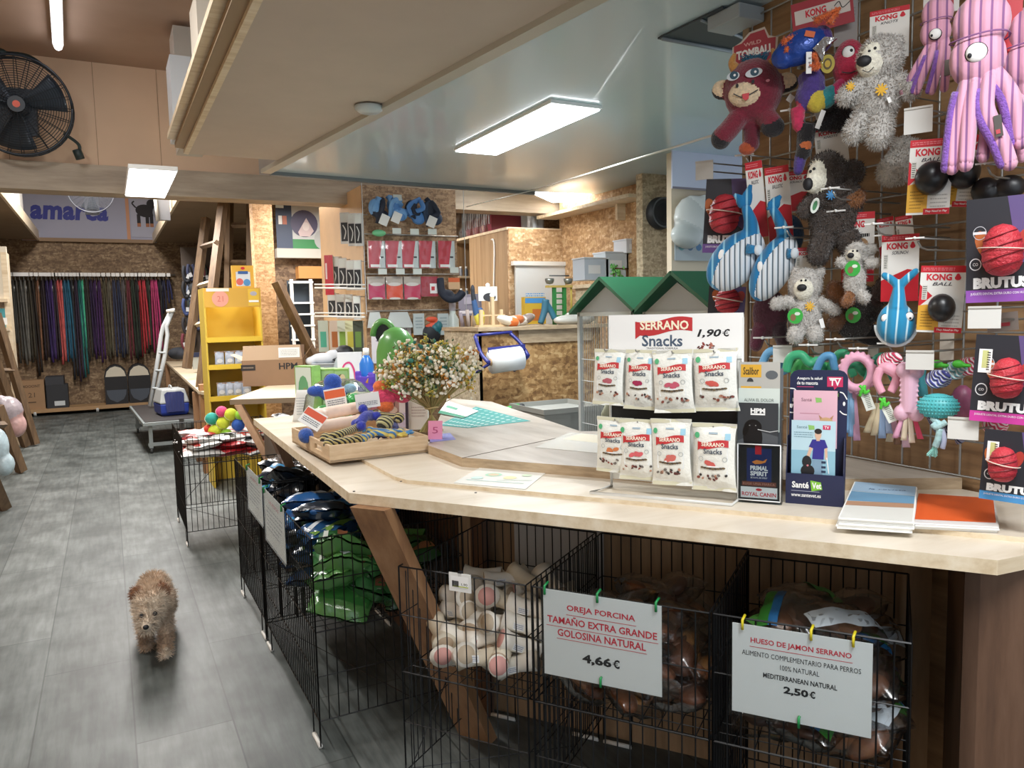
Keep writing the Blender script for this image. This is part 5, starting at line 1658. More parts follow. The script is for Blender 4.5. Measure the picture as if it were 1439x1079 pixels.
plush_body(M, k, [('t', ((0, 36, -4), (2, 18, 0), (-4, 4, 0)), (20, 19), SEG[0]), ('e', (8, -4, 8), (15, 18, 12), SEG[1], (0, 0, .3)), ('e', (26, 0, 4), (12, 17, 12), SEG[2], (0, 0, -.4)), ('e', (40, 8, 2), (12, 20, 12), SEG[3], (0, 0, -.6)), ('e', (46, 38, 2), (9, 22, 9), SEG[5], (0, 0, .1)), ('t', ((-18, -10, 4), (-16, -34, 4)), (11, 10), SEG[5]), ('t', ((-4, -34, -2), (-8, -72, 0)), (15, 12), BLK), ('e', (-6, -66, 9), (10, 10, 6), plush('#c86a3a')), ('t', ((-12, -76, -2), (-16, -98, 0)), (10, 8), SEG[0])], 2.2, 'body', t)
b = MB(k); b.disc(24, 44, 10, 13, 12, mk('#b8a63c', .5), 18); b.disc(24, 44, 6, 8, 12.4, mk('#5a4a1e', .5), 14); b.disc(24, 44, 4, 5, 12.8, mk('#c9a832', .5), 10); b.build('round_tag', t, solid=.001)
small_tag(t, k, (15, 36 - 68, 14), 7, 26, -.35)
# pink-red face
t, M, k = plush_toy('round crimson plush face with one big eye, half behind the large grey bear', 1193, 90, 1.93)
PKR = plush('#b12546', 110)
plush_body(M, k, [('e', (0, 0, 0), (25, 36, 18), PKR), ('e', (4, -22, 0), (24, 20, 16), PKR)], 2.2, 'body', t)
eye(t, k, (-1, 13, 14), 10, (4, 1, 2.6))
b = MB(k); b.line(bez([(-10, -14), (2, -17), (16, -13)], 5), 1.5, 19, INK); b.build('mouth', t, solid=.0008)
t, M, k = plush_toy('black plush toy behind the legs of the large grey bear', 1180, 165, 1.97)
plush_body(M, k, [('e', (0, 0, 0), (32, 20, 12), BLK), ('e', (-24, -6, 4), (14, 12, 9), BLK)], 2.2, 'body', t, 900, 4, .8)
small_tag(t, k, (-30, 2, 12), 8, 26, .35)

# octopuses
PNK = stripes('corduroy_pink', '#e0a3bb', '#8d5f8e', 15, 'X', .12, .9, .5)
PUR = plush('#8a5cb8', 120)
def octopus(label, px, py, X, s, arms, eyec=None, head=True, roll=0.0, collar=True):
    t, M, k = plush_toy(label, px, py, X, .95, 'plush_octopus', roll)
    parts = [('e', (0, 84 * s, 0), (43 * s, 42 * s, 30 * s), PNK), ('e', (-4 * s, 34 * s, 2), (42 * s, 42 * s, 30 * s), PNK), ('e', (-2 * s, 0, 0), (27 * s, 26 * s, 20 * s), PNK)]
    plush_body(M, k, parts, max(1.5, 2.6 * s), 'head', t, smooth=2)
    if collar:
        b = MB(k); b.tube([(-2 * s + 43.5 * s * cos(a), 61 * s + 2 * s * sin(a * 2), 2 + 31 * s * sin(a)) for a in [i * pi / 12 for i in range(25)]], 1.3 * s, mk('#8d5f8e', .9), 5); b.build('seam', t)
    if eyec: eye(t, k, eyec, 17.5 * s, (-9 * s, -4 * s, 3.6 * s), sy=.88)
    for pts, r, two in arms:
        b = MB(k)
        P = bez([Vector(q) * s for q in pts], 6)
        b.tube(P, [r * s * 1.0, r * s * .85], PNK, 12); b.ell(P[-1], r * s * .85, PNK, None, 12, 8); b.ell(P[0], r * s, PNK, None, 12, 8)
        a = b.build('arm', t)
        if two:
            b = MB(k); P2 = [q + Vector((two * r * s * .75, 0, 2)) for q in P[3:]]
            b.tube(P2, [r * s * .7, r * s * .6], PUR, 8); b.ell(P2[-1], r * s * .6, PUR, None, 8, 6); b.build('lining', a)
    return t, k
t, k = octopus('large pink striped plush octopus with a big white eye at the upper right', 1376, 116, 1.76, 1.0,
    [(((-16, 4, 6), (-28, -40, 12), (-36, -118, 10)), 13, -1), (((-6, -2, 10), (-12, -50, 18), (-16, -116, 18)), 14, 0), (((14, 4, 10), (10, -40, 18), (34, -90, 16), (46, -120, 12)), 14, -1), (((20, 8, 4), (46, -30, 8), (60, -90, 4)), 15, -1), (((6, -4, -6), (14, -50, -6), (8, -104, -4)), 12, 0)], (-5, 36, 27))
b = MB(k); b.box((29, -70, 32), (11, 30, 1.2), mk('#4a4440', .5), (0, 0, .15)); b.box((29, -78, 33), (6, 6, .8), mk('#b5404a', .5), (0, 0, .15)); b.build('label_patch', t)
t, k = octopus('small pink striped plush octopus left of the large one', 1316, 64, 1.90, .55,
    [(((-16, 4, 6), (-50, -50, 12), (-86, -108, 10)), 13, 1), (((-6, -2, 10), (-30, -60, 18), (-50, -112, 18)), 14, -1), (((14, 4, 10), (8, -50, 18), (-10, -118, 16)), 13, -1), (((20, 8, 4), (26, -50, 8), (22, -112, 4)), 14, 0)], (-2, -0 + 22 * .55 + 0, 17))
b = MB(k); b.box((16, -36, 12), (8, 22, 1), mk('#6a6058', .5)); b.build('label_patch', t)
octopus('pink striped plush octopus cut off by the right edge behind the large one', 1446, 120, 1.86, .9, [(((-10, 0, 0), (-14, -50, 6), (-8, -110, 6)), 14, 1), (((10, 0, 0), (16, -50, 6), (20, -110, 6)), 14, 0)], None)
hang_card('hang_card', 'red card behind the head of the large pink octopus', 1412, 45, 1.82, 48, 110, base=mk('#b8242f', .4), deco=lambda b, w, h, z: b.rect(-w * .3, 0, 6, h * .8, z, mk('#dcd6d2', .4)))
hang_card('hang_card', 'white card with red figures above the small pink octopus', 1322, 4, 1.96, 52, 30, base=mk('#d9d4cf', .4), deco=lambda b, w, h, z: (b.rect(w * .2, 0, w * .3, h * .7, z, mk('#a83a44', .5)), b.line(bez([(-w * .2, -h * .3), (-w * .1, h * .2), (0, -h * .2)], 4), 1.4, z, INK)))

# black ball cards
def ball_card(label, px, py, X, w, h, bc, br, roll=0.0, turn=.9):
    p = PX(px, py, X); M, k = front(p, turn, WALLN, roll)
    t = thing('ball_card', label, 'hang card', M)
    b = MB(k)
    b.box((0, 0, -.5), (w, h, 1), mk('#e9e8e3', .35))
    hero_card(b, w, h, .2, 'BALL')
    b.poly([(-w * .5, -h * .12), (-w * .2, h * .05), (-w * .5, h * .22)], .3, RED)
    b.poly([(-w * .5, -h * .47), (-w * .02, -h * .47), (-w * .02, -h * .2), (-w * .3, -h * .08), (-w * .5, -h * .1)], .35, mk('#dca63a', .45)); b.scribble(-w * .26, -h * .3, w * .34, h * .26, .6, mk('#8a6420', .5), 6, .25)
    b.scribble(w * .24, -h * .32, w * .38, h * .2, .5, mk('#b9b7b2', .5), 4, .3)
    b.rect(w * .2, -h * .46, w * .6, h * .08, .5, RED); b.text('They Need to Play', w * .2, -h * .46, w * .5, h * .035, .8, WHITE, .01, .3)
    b.build('card', t)
    b = MB(k); b.ell((bc[0], bc[1], br * .35), br, mk('#1b1b1d', .35), None, 28, 18); b.build('ball', t)
    return t
ball_card('white and yellow card with a black rubber ball below the large octopus', 1306, 248, 1.80, 62, 106, (3, -3), 24, -.04)
t = ball_card('second card with a black rubber ball, half hidden behind the first one', 1350, 240, 1.86, 54, 100, (6, -2), 24, -.12, .6)
ball_card('white and yellow card with a black rubber ball beside the blue fish', 1322, 420, 1.80, 64, 94, (2, -12), 20, -.05)
t, M, k = plush_toy('black rubber toy hanging behind the large octopus arms', 1404, 266, 1.88, .95, 'rubber_toy')
b = MB(k); rb = mk('#1c1b1d', .4); b.ell((-20, 0, 0), (22, 20, 16), rb); b.ell((14, 2, 0), (24, 18, 16), rb); fuse(b, 2, rb, 3).build('body', t)

# whales
WH = stripes('corduroy_white', '#dfe7ee', '#4f6270', 20, 'X', .16, .9, .4)
BLU = stripes('corduroy_blue', '#1674ab', '#8cc9e6', 9, 'X', .07, .9, .4)
BLUP = plush('#1f7fb4', 120)
def whale(label, px, py, X, L, Wd, ang, tail, fluke, fin, group=None, fin2=None):
    t, M, k = plush_toy(label, px, py, X, .95, 'plush_whale')
    Rz = Matrix.Rotation(ang, 3, 'Z')
    b = MB(k); b.ell((0, 0, 0), (L, Wd, Wd * .75), BLU, (0, 0, ang), 24, 16)
    ends = Rz @ Vector((L * .78, Wd * .18, 0))
    b.tube(bez([ends, ends.lerp(Vector(tail), .5) + Vector((3, 0, 0)), Vector(tail)], 5), [Wd * .42, 6], BLU, 10)
    def paint(c, n):
        q = Rz.transposed() @ c
        return WH if (q.y < Wd * .5 * (1 - (q.x / L) ** 2) and abs(q.x) < L * 1.02 and q.x > -L * .9 and c.y < ends.y + 6) else BLU
    fuse(b, 1.9, None, 4, paint).build('body', t)
    for f in fluke:
        b = MB(k); b.tube(bez([Vector(tail), Vector(tail).lerp(Vector(f), .5) + Vector((0, 2, 0)), Vector(f)], 4), [6, 8, 8.5, 8, 7, 5, 4, 3, 2.5][:9], BLU, 10, True, .5); b.build('fluke', t)
    b = MB(k); b.tube([fin[0], fin[1]], [8, 5], BLUP, 10, True, .5); b.ell(fin[1], (6, 8, 4), mk('#d9e4ec', .8), None, 10, 8); b.build('fin', t)
    q = Rz @ Vector((-L * .15, Wd * .55, Wd * .55))
    b = MB(k); b.ell(q, (5, 9, 3), WHITE, (0, 0, ang - .9), 12, 8); b.build('eye', t)
    return t
whale('front blue plush whale with striped white belly and raised tail', 1033, 366, 1.80, 50, 33, .82, (13, 76, 0), ((-2, 92, 4), (21, 104, 4)), ((16, 14, 24), (32, 12, 28)))
whale('second blue plush whale right behind the front one', 1086, 376, 1.84, 52, 27, 1.05, (-2, 84, -2), ((-8, 90, 2), (10, 100, 0)), ((20, 18, 16), (30, 18, 20)))
for lab, px, py, X, w, h, r in (('tall narrow card behind the tail of the front whale', 1063, 280, 1.87, 24, 108, .10), ('tall narrow card behind the tail of the second whale', 1094, 285, 1.9, 34, 104, .08)):
    hang_card('hang_card', 'white and red ' + lab, px, py, X, w, h, 'BALLISTIC', .8, r)
t, M, k = plush_toy('dark blue plush toy behind the second whale', 1108, 330, 1.97)
plush_body(M, k, [('e', (0, 0, 0), (22, 30, 12), plush('#1d3f5c')), ('e', (-6, -20, 0), (16, 16, 10), plush('#20485f'))], 2.2, 'body', t)

# blue fish on its card
t, M, k = plush_toy('blue plush fish with two round eyes hanging head down on its card', 1261, 440, 1.79, .95, 'plush_fish')
FB = stripes('fish_blue', '#1f8ab8', '#c2e4f0', 13, 'X', .07, .9, 2.0)
plush_body(M, k, [('e', (-2, -14, 0), (28, 30, 20), FB), ('t', ((-1, 8, 2), (0, 24, 2), (1, 40, 2)), (15, 7), FB), ('t', ((1, 38, 2), (-10, 48, 2), (-20, 54, 2)), (7, 5), FB), ('t', ((1, 38, 2), (14, 50, 2), (24, 58, 2)), (7, 5), FB)], 1.8, 'body', t)
b = MB(k); b.tube([(-2 + 29 * cos(a), -16 + 29 * sin(a), -3) for a in [pi + i * pi / 14 for i in range(15)]], 3.2, mk('#dfe8ec', .8), 6); b.build('belly_edge', t)
for c in ((-17, -6, 13), (17, -4, 13)): eye(t, k, c, 6.5, (2.2 if c[0] < 0 else 1, -2.4, 1.8))
hang_card('hang_card', 'white and red card with dog photos behind the blue fish', 1264, 376, 1.86, 53, 94, 'SCRUNCH')

# red rubber toy packs
RUB = mk('#c0333f', .45, 0, .08, 30, .5, 180)
def rubber_pack(label, px, py, X, w, h, bc, br, strip, roll=0.0, sticker=True, word='BRUTUS', turn=.9, emblem=True):
    p = PX(px, py, X); M, k = front(p, turn, WALLN, roll)
    t = thing('rubber_toy_pack', label, 'toy pack', M)
    b = MB(k)
    b.box((0, 0, -1), (w, h, 2), mk('#2b2c33', .4))
    b.poly([(w * .1, h * .5), (w * .5, h * .5), (w * .5, -h * .2), (w * .25, -h * .1)], .3, mk('#5d4c7c', .45))
    b.disc(bc[0] - br[0] * .9, bc[1] + br[1] * .3, br[0] * .35, br[1] * .55, .4, mk('#b06030', .5), 14, .4); b.disc(bc[0] + br[0] * .9, bc[1] + br[1] * .3, br[0] * .35, br[1] * .5, .4, mk('#b03a30', .5), 14, -.4)
    b.rect(0, -h * .44, w, h * .12, .4, mk(strip, .45))
    b.text(word, w * .02, -h * .315, w * .82, h * .11, .6, WHITE, .07)
    b.text('JUGUETE DENTAL EXTRA DURO CON HUECO', 0, -h * .42, w * .86, h * .03, .7, mk('#f0e6f0', .5), .01)
    if emblem: b.ring(-w * .36, -h * .13, w * .075, w * .09, .5, mk('#d9d9dc', .5)); b.text('CO', -w * .36, -h * .13, w * .08, h * .03, .6, mk('#d9d9dc', .5), .02); b.ring(-w * .3, h * .17, w * .09, w * .10, .5, mk('#b8bac0', .5)); b.rect(-w * .3, h * .17, w * .2, h * .025, .6, mk('#d9d9dc', .5))
    b.build('card', t)
    b = MB(k)
    prof = []
    for i in range(25):
        u = i / 24 * 2 - 1
        r = br[0] * max(0, 1 - abs(u) ** 3.2) ** .5 * (1.0 - .16 * max(0, u)) * (1 - .06 * abs(sin(i * 1.15)))
        prof.append((max(.01, r), u * br[1]))
    b.lathe(prof, RUB, 26, Matrix.Translation((bc[0], bc[1], br[0] * .45)) @ Matrix.Rotation(-pi / 2, 4, 'X') @ Matrix.Scale(1, 4))
    b.build('rubber_toy', t)
    b = MB(k)
    for yy, sl in ((.55, .2), (.15, .22), (-.25, .22), (-.62, .2)):
        pts = []
        for i in range(13):
            a = -1.2 + 2.4 * i / 12
            u = yy + sl * sin(a)
            r = br[0] * (1 - abs(u) ** 3.2) ** .5 * (1 - .16 * max(0, u)) + .3
            pts.append((bc[0] + r * sin(a), bc[1] + u * br[1], br[0] * .45 + r * cos(a)))
        b.tube(pts, .9, mk('#7d1d28', .5), 4, False)
    b.build('groove', t)
    b = MB(k); b.tube([(bc[0] + br[0] * 1.15 * sin(a) , bc[1] + 2 - 3 * sin(a), br[0] * .45 + br[0] * 1.06 * cos(a)) for a in [-1.5 + .25 * i for i in range(13)]], .9, mk('#e0c9bb', .6), 5); b.build('tie_cord', t)
    if sticker:
        b = MB(k); b.box((-w * .34, h * .2, 1.0), (w * .19, h * .27, .6), WHITE); b.rect(-w * .34, h * .22, w * .09, h * .2, 1.5, mk('#c9cc8a', .5)); b.scribble(-w * .29, h * .2, w * .05, h * .22, 1.6, INK, 8, .5); b.build('sticker', t)
    return t
rubber_pack('red rubber toy on a purple-edged black card, topmost of three at right', 1405, 350, 1.76, 98, 148, (4, -2), (31, 37), '#8b4fa8', .02, False)
rubber_pack('red rubber toy on a pink-edged black card, middle of three at right', 1415, 533, 1.76, 100, 124, (0, 3), (25, 29), '#c83e9a', -.05)
rubber_pack('red rubber toy on a blue-edged black card, lowest of three at right', 1422, 656, 1.76, 88, 100, (-13, 4), (22, 25), '#4a90c8', -.05)
rubber_pack('red rubber toy on a dark card left of the front whale', 1018, 303, 1.88, 58, 104, (0, 2), (22, 28), '#6a4a8c', -.06, False, emblem=False)
rubber_pack('red rubber toy pack under the front whale, mostly hidden', 1020, 432, 1.9, 52, 60, (2, 10), (18, 18), '#8b3a5a', -.06, False, emblem=False)
# soft teethers and rope toys on the lowest row
def teether(label, px, py, X, fn, mat, name='teether', vox=1.2, sm=2, grp=None):
    M, k = front(PX(px, py, X), .9)
    b = MB(k); fn(b, mat)
    o = fuse(b, vox, mat, sm).build(name, None, M)
    return tag(o, label, 'dog toy', grp), M, k
RUBP = mk('#e0a6bd', .5, 0, 0, 8, .2, 60)
def f_ring(b, m):
    b.tube([(20 * cos(a), 22 * sin(a), 0) for a in [i * 2 * pi / 24 for i in range(25)]], 6.5, m, 10)
    for i in range(20): a = i * 2 * pi / 20; b.ell((26 * cos(a), 28 * sin(a), 0), 3.2, m, None, 8, 6)
teether('pink nubbed teething ring hanging over the navy stand', 1204, 523, 1.78, f_ring, RUBP)
def f_curl(b, m): b.tube(bez([(-26, -10, 0), (-20, 10, 2), (-4, 14, 4), (8, 2, 4), (20, 6, 2), (28, -12, 0)], 5), [7, 6], m, 10)
def f_curl2(b, m): b.tube(bez([(-18, -20, 0), (-6, 10, 3), (8, 14, 4), (12, 0, 2), (20, -18, 0)], 5), [6, 6], m, 10)
for i, (px, py, X, c, f, lab) in enumerate(((1130, 512, 1.80, '#3fa877', f_curl, 'green curled rubber teether right of the blank ticket plate'), (1160, 514, 1.80, '#5a97c2', f_curl2, 'light blue curled rubber teether above the navy stand'), (1142, 520, 1.86, '#48b060', f_curl, 'green rubber teether behind the curled ones'), (1180, 510, 1.86, '#3f9f74', f_curl2, 'green rubber teether left of the pink ring'), (1236, 515, 1.84, '#35a287', f_curl2, 'teal rubber teether right of the pink ring'), (1083, 507, 1.82, '#6aa5cf', f_curl2, 'light blue teether left of the blank ticket plate'), (1206, 525, 1.84, '#2f8a62', f_curl, 'dark green teether seen through the pink ring'), (1112, 518, 1.88, '#3f9a52', f_curl, 'green teether behind the blank ticket plate'))):
    teether(lab, px, py, X, f, mk(c, .45))
def f_claw(b, m): b.tube(bez([(-14, 12, 0), (-18, -4, 2), (-10, -22, 4)], 5), [7, 6], m, 10); b.tube(bez([(-6, 14, 0), (10, 2, 2), (2, -20, 4)], 5), [8, 6], m, 10); b.ell((-4, 14, 0), (14, 8, 7), m)
teether('pink clawed teether below the blank plate by the ball card', 1250, 530, 1.78, f_claw, mk('#dfa0b4', .5))
def f_knot(b, m):
    for i in range(5): b.tube([(15 * cos(a + i) * (1 - i * .1), 9 * sin(a + i * 1.3), 6 * sin(2 * a + i)) for a in [j * .45 for j in range(15)]], 4.5, m, 8)
KRED = twist('rope_pink_white', '#d43f62', '#f2e3e6', 50); KTEAL = twist('rope_teal_white', '#7fb6bd', '#dfe9e8', 50); KVIO = twist('rope_violet_white', '#3a3f8a', '#c9cbe0', 50)
for lab, px, py, X, m in (('red and white knotted rope above the pink bone', 1250, 507, 1.80, KRED), ('violet and white knotted rope above the teal ball', 1318, 532, 1.80, KVIO), ('pale teal knotted rope beside the green ties', 1342, 520, 1.86, KTEAL), ('red and white rope end left of the middle rubber toy pack', 1362, 514, 1.88, KRED), ('pink and white rope left of the lowest rubber toy pack', 1398, 597, 1.86, KRED)):
    teether(lab, px, py, X, f_knot, m, 'rope_knot', 1.3, 1)
# pink bone with ribbons, and other ribbon tails
def ribbons(label, px, py, X, cols, L, w=9, seed=0, spread=16):
    M, k = front(PX(px, py, X), .9)
    t = thing('ribbon_tail', label, 'dog toy', M)
    b = MB(); b.tube([(0, 0, 0), (XW - .023 - M.translation.x, 0, 0)], .0022, CHROME, 5)
    o = b.build('hanger', t); o.matrix_parent_inverse = M.inverted(); o.matrix_basis = Matrix.Translation(M.translation)
    R = random.Random(seed)
    for i, c in enumerate(cols):
        b = MB(k); x0 = (i - (len(cols) - 1) / 2) * spread * .35; x1 = (i - (len(cols) - 1) / 2) * spread
        b.sheet(lambda u, v, x0=x0, x1=x1, i=i: Vector((x0 + (x1 - x0) * v + (u - .5) * w * (.6 + .5 * v), -L * v * (.85 + .15 * ((i * 7) % 3) / 2), 2 * sin(u * 3 + i) + 3 * sin(v * 3 + i))), 3, 8, mk(c, .85))
        b.build('ribbon', t, solid=.001)
    return t, M, k
def f_bone(b, m):
    b.tube([(0, 30, 0), (0, -24, 0)], [13, 12], m, 14)
    for c in ((-8, 34, 0), (9, 34, 0), (-10, -26, 0), (11, -26, 0)): b.ell(c, 12, m)
    for i in range(7):
        for s in (-1, 1): b.ell((s * 12, 20 - i * 7, 5), 2.4, m, None, 8, 6)
teether('pink nubbed rubber bone above pink ribbons', 1277, 554, 1.78, f_bone, mk('#dcb0c4', .5), 'teether', 1.4, 2)
ribbons('pink, cream and coral ribbons under the pink rubber bone', 1276, 580, 1.78, ['#d9a0bd', '#d9cdb4', '#e0d3c0', '#d4506e'], 42, 8, 1, 12)
ribbons('light blue and pink ribbons under the pink teething ring', 1197, 545, 1.79, ['#7fa9cf', '#8fb7da', '#d9a6bf'], 74, 9, 2, 8)
ribbons('cream, blue and pink ribbons tied with a green band', 1240, 566, 1.80, ['#cbbd9c', '#d6c9a8', '#8fa9c9', '#9fb3d0', '#c9a0b4'], 50, 10, 3, 11)
ribbons('cream and brown ribbons behind the pink bone', 1262, 580, 1.88, ['#c9bda0', '#8a6a52', '#d9b9c4'], 48, 10, 5, 12)
for lab, px, py, r in (('white barcode ticket on a green tie below the pink ring', 1219, 563, .35), ('green and white ticket on a green tie left of the pink bone', 1249, 580, .45)):
    M, k = front(PX(px, py, 1.76), .9, WALLN, r)
    t = thing('barcode_ticket', lab, 'tag', M)
    b = MB(k); b.box((0, 0, 0), (14, 26, .6), mk('#dfe3da', .5)); b.scribble(1, 0, 8, 20, .5, mk('#7a8078', .5), 8, .5); b.build('ticket', t)
    b = MB(k); gt = mk('#4fc23a', .5); b.tube(bez([(-8, 10, 2), (-2, 17, 4), (4, 22, 3), (0, 12, 4), (8, 14, 3)], 4), 2.2, gt, 6); b.tube(bez([(-6, 16, 2), (2, 14, 4), (-3, 24, 3)], 4), 2.2, gt, 6); b.build('tie', t)
# teal ball with rope
M, k = front(PX(1318, 570, 1.78), .9)
t = thing('rope_ball', 'teal dimpled rubber ball with a pale rope knotted through it', 'dog toy', M)
TEAL = mk('#4fb0b5', .45)
b = MB(k); b.ell((0, 0, 0), (30, 18, 20), TEAL, None, 24, 14)
for j in range(-3, 4):
    for i in range(18):
        a = pi * i / 17
        y = j * 4.6; r = sqrt(max(0, 1 - (y / 18) ** 2))
        b.ell((30 * r * cos(a), y, 20 * r * sin(a)), 1.6, TEAL, None, 6, 4)
b.build('ball', t)
RT = mk('#a9cdd0', .9, 0, .15, 60, .5, 120)
b = MB(k); b.tube(bez([(-8, -16, 6), (4, -24, 12), (12, -20, 14), (0, -28, 14), (-6, -24, 12), (4, -32, 12)], 5), 4.5, RT, 8); b.tube(bez([(4, -30, 12), (2, -44, 12), (-2, -56, 12)], 4), 5, RT, 8); b.tube(bez([(6, -30, 10), (10, -44, 10), (8, -58, 10)], 4), 4, mk('#b4bcd6', .9), 8); b.build('rope', t)
b = MB(k); R = random.Random(1)
for i in range(26): b.tube([(-2 + R.uniform(-3, 3), -55, 12 + R.uniform(-2, 2)), (-8 + R.uniform(-6, 10), -68 + R.uniform(-3, 3), 12 + R.uniform(-4, 4))], .9, mk('#8fc9c0', .9), 4)
b.build('fringe', t)
t, M, k = plush_toy('dark blue and grey rope toy behind the teal ball', 1336, 598, 1.86, .95, 'rope_toy')
b = MB(k); b.tube(bez([(-30, 14, 0), (-16, -6, 4), (4, -4, 4), (14, -22, 0)], 5), 7, twist('rope_navy', '#2a3050', '#8a8fa8', 50), 8); b.build('rope', t)
t, M, k = plush_toy('maroon rubber ball pack between the teal ball and the middle rubber toy pack', 1352, 566, 1.86, .95, 'rubber_ball')
b = MB(k); b.ell((0, 0, 0), (18, 26, 14), mk('#8a4a68', .4, 0, .2, 40)); b.build('ball', t)
teether('teal dimpled stick behind the pink bone', 1292, 540, 1.84, lambda b, m: (b.tube([(0, 18, 0), (4, -16, 0)], [8, 9], m, 10), b.ell((0, 18, 0), 9, m)), mk('#4aa3ae', .5))
for px, py, lab in ((1320, 511, 'bright green plastic tie under the blank plate'), (1350, 511, 'small green plastic tie right of the blank plate')):
    teether(lab, px, py, 1.84, lambda b, m: (b.ell((-4, 0, 0), (9, 6, 5), m), b.ell((6, -2, 0), (9, 3, 4), m)), mk('#4fc23a', .5), 'plastic_tie')
# cards stacked on hooks behind, dark gaps
for px, py, w, h, c, lab in ((1150, 505, 14, 40, '#c9c4ba', 'leftmost'), (1176, 500, 12, 44, '#8a7866', 'second'), (1226, 500, 14, 40, '#cfcabf', 'third'), (1330, 486, 20, 40, '#b9b0a2', 'rightmost')):
    hang_card('back_card', 'blank backing card on the grid behind the lowest hooks, %s of four' % lab, px, py, 2.06, w, h, base=mk(c, .5), deco=lambda b, w, h, z: None, turn=.6)
t, M, k = plush_toy('black and red plush toy filling the gap right of the grey bear with daisy', 1232, 470, 2.0)
plush_body(M, k, [('e', (0, 0, 0), (34, 16, 8), BLK), ('e', (-26, 6, 0), (14, 14, 8), plush('#4a2a20'))], 2.4, 'body', t)
p = PX(1402, 452, 1.84); M, k = front(p, .6)
b = MB(k); b.box((6, 0, -1), (44, 26, 1.5), mk('#8d8078', .6), (0, 0, .1)); b.rect(2, -4, 30, 5, .6, mk('#a83a44', .5), .1)
tag(b.build('back_card', None, M), 'grey card with a red line behind the blank plate under the top rubber toy pack', 'hang card')


# ------------------------------------------------------------------ harness display column in the middle
FY = Vector((0, -1, 0))
def fy(px, py, Y, turn=0.0, roll=0.0, tilt=0.0):
    return front(PY(px, py, Y), turn, FY, roll, tilt)


def lx(px, py, X, turn=0.0, roll=0.0): return front(PX(px, py, X), turn, WALLN, roll)


YD = 6.20
c0, c1 = PY(513, 400, YD), PY(643, 400, YD)
zt, zbm = PY(560, 262, YD).z, PY(560, 500, YD).z
t = thing('display_column', 'brown wooden display column hung with harnesses and packs, behind the counter', 'display column', (c0.x, YD, 0))
b = MB(); w = c1.x - c0.x
b.box((w / 2, .012, zt / 2), (w, .024, zt), osb('column_board', [(.2, '#7b6048'), (.5, '#97795b'), (.8, '#ad9070')], 1.4)); b.build('front_board', t)
b = MB(); b.box((.012, .72, zt / 2), (.024, 1.4, zt), mk('#c7a67f', .6, 0, .06, 5)); b.build('side_board', t)
b = MB(); b.box((w / 2, -.10, zt + .01), (w + .06, .004, .02), FILM); b.box((-.03, -.10, zt - .5), (.004, .004, 1.1), mk('#c9cdcf', .2)); b.box((w + .03, -.10, zt - .5), (.004, .004, 1.1), mk('#c9cdcf', .2)); b.build('edge_strip', t)
b = MB()
for z in (PY(560, 330, YD).z, PY(560, 385, YD).z, PY(560, 436, YD).z): b.tube([(0, -.03, z), (w, -.03, z)], .006, CHROME, 6)
b.build('hook_rail', t)
# red and silver packs, two rows
def pack(label, px, py, Y, w, h, fn, group=None, name='toy_pack', turn=.1, roll=0.0, film=True, plane='Y', th=6):
    M, k = fy(px, py, Y, turn, roll) if plane == 'Y' else lx(px, py, Y, turn, roll)
    t = thing(name, label, 'pack', M, group)
    b = MB(k); b.box((0, 0, -th / 2), (w, h, th), mk('#c9c9c6', .4)); fn(b, w, h); b.build('pack', t)
    if plane == 'X':
        b = MB(); b.tube([(0, 0, 0), (c0.x + .012 - M.translation.x, 0, 0)], .003, CHROME, 5); o = b.build('peg', t); o.matrix_parent_inverse = M.inverted(); o.matrix_basis = Matrix.Translation(M.translation + Vector((0, 0, h * k.y * .46)))
    if film:
        b = MB(k); b.sheet(lambda u, v: Vector(((u - .5) * w * 1.06, (v - .5) * h * 1.04, 1.4 + 1.2 * sin(u * 9 + v * 5) * sin(v * 8))), 6, 8, FILM2); b.build('film', t)
    return t
def p_red(b, w, h):
    b.poly([(-w * .5, -h * .5), (w * .1, -h * .5), (w * .34, h * .5), (-w * .5, h * .5)], .2, mk('#c02c3f', .4)); b.poly([(w * .1, -h * .5), (w * .5, -h * .5), (w * .5, h * .5), (w * .34, h * .5)], .2, mk('#c3cccb', .4))
    b.rect(w * .3, -h * .1, w * .2, h * .06, .4, INK); b.rect(-w * .1, -h * .42, w * .6, h * .1, .4, WHITE)
for i, (px, lab) in enumerate(((529, 'leftmost'), (553, 'second'), (576, 'third'), (600, 'fourth'), (627, 'rightmost'))):
    pack('red and silver foil pack on the display column, %s in the upper row' % lab, px, 357, YD - .12, 23, 38, p_red)
def p_bow(col):
    def fn(b, w, h):
        b.rect(0, h * .32, w, h * .36, .2, mk('#b9aea2', .4)); b.rect(0, -h * .16, w, h * .66, .2, mk(col, .4)); b.disc(0, h * .16, w * .4, h * .08, .4, mk('#d9d4cd', .4), 12); b.disc(0, -h * .46, w * .35, h * .05, .4, mk('#d9d4cd', .4), 12)
    return fn
for px, col, lab in ((529, '#c2305f', 'crimson pack, leftmost in the lower row of the display column'), (554, '#e0522f', 'orange-red pack, second in the lower row of the display column'), (579, '#c42a55', 'dark pink pack, third in the lower row of the display column')):
    pack(lab, px, 404, YD - .12, 23, 32, p_bow(col))
pack('red pack with a white label, fourth in the lower row of the display column', 603, 402, YD - .12, 24, 28, lambda b, w, h: (b.rect(0, 0, w, h, .2, mk('#a8283a', .5)), b.rect(w * .25, -h * .1, w * .45, h * .5, .4, WHITE), b.rect(w * .2, -h * .1, w * .2, h * .2, .6, RED)))
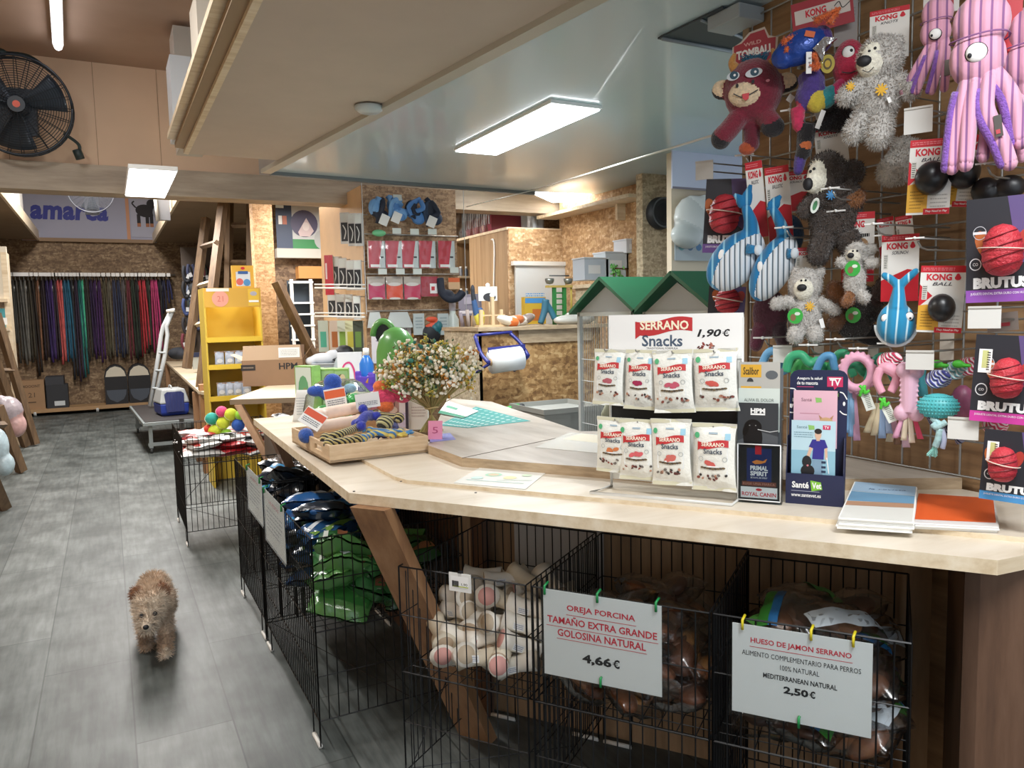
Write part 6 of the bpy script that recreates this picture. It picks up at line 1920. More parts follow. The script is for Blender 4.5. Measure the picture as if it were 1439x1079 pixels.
def blob(name, label, cat, M, k, parts, vox, sm=3, group=None):
    b = MB(k)
    for q in parts:
        if q[0] == 'e': b.ell(q[1], q[2], q[3], q[4] if len(q) > 4 else None)
        else: b.tube(bez(q[1], 4), q[2], q[3], 8)
    P = [(Vector(q[1]) if q[0] == 'e' else sum((Vector(x) for x in q[1]), Vector()) / len(q[1]), q[3]) for q in parts]
    return tag(fuse(b, vox, None, sm, lambda c, n: min(P, key=lambda q: (q[0] - c).length)[1]).build(name, None, M), label, cat, group)
NV, LB, SKB = mk('#1d2536', .7), mk('#6f9fd0', .6), mk('#4a7cb8', .6)
M, k = fy(632, 404, YD - .13, .1)
b = MB(k); b.tube(bez([(-14, 14, 2), (-13, -6, 4), (-4, -16, 6), (8, -14, 6), (16, -6, 4)], 5), [5, 6], NV, 8); b.ell((-6, -10, 4), (10, 8, 6), NV)
o = fuse(b, 1.3, NV, 2); t = thing('harness', 'black harness with an orange card at the right end of the lower row', 'harness', M); o.build('strap', t)
b = MB(k); b.box((5, 6, 2), (16, 16, 1), mk('#d9b48c', .5)); b.rect(5, 11, 16, 6, 2.6, mk('#d8683a', .5)); b.build('card', t)
for i, (px, py, m1, m2, lab) in enumerate(((529, 296, LB, NV, 'light blue and navy harness, leftmost on top of the display column'), (555, 293, SKB, LB, 'sky blue harness, second on top of the display column'), (580, 298, NV, SKB, 'navy harness, third on top of the display column'), (604, 299, NV, mk('#24364f', .7), 'dark navy harness, rightmost on top of the display column'))):
    M, k = fy(px, py, YD - .15, .1)
    R = random.Random(i)
    t = thing('harness', lab, 'harness', M)
    b = MB(k)
    for j in range(5): b.tube(bez([(R.uniform(-12, 12), R.uniform(4, 20), R.uniform(0, 6)), (R.uniform(-12, 12), R.uniform(-8, 8), R.uniform(4, 14)), (R.uniform(-12, 12), R.uniform(-20, 0), R.uniform(0, 8))], 4), 3.6, m1 if j % 2 else m2, 8, True, .4)
    b.build('strap', t)
    b = MB(k); b.ell((-4, 4, 4), (9, 13, 6), m1); b.ell((6, -8, 4), (10, 10, 6), m2); fuse(b, 1.5, None, 2, lambda c, n, m1=m1, m2=m2: m1 if c.y > c.x * .4 - 2 else m2).build('padding', t)
    if i != 2:
        b = MB(k); b.box((6 if i < 1 else -3, -14, 14), (12, 15, .8), mk('#d6d6d2', .5), (0, 0, -.4)); b.build('tag', t)
for i, (px, py) in enumerate(((537, 381), (562, 381), (586, 381), (638, 379), (557, 324), (582, 325), (607, 325), (558, 277))):
    M, k = fy(px, py, YD - .2, .1)
    b = MB(k); b.box((0, 0, 0), (12, 8, .8), mk('#c9d0cb', .5)); b.tube([(0, 3, 0), (0, 3, -30)], .6, CHROME, 4)
    tag(b.build('ticket_holder', None, M), 'small white ticket holder on a hook of the display column', 'ticket', 'ticket holders on the display column')
M, k = fy(532, 327, YD - .1, .1)
b = MB(k); b.ell((0, 0, 0), (10, 5, 4), mk('#6fbf8a', .4)); tag(b.build('green_packet', None, M), 'small pale green packet under the light blue harness', 'packet')
# protective collars folded flat below
for px, w, lab in ((526, 22, 'left'), (560, 40, 'right')):
    M, k = fy(px, 449, YD - .06, .1)
    b = MB(k); b.prism([(-w * .5, -11), (w * .5, -11), (w * .3, 11), (-w * .3, 11)], 0, 2, mk('#c9cfce', .4))
    tag(b.build('pet_cone', None, M), 'flat grey-white pet collar above the green dispenser, %s one' % lab, 'pet collar')
M, k = fy(550, 482, YD - .004, 0)
b = MB(k); b.box((0, 0, 0), (56, 54, 1), mk('#e4dfe4', .5)); b.scribble(0, 12, 44, 20, .6, mk('#9a93a8', .6), 4, .4); b.rect(0, 24, 56, 5, .6, INK); b.line([(-20, -8), (20, -8)], .8, .6, REDINK)
tag(b.build('notice', None, M), 'white printed notice hanging behind the green dispenser', 'notice')
M, k = fy(606, 462, YD - .12, .1)
blob('glove', 'black and teal grooming glove with an orange card on the display column', 'glove', M, k, [('e', (0, -6, 0), (13, 15, 6), mk('#1c2128', .6)), ('e', (9, 4, 2), (6, 8, 5), mk('#1f6a76', .5)), ('e', (0, 14, 2), (9, 4, 3), mk('#d8573a', .5))], 1.4)
for i, px in enumerate((588, 622)):
    M, k = fy(px, 455, YD - .1, .1)
    b = MB(k); b.box((0, 0, 0), (15, 30, 3), mk('#bcc7c8', .3)); b.scribble(0, 2, 10, 18, 1.8, mk('#8fa0a4', .5), 4, .4)
    tag(b.build('clear_pack', None, M), 'pale clear pack %s the black grooming glove' % ('left of', 'right of')[i], 'pack')
M, k = fy(636, 462, YD - .06, .1)
t = thing('spray_bottle', 'white bottle with a teal label near the bouquet and the display column', 'bottle', M)
b = MB(k); b.lathe([(7, -36), (8, -30), (8, 14), (4, 22), (4, 30)], mk('#c6d0cc', .3), 16, Matrix.Rotation(-pi / 2, 4, 'X')); b.build('body', t)
b = MB(k); b.lathe([(8.3, -30), (8.3, -4)], mk('#2f9fae', .4), 16, Matrix.Rotation(-pi / 2, 4, 'X')); b.build('label', t)
b = MB(k); b.lathe([(4.6, 26), (4.6, 40), (2, 42), (0, 42)], mk('#d9d6e4', .4), 12, Matrix.Rotation(-pi / 2, 4, 'X')); b.build('cap', t)
# left face of the column
XL = c0.x - .10
def p_blk(b, w, h): b.rect(0, h * .34, w * .8, h * .24, .3, mk('#cdd2cd', .5)); b.rect(0, -h * .12, w * .8, h * .6, .3, mk('#23262a', .4)); b.line(bez([(-w * .2, h * .1), (w * .1, -h * .1), (-w * .1, -h * .35)], 4), w * .12, .5, mk('#c9cccb', .2))
for i, (px, py, w, h) in enumerate(((484, 320, 13, 44), (494, 322, 12, 46), (503, 322, 11, 46), (470, 382, 12, 44), (481, 384, 12, 44), (492, 386, 12, 42), (502, 386, 11, 42), (466, 428, 12, 34), (478, 430, 12, 34), (490, 430, 11, 34), (501, 432, 10, 34))):
    pack('black and clear blister pack on the left side of the display column', px, py, XL + .03, w, h, p_blk, 'blister packs on the left side of the display column', 'blister_pack', .75, 0, False, 'X', 3)
pack('tall red pack on the left side of the display column', 462, 386, XL - .02, 12, 56, lambda b, w, h: (b.rect(0, 0, w, h, .2, mk('#c02436', .4)), b.rect(-w * .3, h * .1, w * .2, h * .4, .4, mk('#e6cfd0', .5))), None, 'tall_pack', .7, 0, False, 'X', 3)
for i, (px, c, c2, lab) in enumerate(((454, '#b9c9c4', '#4fae9a', 'teal'), (470, '#c9bcae', '#a9683a', 'orange-brown'), (481, '#c9d4c4', '#7fa84a', 'light green'), (492, '#cfd6b0', '#b9b54a', 'yellow-green'), (503, '#3a4238', '#5a7a3a', 'dark green'))):
    pack('%s pack in the lowest row left of the display column' % lab, px, 472, XL + .04, 14, 44, lambda b, w, h, c=c, c2=c2: (b.rect(0, 0, w, h, .2, mk(c, .4)), b.rect(0, -h * .1, w * .6, h * .5, .4, mk(c2, .4))), None, 'tall_pack', .75, 0, False, 'X', 3)
for py, lab in ((404, 'upper'), (444, 'lower')):
    pa, pb = PX(442, py, XL - .2), PX(512, py + 1, XL)
    b = MB(); b.tube([pa, pb], .008, WHITEWIRE, 6); b.tube([pa + Vector((0, 0, .03)), pb + Vector((0, 0, .03))], .006, WHITEWIRE, 6)
    tag(b.build('hook_bar', None), 'white double hook bar left of the display column, %s one' % lab, 'hook')

# white shelf frame, poster and boards behind it
YS = 8.6
t = thing('shelf_unit', 'white metal shelf frame seen between the leaning brown board and the packs', 'shelf unit', PY(426, 440, YS))
k = units(facing(PY(426, 440, YS), FY)); o3 = Vector(t.location)
for px in (411, 438):
    b = MB(k); b.box((px - 426, (48 - o3.z / k.y) / 2, 0), (4, 48 + o3.z / k.y, 4), WHITEP); b.build('upright', t).rotation_euler = (pi / 2, 0, 0)
for py in (396, 425, 441, 457, 477):
    b = MB(k); b.box((0, 440 - py, -8), (30, 2.4, 22), WHITEP); b.build('shelf', t).rotation_euler = (pi / 2, 0, 0)
b = MB(k); b.box((0, -6, -20), (34, 106, 1), mk('#2f3a45', .6)); b.build('back', t).rotation_euler = (pi / 2, 0, 0)
M, k = fy(432, 318, 9.1)
t = thing('cat_poster', 'white poster with a round cat photo and a green band, high behind the column', 'poster', M)
b = MB(k); b.box((0, 0, 0), (86, 76, 1), mk('#b9bab8', .5)); b.rect(2, -28, 82, 20, .7, mk('#2f7f46', .5)); b.rect(-33, 0, 22, 76, .8, mk('#33405a', .5))
b.disc(-5, 4, 19, 19, 1.0, mk('#4a4560', .5), 26); b.poly([(-14, -8), (-2, 12), (8, -6), (2, -14), (-12, -14)], 1.3, mk('#c9b4b4', .5)); b.disc(-3, 0, 5, 6, 1.5, mk('#d8cac6', .5), 12); b.disc(20, -18, 12, 14, 1.2, mk('#a9aaa8', .5), 16); b.text('cat', -10, 33, 14, 3, 1, mk('#4a5048', .5)) if False else None
b.rect(-38, 30, 11, 11, 1.2, mk('#dfe6e2', .4)); b.rect(-38, 8, 5, 12, 1.2, WHITE); b.rect(-32, 8, 6, 12, 1.2, mk('#b56a52', .5))
b.build('sheet', t)
b = MB(); z0 = PY(432, 363, 9.1).z; z1 = PY(432, 350, 9.1).z; xa, xb = PY(386, 350, 9.1).x, PY(476, 350, 9.1).x
b.box(((xa + xb) / 2, 9.06, (z0 + z1) / 2), (xb - xa, .12, z1 - z0), mk('#b5b0a6', .5)); tag(b.build('wall_shelf', None), 'pale board shelf below the round cat photo poster', 'shelf')
b = MB(); q0, q1 = PY(420, 378, 9.0), PY(462, 370, 9.0); b.box(((q0.x + q1.x) / 2, 9.12, q0.z - .03), (q1.x - q0.x, .16, .14), mk('#c48a4c', .6)); tag(b.build('board', None), 'orange wooden board above the white shelf frame', 'board')
# brown board leaning against the post
b = MB(); A, Bq = PY(388, 395, 7.85), PY(432, 485, 7.85)
Bq = A + (Bq - A) * (A.z / (A.z - Bq.z))
b.tube([A, Bq], .055, LADDERWOOD, 4); tag(b.build('leaning_board'), 'dark board leaning diagonally right of the caramel post', 'board')

# ------------------------------------------------------------------ staff area
YK = 4.75
q0, q1 = PY(672, 470, YK), PY(827, 470, YK); ztop = PY(745, 462, YK).z
t = thing('storage_cabinet', 'strand board cabinet behind the desk with a paper roll on its front', 'cabinet', (q0.x, YK, 0))
b = MB(); w = q1.x - q0.x
b.box((w / 2 + .05, .012, ztop / 2), (w + .1, .024, ztop), OSB_BIG2); b.build('front', t)
b = MB(); b.box((.011, .3, ztop / 2), (.024, .6, ztop), OSB_GREY); b.build('side', t)
b = MB(); b.box((w / 2 + .1, .28, ztop + .01), (w + .24, .64, .025), DESKEDGE); b.build('top', t)
b = MB(); b.box((w * .68, -.006, ztop - .05), (w * .68, .012, .09), DESKEDGE); b.build('rail', t)
# paper roll
M, k = fy(707, 503, YK - .16, .15)
t = thing('paper_dispenser', 'blue wall bracket holding a thick white paper roll', 'dispenser', M)
BLU_ = mk('#2a2f7a', .4)
b = MB(k); b.tube(bez([(-32, 32, -18), (-28, 8, -8), (-22, -6, 6)], 4), 2.6, BLU_, 8); b.tube([(-22, -6, 6), (-32, -20, -18)], 2, BLU_, 6); b.tube(bez([(18, 34, -18), (28, 20, -8), (33, 2, 6)], 4), 2.6, BLU_, 8); b.tube([(33, 2, 6), (22, -20, -18)], 2, BLU_, 6); b.tube([(-32, 33, -18), (20, 36, -18)], 2.2, BLU_, 6); b.box((4, 14, 2), (52, 7, 3), BLU_, (0, 0, .06))
b.build('bracket', t)
b = MB(k); b.tube([(-24, -3, 6), (34, 3, 6)], 1.6, BLU_, 6); b.tube([(-20, -4, 6), (22, 0, 6)], 16.5, mk('#e9ebec', .85), 28); b.tube([(-21, -4, 6), (-19.5, -4, 6)], 5, mk('#c9a884', .8), 14); b.build('paper_roll', t)
# grey bin and green scraper on the floor-side behind the desk
q = PZ(780, 612, .86)
M = flat_on((PY(782, 590, 4.1).x, 4.1, 0), 0)
b = MB(); zr = PY(782, 567, 4.1).z
b.lathe([(.26, .3), (.30, zr), (.31, zr), (.31, zr - .03)], mk('#9c9c96', .6), 4, Matrix.Rotation(pi / 4, 4, 'Z'), False)
b.lathe([(.25, .3), (.0, .3)], mk('#7c7c76', .6), 4, Matrix.Rotation(pi / 4, 4, 'Z'), False)
b.box((0, 0, .15), (.3, .3, .3), mk('#8a8a84', .6))
tag(b.build('grey_bin', None, M), 'grey plastic bin behind the desk below the paper roll', 'bin')
M, k = fy(717, 573, 4.3)
b = MB(k); b.tube([(-14, -2, 0), (12, 2, 0)], 3.4, mk('#2f9a3f', .4), 10); b.ell((16, 2, 0), (4, 3, 3), INK); b.ell((-15, -2, 0), (4, 5, 3), INK); b.tube([(0, -3, -2), (0, -120, -4)], 2, mk('#55585a', .4), 6)
tag(b.build('tool_handle', None, M), 'green handle standing up behind the desk edge beside the grey bin', 'handle')
M, k = fy(868, 585, 3.2, .2)
blob('chair_back', 'olive grey rounded chair back behind the snack stand', 'chair', M, k, [('e', (0, -10, 0), (26, 40, 10), mk('#8f8f78', .7)), ('e', (0, -60, 0), (24, 40, 10), mk('#8f8f78', .7))], 2.5)
# things on the cabinet top
zt_ = ztop + .0225
def at_top(px, d=.2): p = PY(px, 455, YK + d); return Vector((p.x, p.y, zt_))
M, k = front(at_top(692), 0, FY)
t = thing('bird_perch', 'small pale wooden bird perch frame on the cabinet top', 'bird toy', M)
LW = mk('#cbb08a', .7)
for x in (-16, 0, 12):
    b = MB(k); b.box((x, 20 if x == 0 else 12, 0), (4, 44 if x == 0 else 24, 4), LW); b.build('post', t)
b = MB(k); b.box((-2, 1, 0), (40, 3, 12), LW); b.box((0, 16, 0), (34, 2, 2), LW); b.build('base', t)
M, k = front(at_top(686, .3), 0, FY)
t = thing('photo_card', 'white card with a dark photo and a clip above the bird perch', 'card', M)
b = MB(k); b.box((0, 46, 0), (26, 20, 1), mk('#d4d4d0', .5)); b.disc(2, 41, 9, 6, .7, mk('#35353a', .5), 14); b.disc(6, 44, 4, 3, .9, WHITE, 8); b.disc(0, 58, 3, 3, .5, WHITE, 10); b.build('card', t)
b = MB(k); b.box((2, 18, -1), (2, 36, 2), LW); b.build('stick', t)
M, k = front(at_top(667, .25), 0, FY)
blob('parrot_toy', 'blue and yellow feather toy left of the bird perch', 'bird toy', M, k, [('t', ((-2, 48, 0), (2, 20, 0), (8, 4, 0)), [3, 6], mk('#2f4f7a', .7)), ('e', (8, 14, 2), (5, 14, 4), mk('#c9c04a', .7)), ('e', (-2, 52, 0), (3, 8, 3), mk('#23262e', .7))], 1.3)
for i, px in enumerate((652, 660, 668)):
    M, k = front(at_top(px - 2, .5), 0, FY)
    b = MB(k); b.tube([(0, 0, 0), ((i - 2) * 1.5, 20 + 4 * (i % 2), 0)], [3, 2.2], mk(['#8a7f88', '#a89a94', '#b9a58c', '#77707a'][i], .7), 8)
    tag(b.build('chew_stick', None, M), 'short chew stick standing in a row on the left end of the cabinet top', 'chew stick', 'chew sticks on the cabinet top')
ST = [('#d7d2c8', '#d8743a'), ('#cfc4b4', '#b9683a'), ('#d4cdc6', '#8a7a72')]
for i, (px, rl) in enumerate(((712, -.3), (722, .1), (738, .35))):
    M, k = front(at_top(px, .05 + .12 * i), 0, FY, rl)
    b = MB(k); b.ell((0, 8, 0), (17, 7, 9), mk(ST[i][0], .35), None, 16, 10); b.ell((4, 9, 1), (11, 6.4, 9), mk(ST[i][1], .35), None, 16, 10)
    f = fuse(b, 1.2, None, 1, lambda c, n, i=i: mk(ST[i][1], .35) if 0 < c.x < 11 else mk(ST[i][0], .35))
    tag(f.build('seed_bag', None, M), ('white and orange bag lying right of the bird perch', 'cream and rust bag lying in the middle of the cabinet top', 'grey-brown bag lying left of the green ladder toy')[i], 'bag')
GN = mk('#2d7a3a', .5)
M, k = front(at_top(786, .3), 0, FY)
t = thing('bird_playstand', 'green wooden ladder bird stand with two metal cups', 'bird toy', M)
for x in (-7, 7):
    b = MB(k); b.box((x, 26, 0), (4, 52, 4), GN); b.build('post', t)
b = MB(k); b.box((0, 53, 0), (34, 3, 8), mk('#b59c52', .6)); b.build('platform', t)
for y in (12, 20, 28, 36, 44):
    b = MB(k); b.tube([(-7, y, 0), (7, y, 0)], 1.2, GN, 6); b.build('rung', t)
for x in (-13, 13):
    b = MB(k); b.lathe([(0, 56), (4, 57), (5.5, 61), (5.5, 64)], mk('#8a8c84', .3, .7), 14, Matrix.Translation((x, 0, 0)) @ Matrix.Rotation(-pi / 2, 4, 'X')); b.build('cup', t)
b = MB(k); b.tube([(-13, 68, 0), (14, 68, 0)], 1, mk('#55585a', .4), 6); b.tube([(17, 52, 0), (17, 14, 0)], 1.4, mk('#b9a24a', .5), 6); b.build('perch', t)
M, k = front(at_top(769, .2), 0, FY)
blob('parrot_toy', 'teal blue forked toy left of the green ladder toy', 'bird toy', M, k, [('t', ((-2, 36, 0), (-4, 20, 0), (-10, 2, 0)), [5, 4], mk('#285a6e', .6)), ('t', ((-1, 30, 0), (5, 20, 0), (10, 8, 0)), [4, 4], mk('#2f6a80', .6))], 1.3)
M, k = front(at_top(752, .45), 0, FY)
b = MB(k); b.box((0, 20, -4), (30, 38, 8), mk('#c9a233', .5)); b.rect(0, 34, 28, 7, .4, mk('#4a8ac4', .5)); b.rect(4, 14, 16, 16, .4, mk('#b9682f', .5)); b.scribble(0, 42, 26, 6, .4, mk('#5a9ad0', .5), 2, .5)
tag(b.build('seed_box', None, M), 'yellow and blue box in front of the white door', 'box')
M, k = front(at_top(808, .15), 0, FY)
blob('plastic_bag', 'crumpled clear plastic bag beside the bird cage', 'bag', M, k, [('e', (-8, 6, 0), (22, 8, 12), mk('#b5b4ae', .2)), ('e', (10, 8, 2), (16, 9, 10), mk('#a9aaa6', .2)), ('e', (0, 12, -4), (12, 6, 8), mk('#c9cac6', .2))], 1.6, 1)

# bird cages with green roofs
RG = mk('#1f5f3d', .45, 0, .06, 6)
CG = mk('#c9ccc9', .4)
XG = 2.35
def bird_cage(label, pxl, pxa, pya, pxr, pye):
    A = PX(pxa, pya, XG); yl = PX(pxl, pye, XG); yr = PX(pxr, pye, XG)
    wid = yl.y - yr.y; ze = (yl.z + yr.z) / 2; yc = A.y
    zb = .72
    t = thing('bird_cage', label, 'bird cage', (XG, yc, zb))
    hw, dx = wid / 2, .62
    b = MB()
    for s in (-1, 1):
        e = Vector((-.04, s * (hw + .02), ze - zb - .01)); a = Vector((-.04, 0, A.z - zb + .015)); d = Vector((dx + .08, 0, 0))
        nn = Vector((0, s * .3, 1)).normalized() * .018
        vs = [e, a, a + d, e + d, e + nn, a + nn, a + d + nn, e + d + nn]
        b.add(vs, [(0, 1, 2, 3), (7, 6, 5, 4), (0, 4, 5, 1), (1, 5, 6, 2), (2, 6, 7, 3), (3, 7, 4, 0)], RG)
    b.build('roof', t)
    b = MB(); 
    b.add([Vector((0, -hw + .03, ze - zb)), Vector((0, hw - .03, ze - zb)), Vector((0, 0, A.z - zb - .02)), Vector((.02, -hw + .03, ze - zb)), Vector((.02, hw - .03, ze - zb)), Vector((.02, 0, A.z - zb - .02))], [(0, 1, 2), (5, 4, 3), (0, 3, 4, 1), (1, 4, 5, 2), (2, 5, 3, 0)], mk('#b9bcbe', .5))
    b.build('gable', t)
    b = MB()
    for y in (-hw + .03, hw - .03):
        for x in (0, dx): b.box((x, y, (ze - zb) / 2), (.022, .022, ze - zb), CG)
    for z in (.05, ze - zb - .01):
        b.box((0, 0, z), (.022, wid - .06, .022), CG); b.box((dx / 2, -hw + .03, z), (dx, .022, .022), CG); b.box((dx / 2, hw - .03, z), (dx, .022, .022), CG)
    b.build('frame', t)
    b = MB()
    n = int(wid / .02)
    for i in range(1, n): b.tube([(0, -hw + .03 + (wid - .06) * i / n, .05), (0, -hw + .03 + (wid - .06) * i / n, ze - zb)], .0018, CG, 4, False)
    for z in (.16, .28, .4, .52): b.tube([(0, -hw + .03, z), (0, hw - .03, z)], .0022, CG, 4, False)
    b.build('front_bars', t)
    b = MB()
    for i in range(1, 26): b.tube([(dx * i / 26, hw - .03, .05), (dx * i / 26, hw - .03, ze - zb)], .0018, CG, 4, False); b.tube([(dx * i / 26, -hw + .03, .05), (dx * i / 26, -hw + .03, ze - zb)], .0018, CG, 4, False)
    b.build('side_bars', t)
    b = MB(); b.box((dx / 2, 0, .025), (dx, wid - .05, .05), mk('#55595a', .5)); b.build('tray', t)
    b = MB()
    for y in (-hw + .05, hw - .05):
        for x in (.03, dx - .03): b.box((x, y, -zb / 2), (.03, .03, zb), CG)
    b.build('stand_leg', t)
bird_cage('green-roofed bird cage beside the crumpled plastic bag', 808, 850, 397, 893, 438)
bird_cage('green-roofed bird cage nearer the toy wall', 897, 951, 390, 1002, 437)

# white door, storage boxes, wrapped goods up high
q0, q1 = PY(723, 410, YC - .05), PY(796, 410, YC - .05); zd = PY(760, 373, YC - .05).z
b = MB(); b.box(((q0.x + q1.x) / 2, YC - .06, zd / 2), (q1.x - q0.x, .03, zd), mk('#dfe3e4', .5)); b.box(((q0.x + q1.x) / 2, YC - .065, zd + .02), (q1.x - q0.x + .06, .05, .04), WHITEP)
struct(b.build('door_1'))
zc = 2.3225
t = thing('wrapped_crates', 'row of crates with red bases under clear wrap on the cabin', 'crate', Matrix.Translation((3.74, 7.36, zc)) @ Matrix.Rotation(-pi / 2, 4, 'Z'))
b = MB(); b.box((0, 0, .10), (.62, .5, .16), mk('#7a2436', .4)); b.box((-.42, .05, .15), (.2, .5, .28), mk('#5a6f7a', .4)); b.build('base', t)
b = MB()
for i in range(12): b.box((-.32 + i * .055, -.26, .22), (.012, .01, .26), mk('#b9bdc2', .2))
b.build('bar', t)
b = MB(); b.sheet(lambda u, v: Vector((-.53 + u * .86, -.29 + .015 * sin(u * 30) * sin(v * 9), .40 * v)), 24, 6, FILM2); b.sheet(lambda u, v: Vector((-.53 + u * .86, -.29 + .5 * v, .40 + .01 * sin(u * 24))), 20, 4, FILM2); b.build('wrap', t)
p = PY(741, 300, 7.12)
t = thing('wrapped_box', 'tall box in shiny silver wrap at the corner of the cabin roof', 'box', (p.x, 7.12, zc))
b = MB(); b.sheet(lambda u, v: Vector((.13 * cos(u * 6.283) * (1 + .5 * abs(cos(u * 12.566)) ** 4) , .11 * sin(u * 6.283) * (1 + .5 * abs(cos(u * 12.566)) ** 4), 0.29 * v + .008 * sin(u * 40))), 40, 14, mk('#c3c9ce', .18, .3, .25, 14, .5, 26)); b.build('wrap', t)
b = MB(); b.box((0, 0, .145), (.24, .2, .29), mk('#b9bcc0', .3)); b.build('box', t)
b = MB(); b.tube(bez([PX(690, 336, XC - .02), PX(694, 345, XC - .02), PX(693, 420, XC - .02)], 5), .008, WHITEP, 6); tag(b.build('cable'), 'white cable running down the upright planks of the cabin', 'cable')
# shelf with small jars left of the planks
b = MB(); p = PY(652, 392, 7.9); b.box((p.x, 7.9, p.z - .22), (.32, .3, .02), PINE); b.box((p.x, 7.9, p.z + .02), (.32, .3, .02), PINE); tag(b.build('wall_shelf', None), 'small double shelf left of the upright planks', 'shelf')
for i in range(8):
    px, py = 641 + (i % 4) * 7.5, (383 if i < 4 else 404)
    p = PY(px, 392, 7.8); z = PY(652, 392, 7.9).z + (.03 if i < 4 else -.21)
    b = MB(); b.lathe([(.018, 0), (.02, .01), (.02, .07), (.012, .085)], mk(['#6a6f86', '#8a8f9a', '#4f5a6a', '#9a90a0'][i % 4], .4), 12); b.lathe([(.014, .085), (.014, .105), (0, .107)], WHITEP, 10)
    tag(b.build('jar', None, Matrix.Translation((p.x, 7.82, z))), 'small dark jar with a white cap on the double shelf by the planks', 'jar', 'jars on the double shelf')
M, k = lx(658, 428, XC - .32, .4)
b = MB(k); b.box((0, 0, 0), (34, 30, 3), mk('#76788c', .5)); b.rect(2, 6, 14, 10, 1.8, mk('#9a9cb0', .5)); b.rect(0, -10, 24, 4, 1.8, mk('#c9cad4', .5)); b.tube([(0, 13, -1), (12, 13, -38)], 1, CHROME)
tag(b.build('grey_pouch', None, M), 'grey pouch hanging between the display column and the planks', 'pouch')
# pale storage boxes on the right shelf
for i, (px, py, w, h, c, lab) in enumerate(((838, 378, 34, 30, '#c3d0de', 'pale blue plastic box, leftmost below the ledge'), (868, 372, 34, 34, '#cfdbe4', 'pale plastic box, middle one below the ledge'), (893, 372, 26, 36, '#dcc0c4', 'pinkish plastic box against the pillar'), (892, 346, 24, 18, '#d9dfe8', 'small white box on top of the pinkish one'))):
    M, k = fy(px, py, 5.45 if i < 3 else 5.4)
    b = MB(k); b.box((0, 0, -14), (w, h, 28), mk(c, .25)); b.box((0, h / 2 + 1, -14), (w + 2, 2, 30), mk('#dfe6ee', .3)); b.rect(-w * .1, 0, w * .5, h * .4, .4, mk('#e9eef2', .4))
    tag(b.build('storage_box', None, M, bevel=.003), lab, 'box')
p = PY(860, 396, 5.4)
b = MB(); b.box((p.x + .0, 5.5, p.z - .03), (.5, .3, .03), PINE); b.box((p.x - .2, 5.5, (p.z - .04) / 2), (.03, .28, p.z - .05), OSB_GREY); b.box((p.x + .2, 5.5, (p.z - .04) / 2), (.03, .28, p.z - .05), OSB_GREY); tag(b.build('shelf_board', None), 'wooden shelf carrying the pale plastic boxes', 'shelf')
M, k = fy(876, 384, 5.45)
t = thing('plant_stand', 'tiny wooden bird stand with a green sprig above the cage roof', 'bird toy', M)
b = MB(k)
for x in (-14, 4, 14): b.box((x, -2, 0), (2, 20, 2), mk('#6a4a2c', .7))
b.box((0, 7, 0), (32, 2, 2), mk('#6a4a2c', .7)); b.box((0, -8, 0), (32, 2, 2), mk('#6a4a2c', .7)); b.build('frame', t)
b = MB(k); R = random.Random(8)
for i in range(26): b.ell((-10 + R.uniform(-8, 8), 4 + R.uniform(-8, 8), 2 + R.uniform(-2, 2)), (3, 1.2, 1.2), mk(R.choice(['#4fae4a', '#7fc46a', '#8ad07a']), .6), (0, 0, R.uniform(-2, 2)), 6, 4)
b.build('sprig', t)
# speaker on the pillar
M, k = fy(924, 300, 4.88)
t = thing('wall_speaker', 'black oval loudspeaker on the strand board pillar', 'speaker', M)
b = MB(k); b.ell((0, 0, 4), (18, 23, 12), mk('#1f2329', .5), None, 26, 16); b.build('body', t)
b = MB(k); b.ring(-1, 0, 15, 17, 15, mk('#5d666e', .4), 26, 1.25); b.disc(-2, 0, 13, 17, 13.5, mk('#2b3138', .6), 26); b.build('grille', t)
# posters and cards beyond the toys
M, k = fy(1000, 236, 4.15)
b = MB(k); b.box((0, 0, 0), (110, 64, 2), mk('#c3c8dc', .5)); b.rect(0, -31, 110, 3, 1.2, mk('#7a7480', .5)); tag(b.build('poster', None, M), 'plain lavender poster on the wall right of the pillar', 'poster')
M, k = fy(976, 338, 4.19)
b = MB(k); b.box((0, 0, 0), (56, 56, 1), mk('#9fa9ae', .3)); b.rect(0, 22, 56, 12, .7, mk('#5d5a94', .5))
for i, c in enumerate(('#5a9a5a', '#4a7a6a', '#a86a4a', '#c04a52', '#6a9aa0', '#4a6a8a', '#4a7aa8', '#6aa05a')): b.disc(-19 + (i % 4) * 12, 6 - (i // 4) * 15, 4, 5, .8, mk(c, .5), 10); 
tag(b.build('colour_chart', None, M), 'grey chart with coloured dog shapes and a violet band left of the whales', 'chart')
M, k = fy(980, 300, 4.12)
blob('plastic_bag', 'big clear plastic bag hanging behind the colour chart', 'bag', M, k, [('e', (0, -6, -6), (28, 34, 12), mk('#c3c6c4', .2)), ('e', (-12, -30, -4), (22, 20, 10), mk('#b3b8b6', .2)), ('e', (16, 6, -6), (18, 24, 9), mk('#d9dbd8', .2))], 2.2, 2)


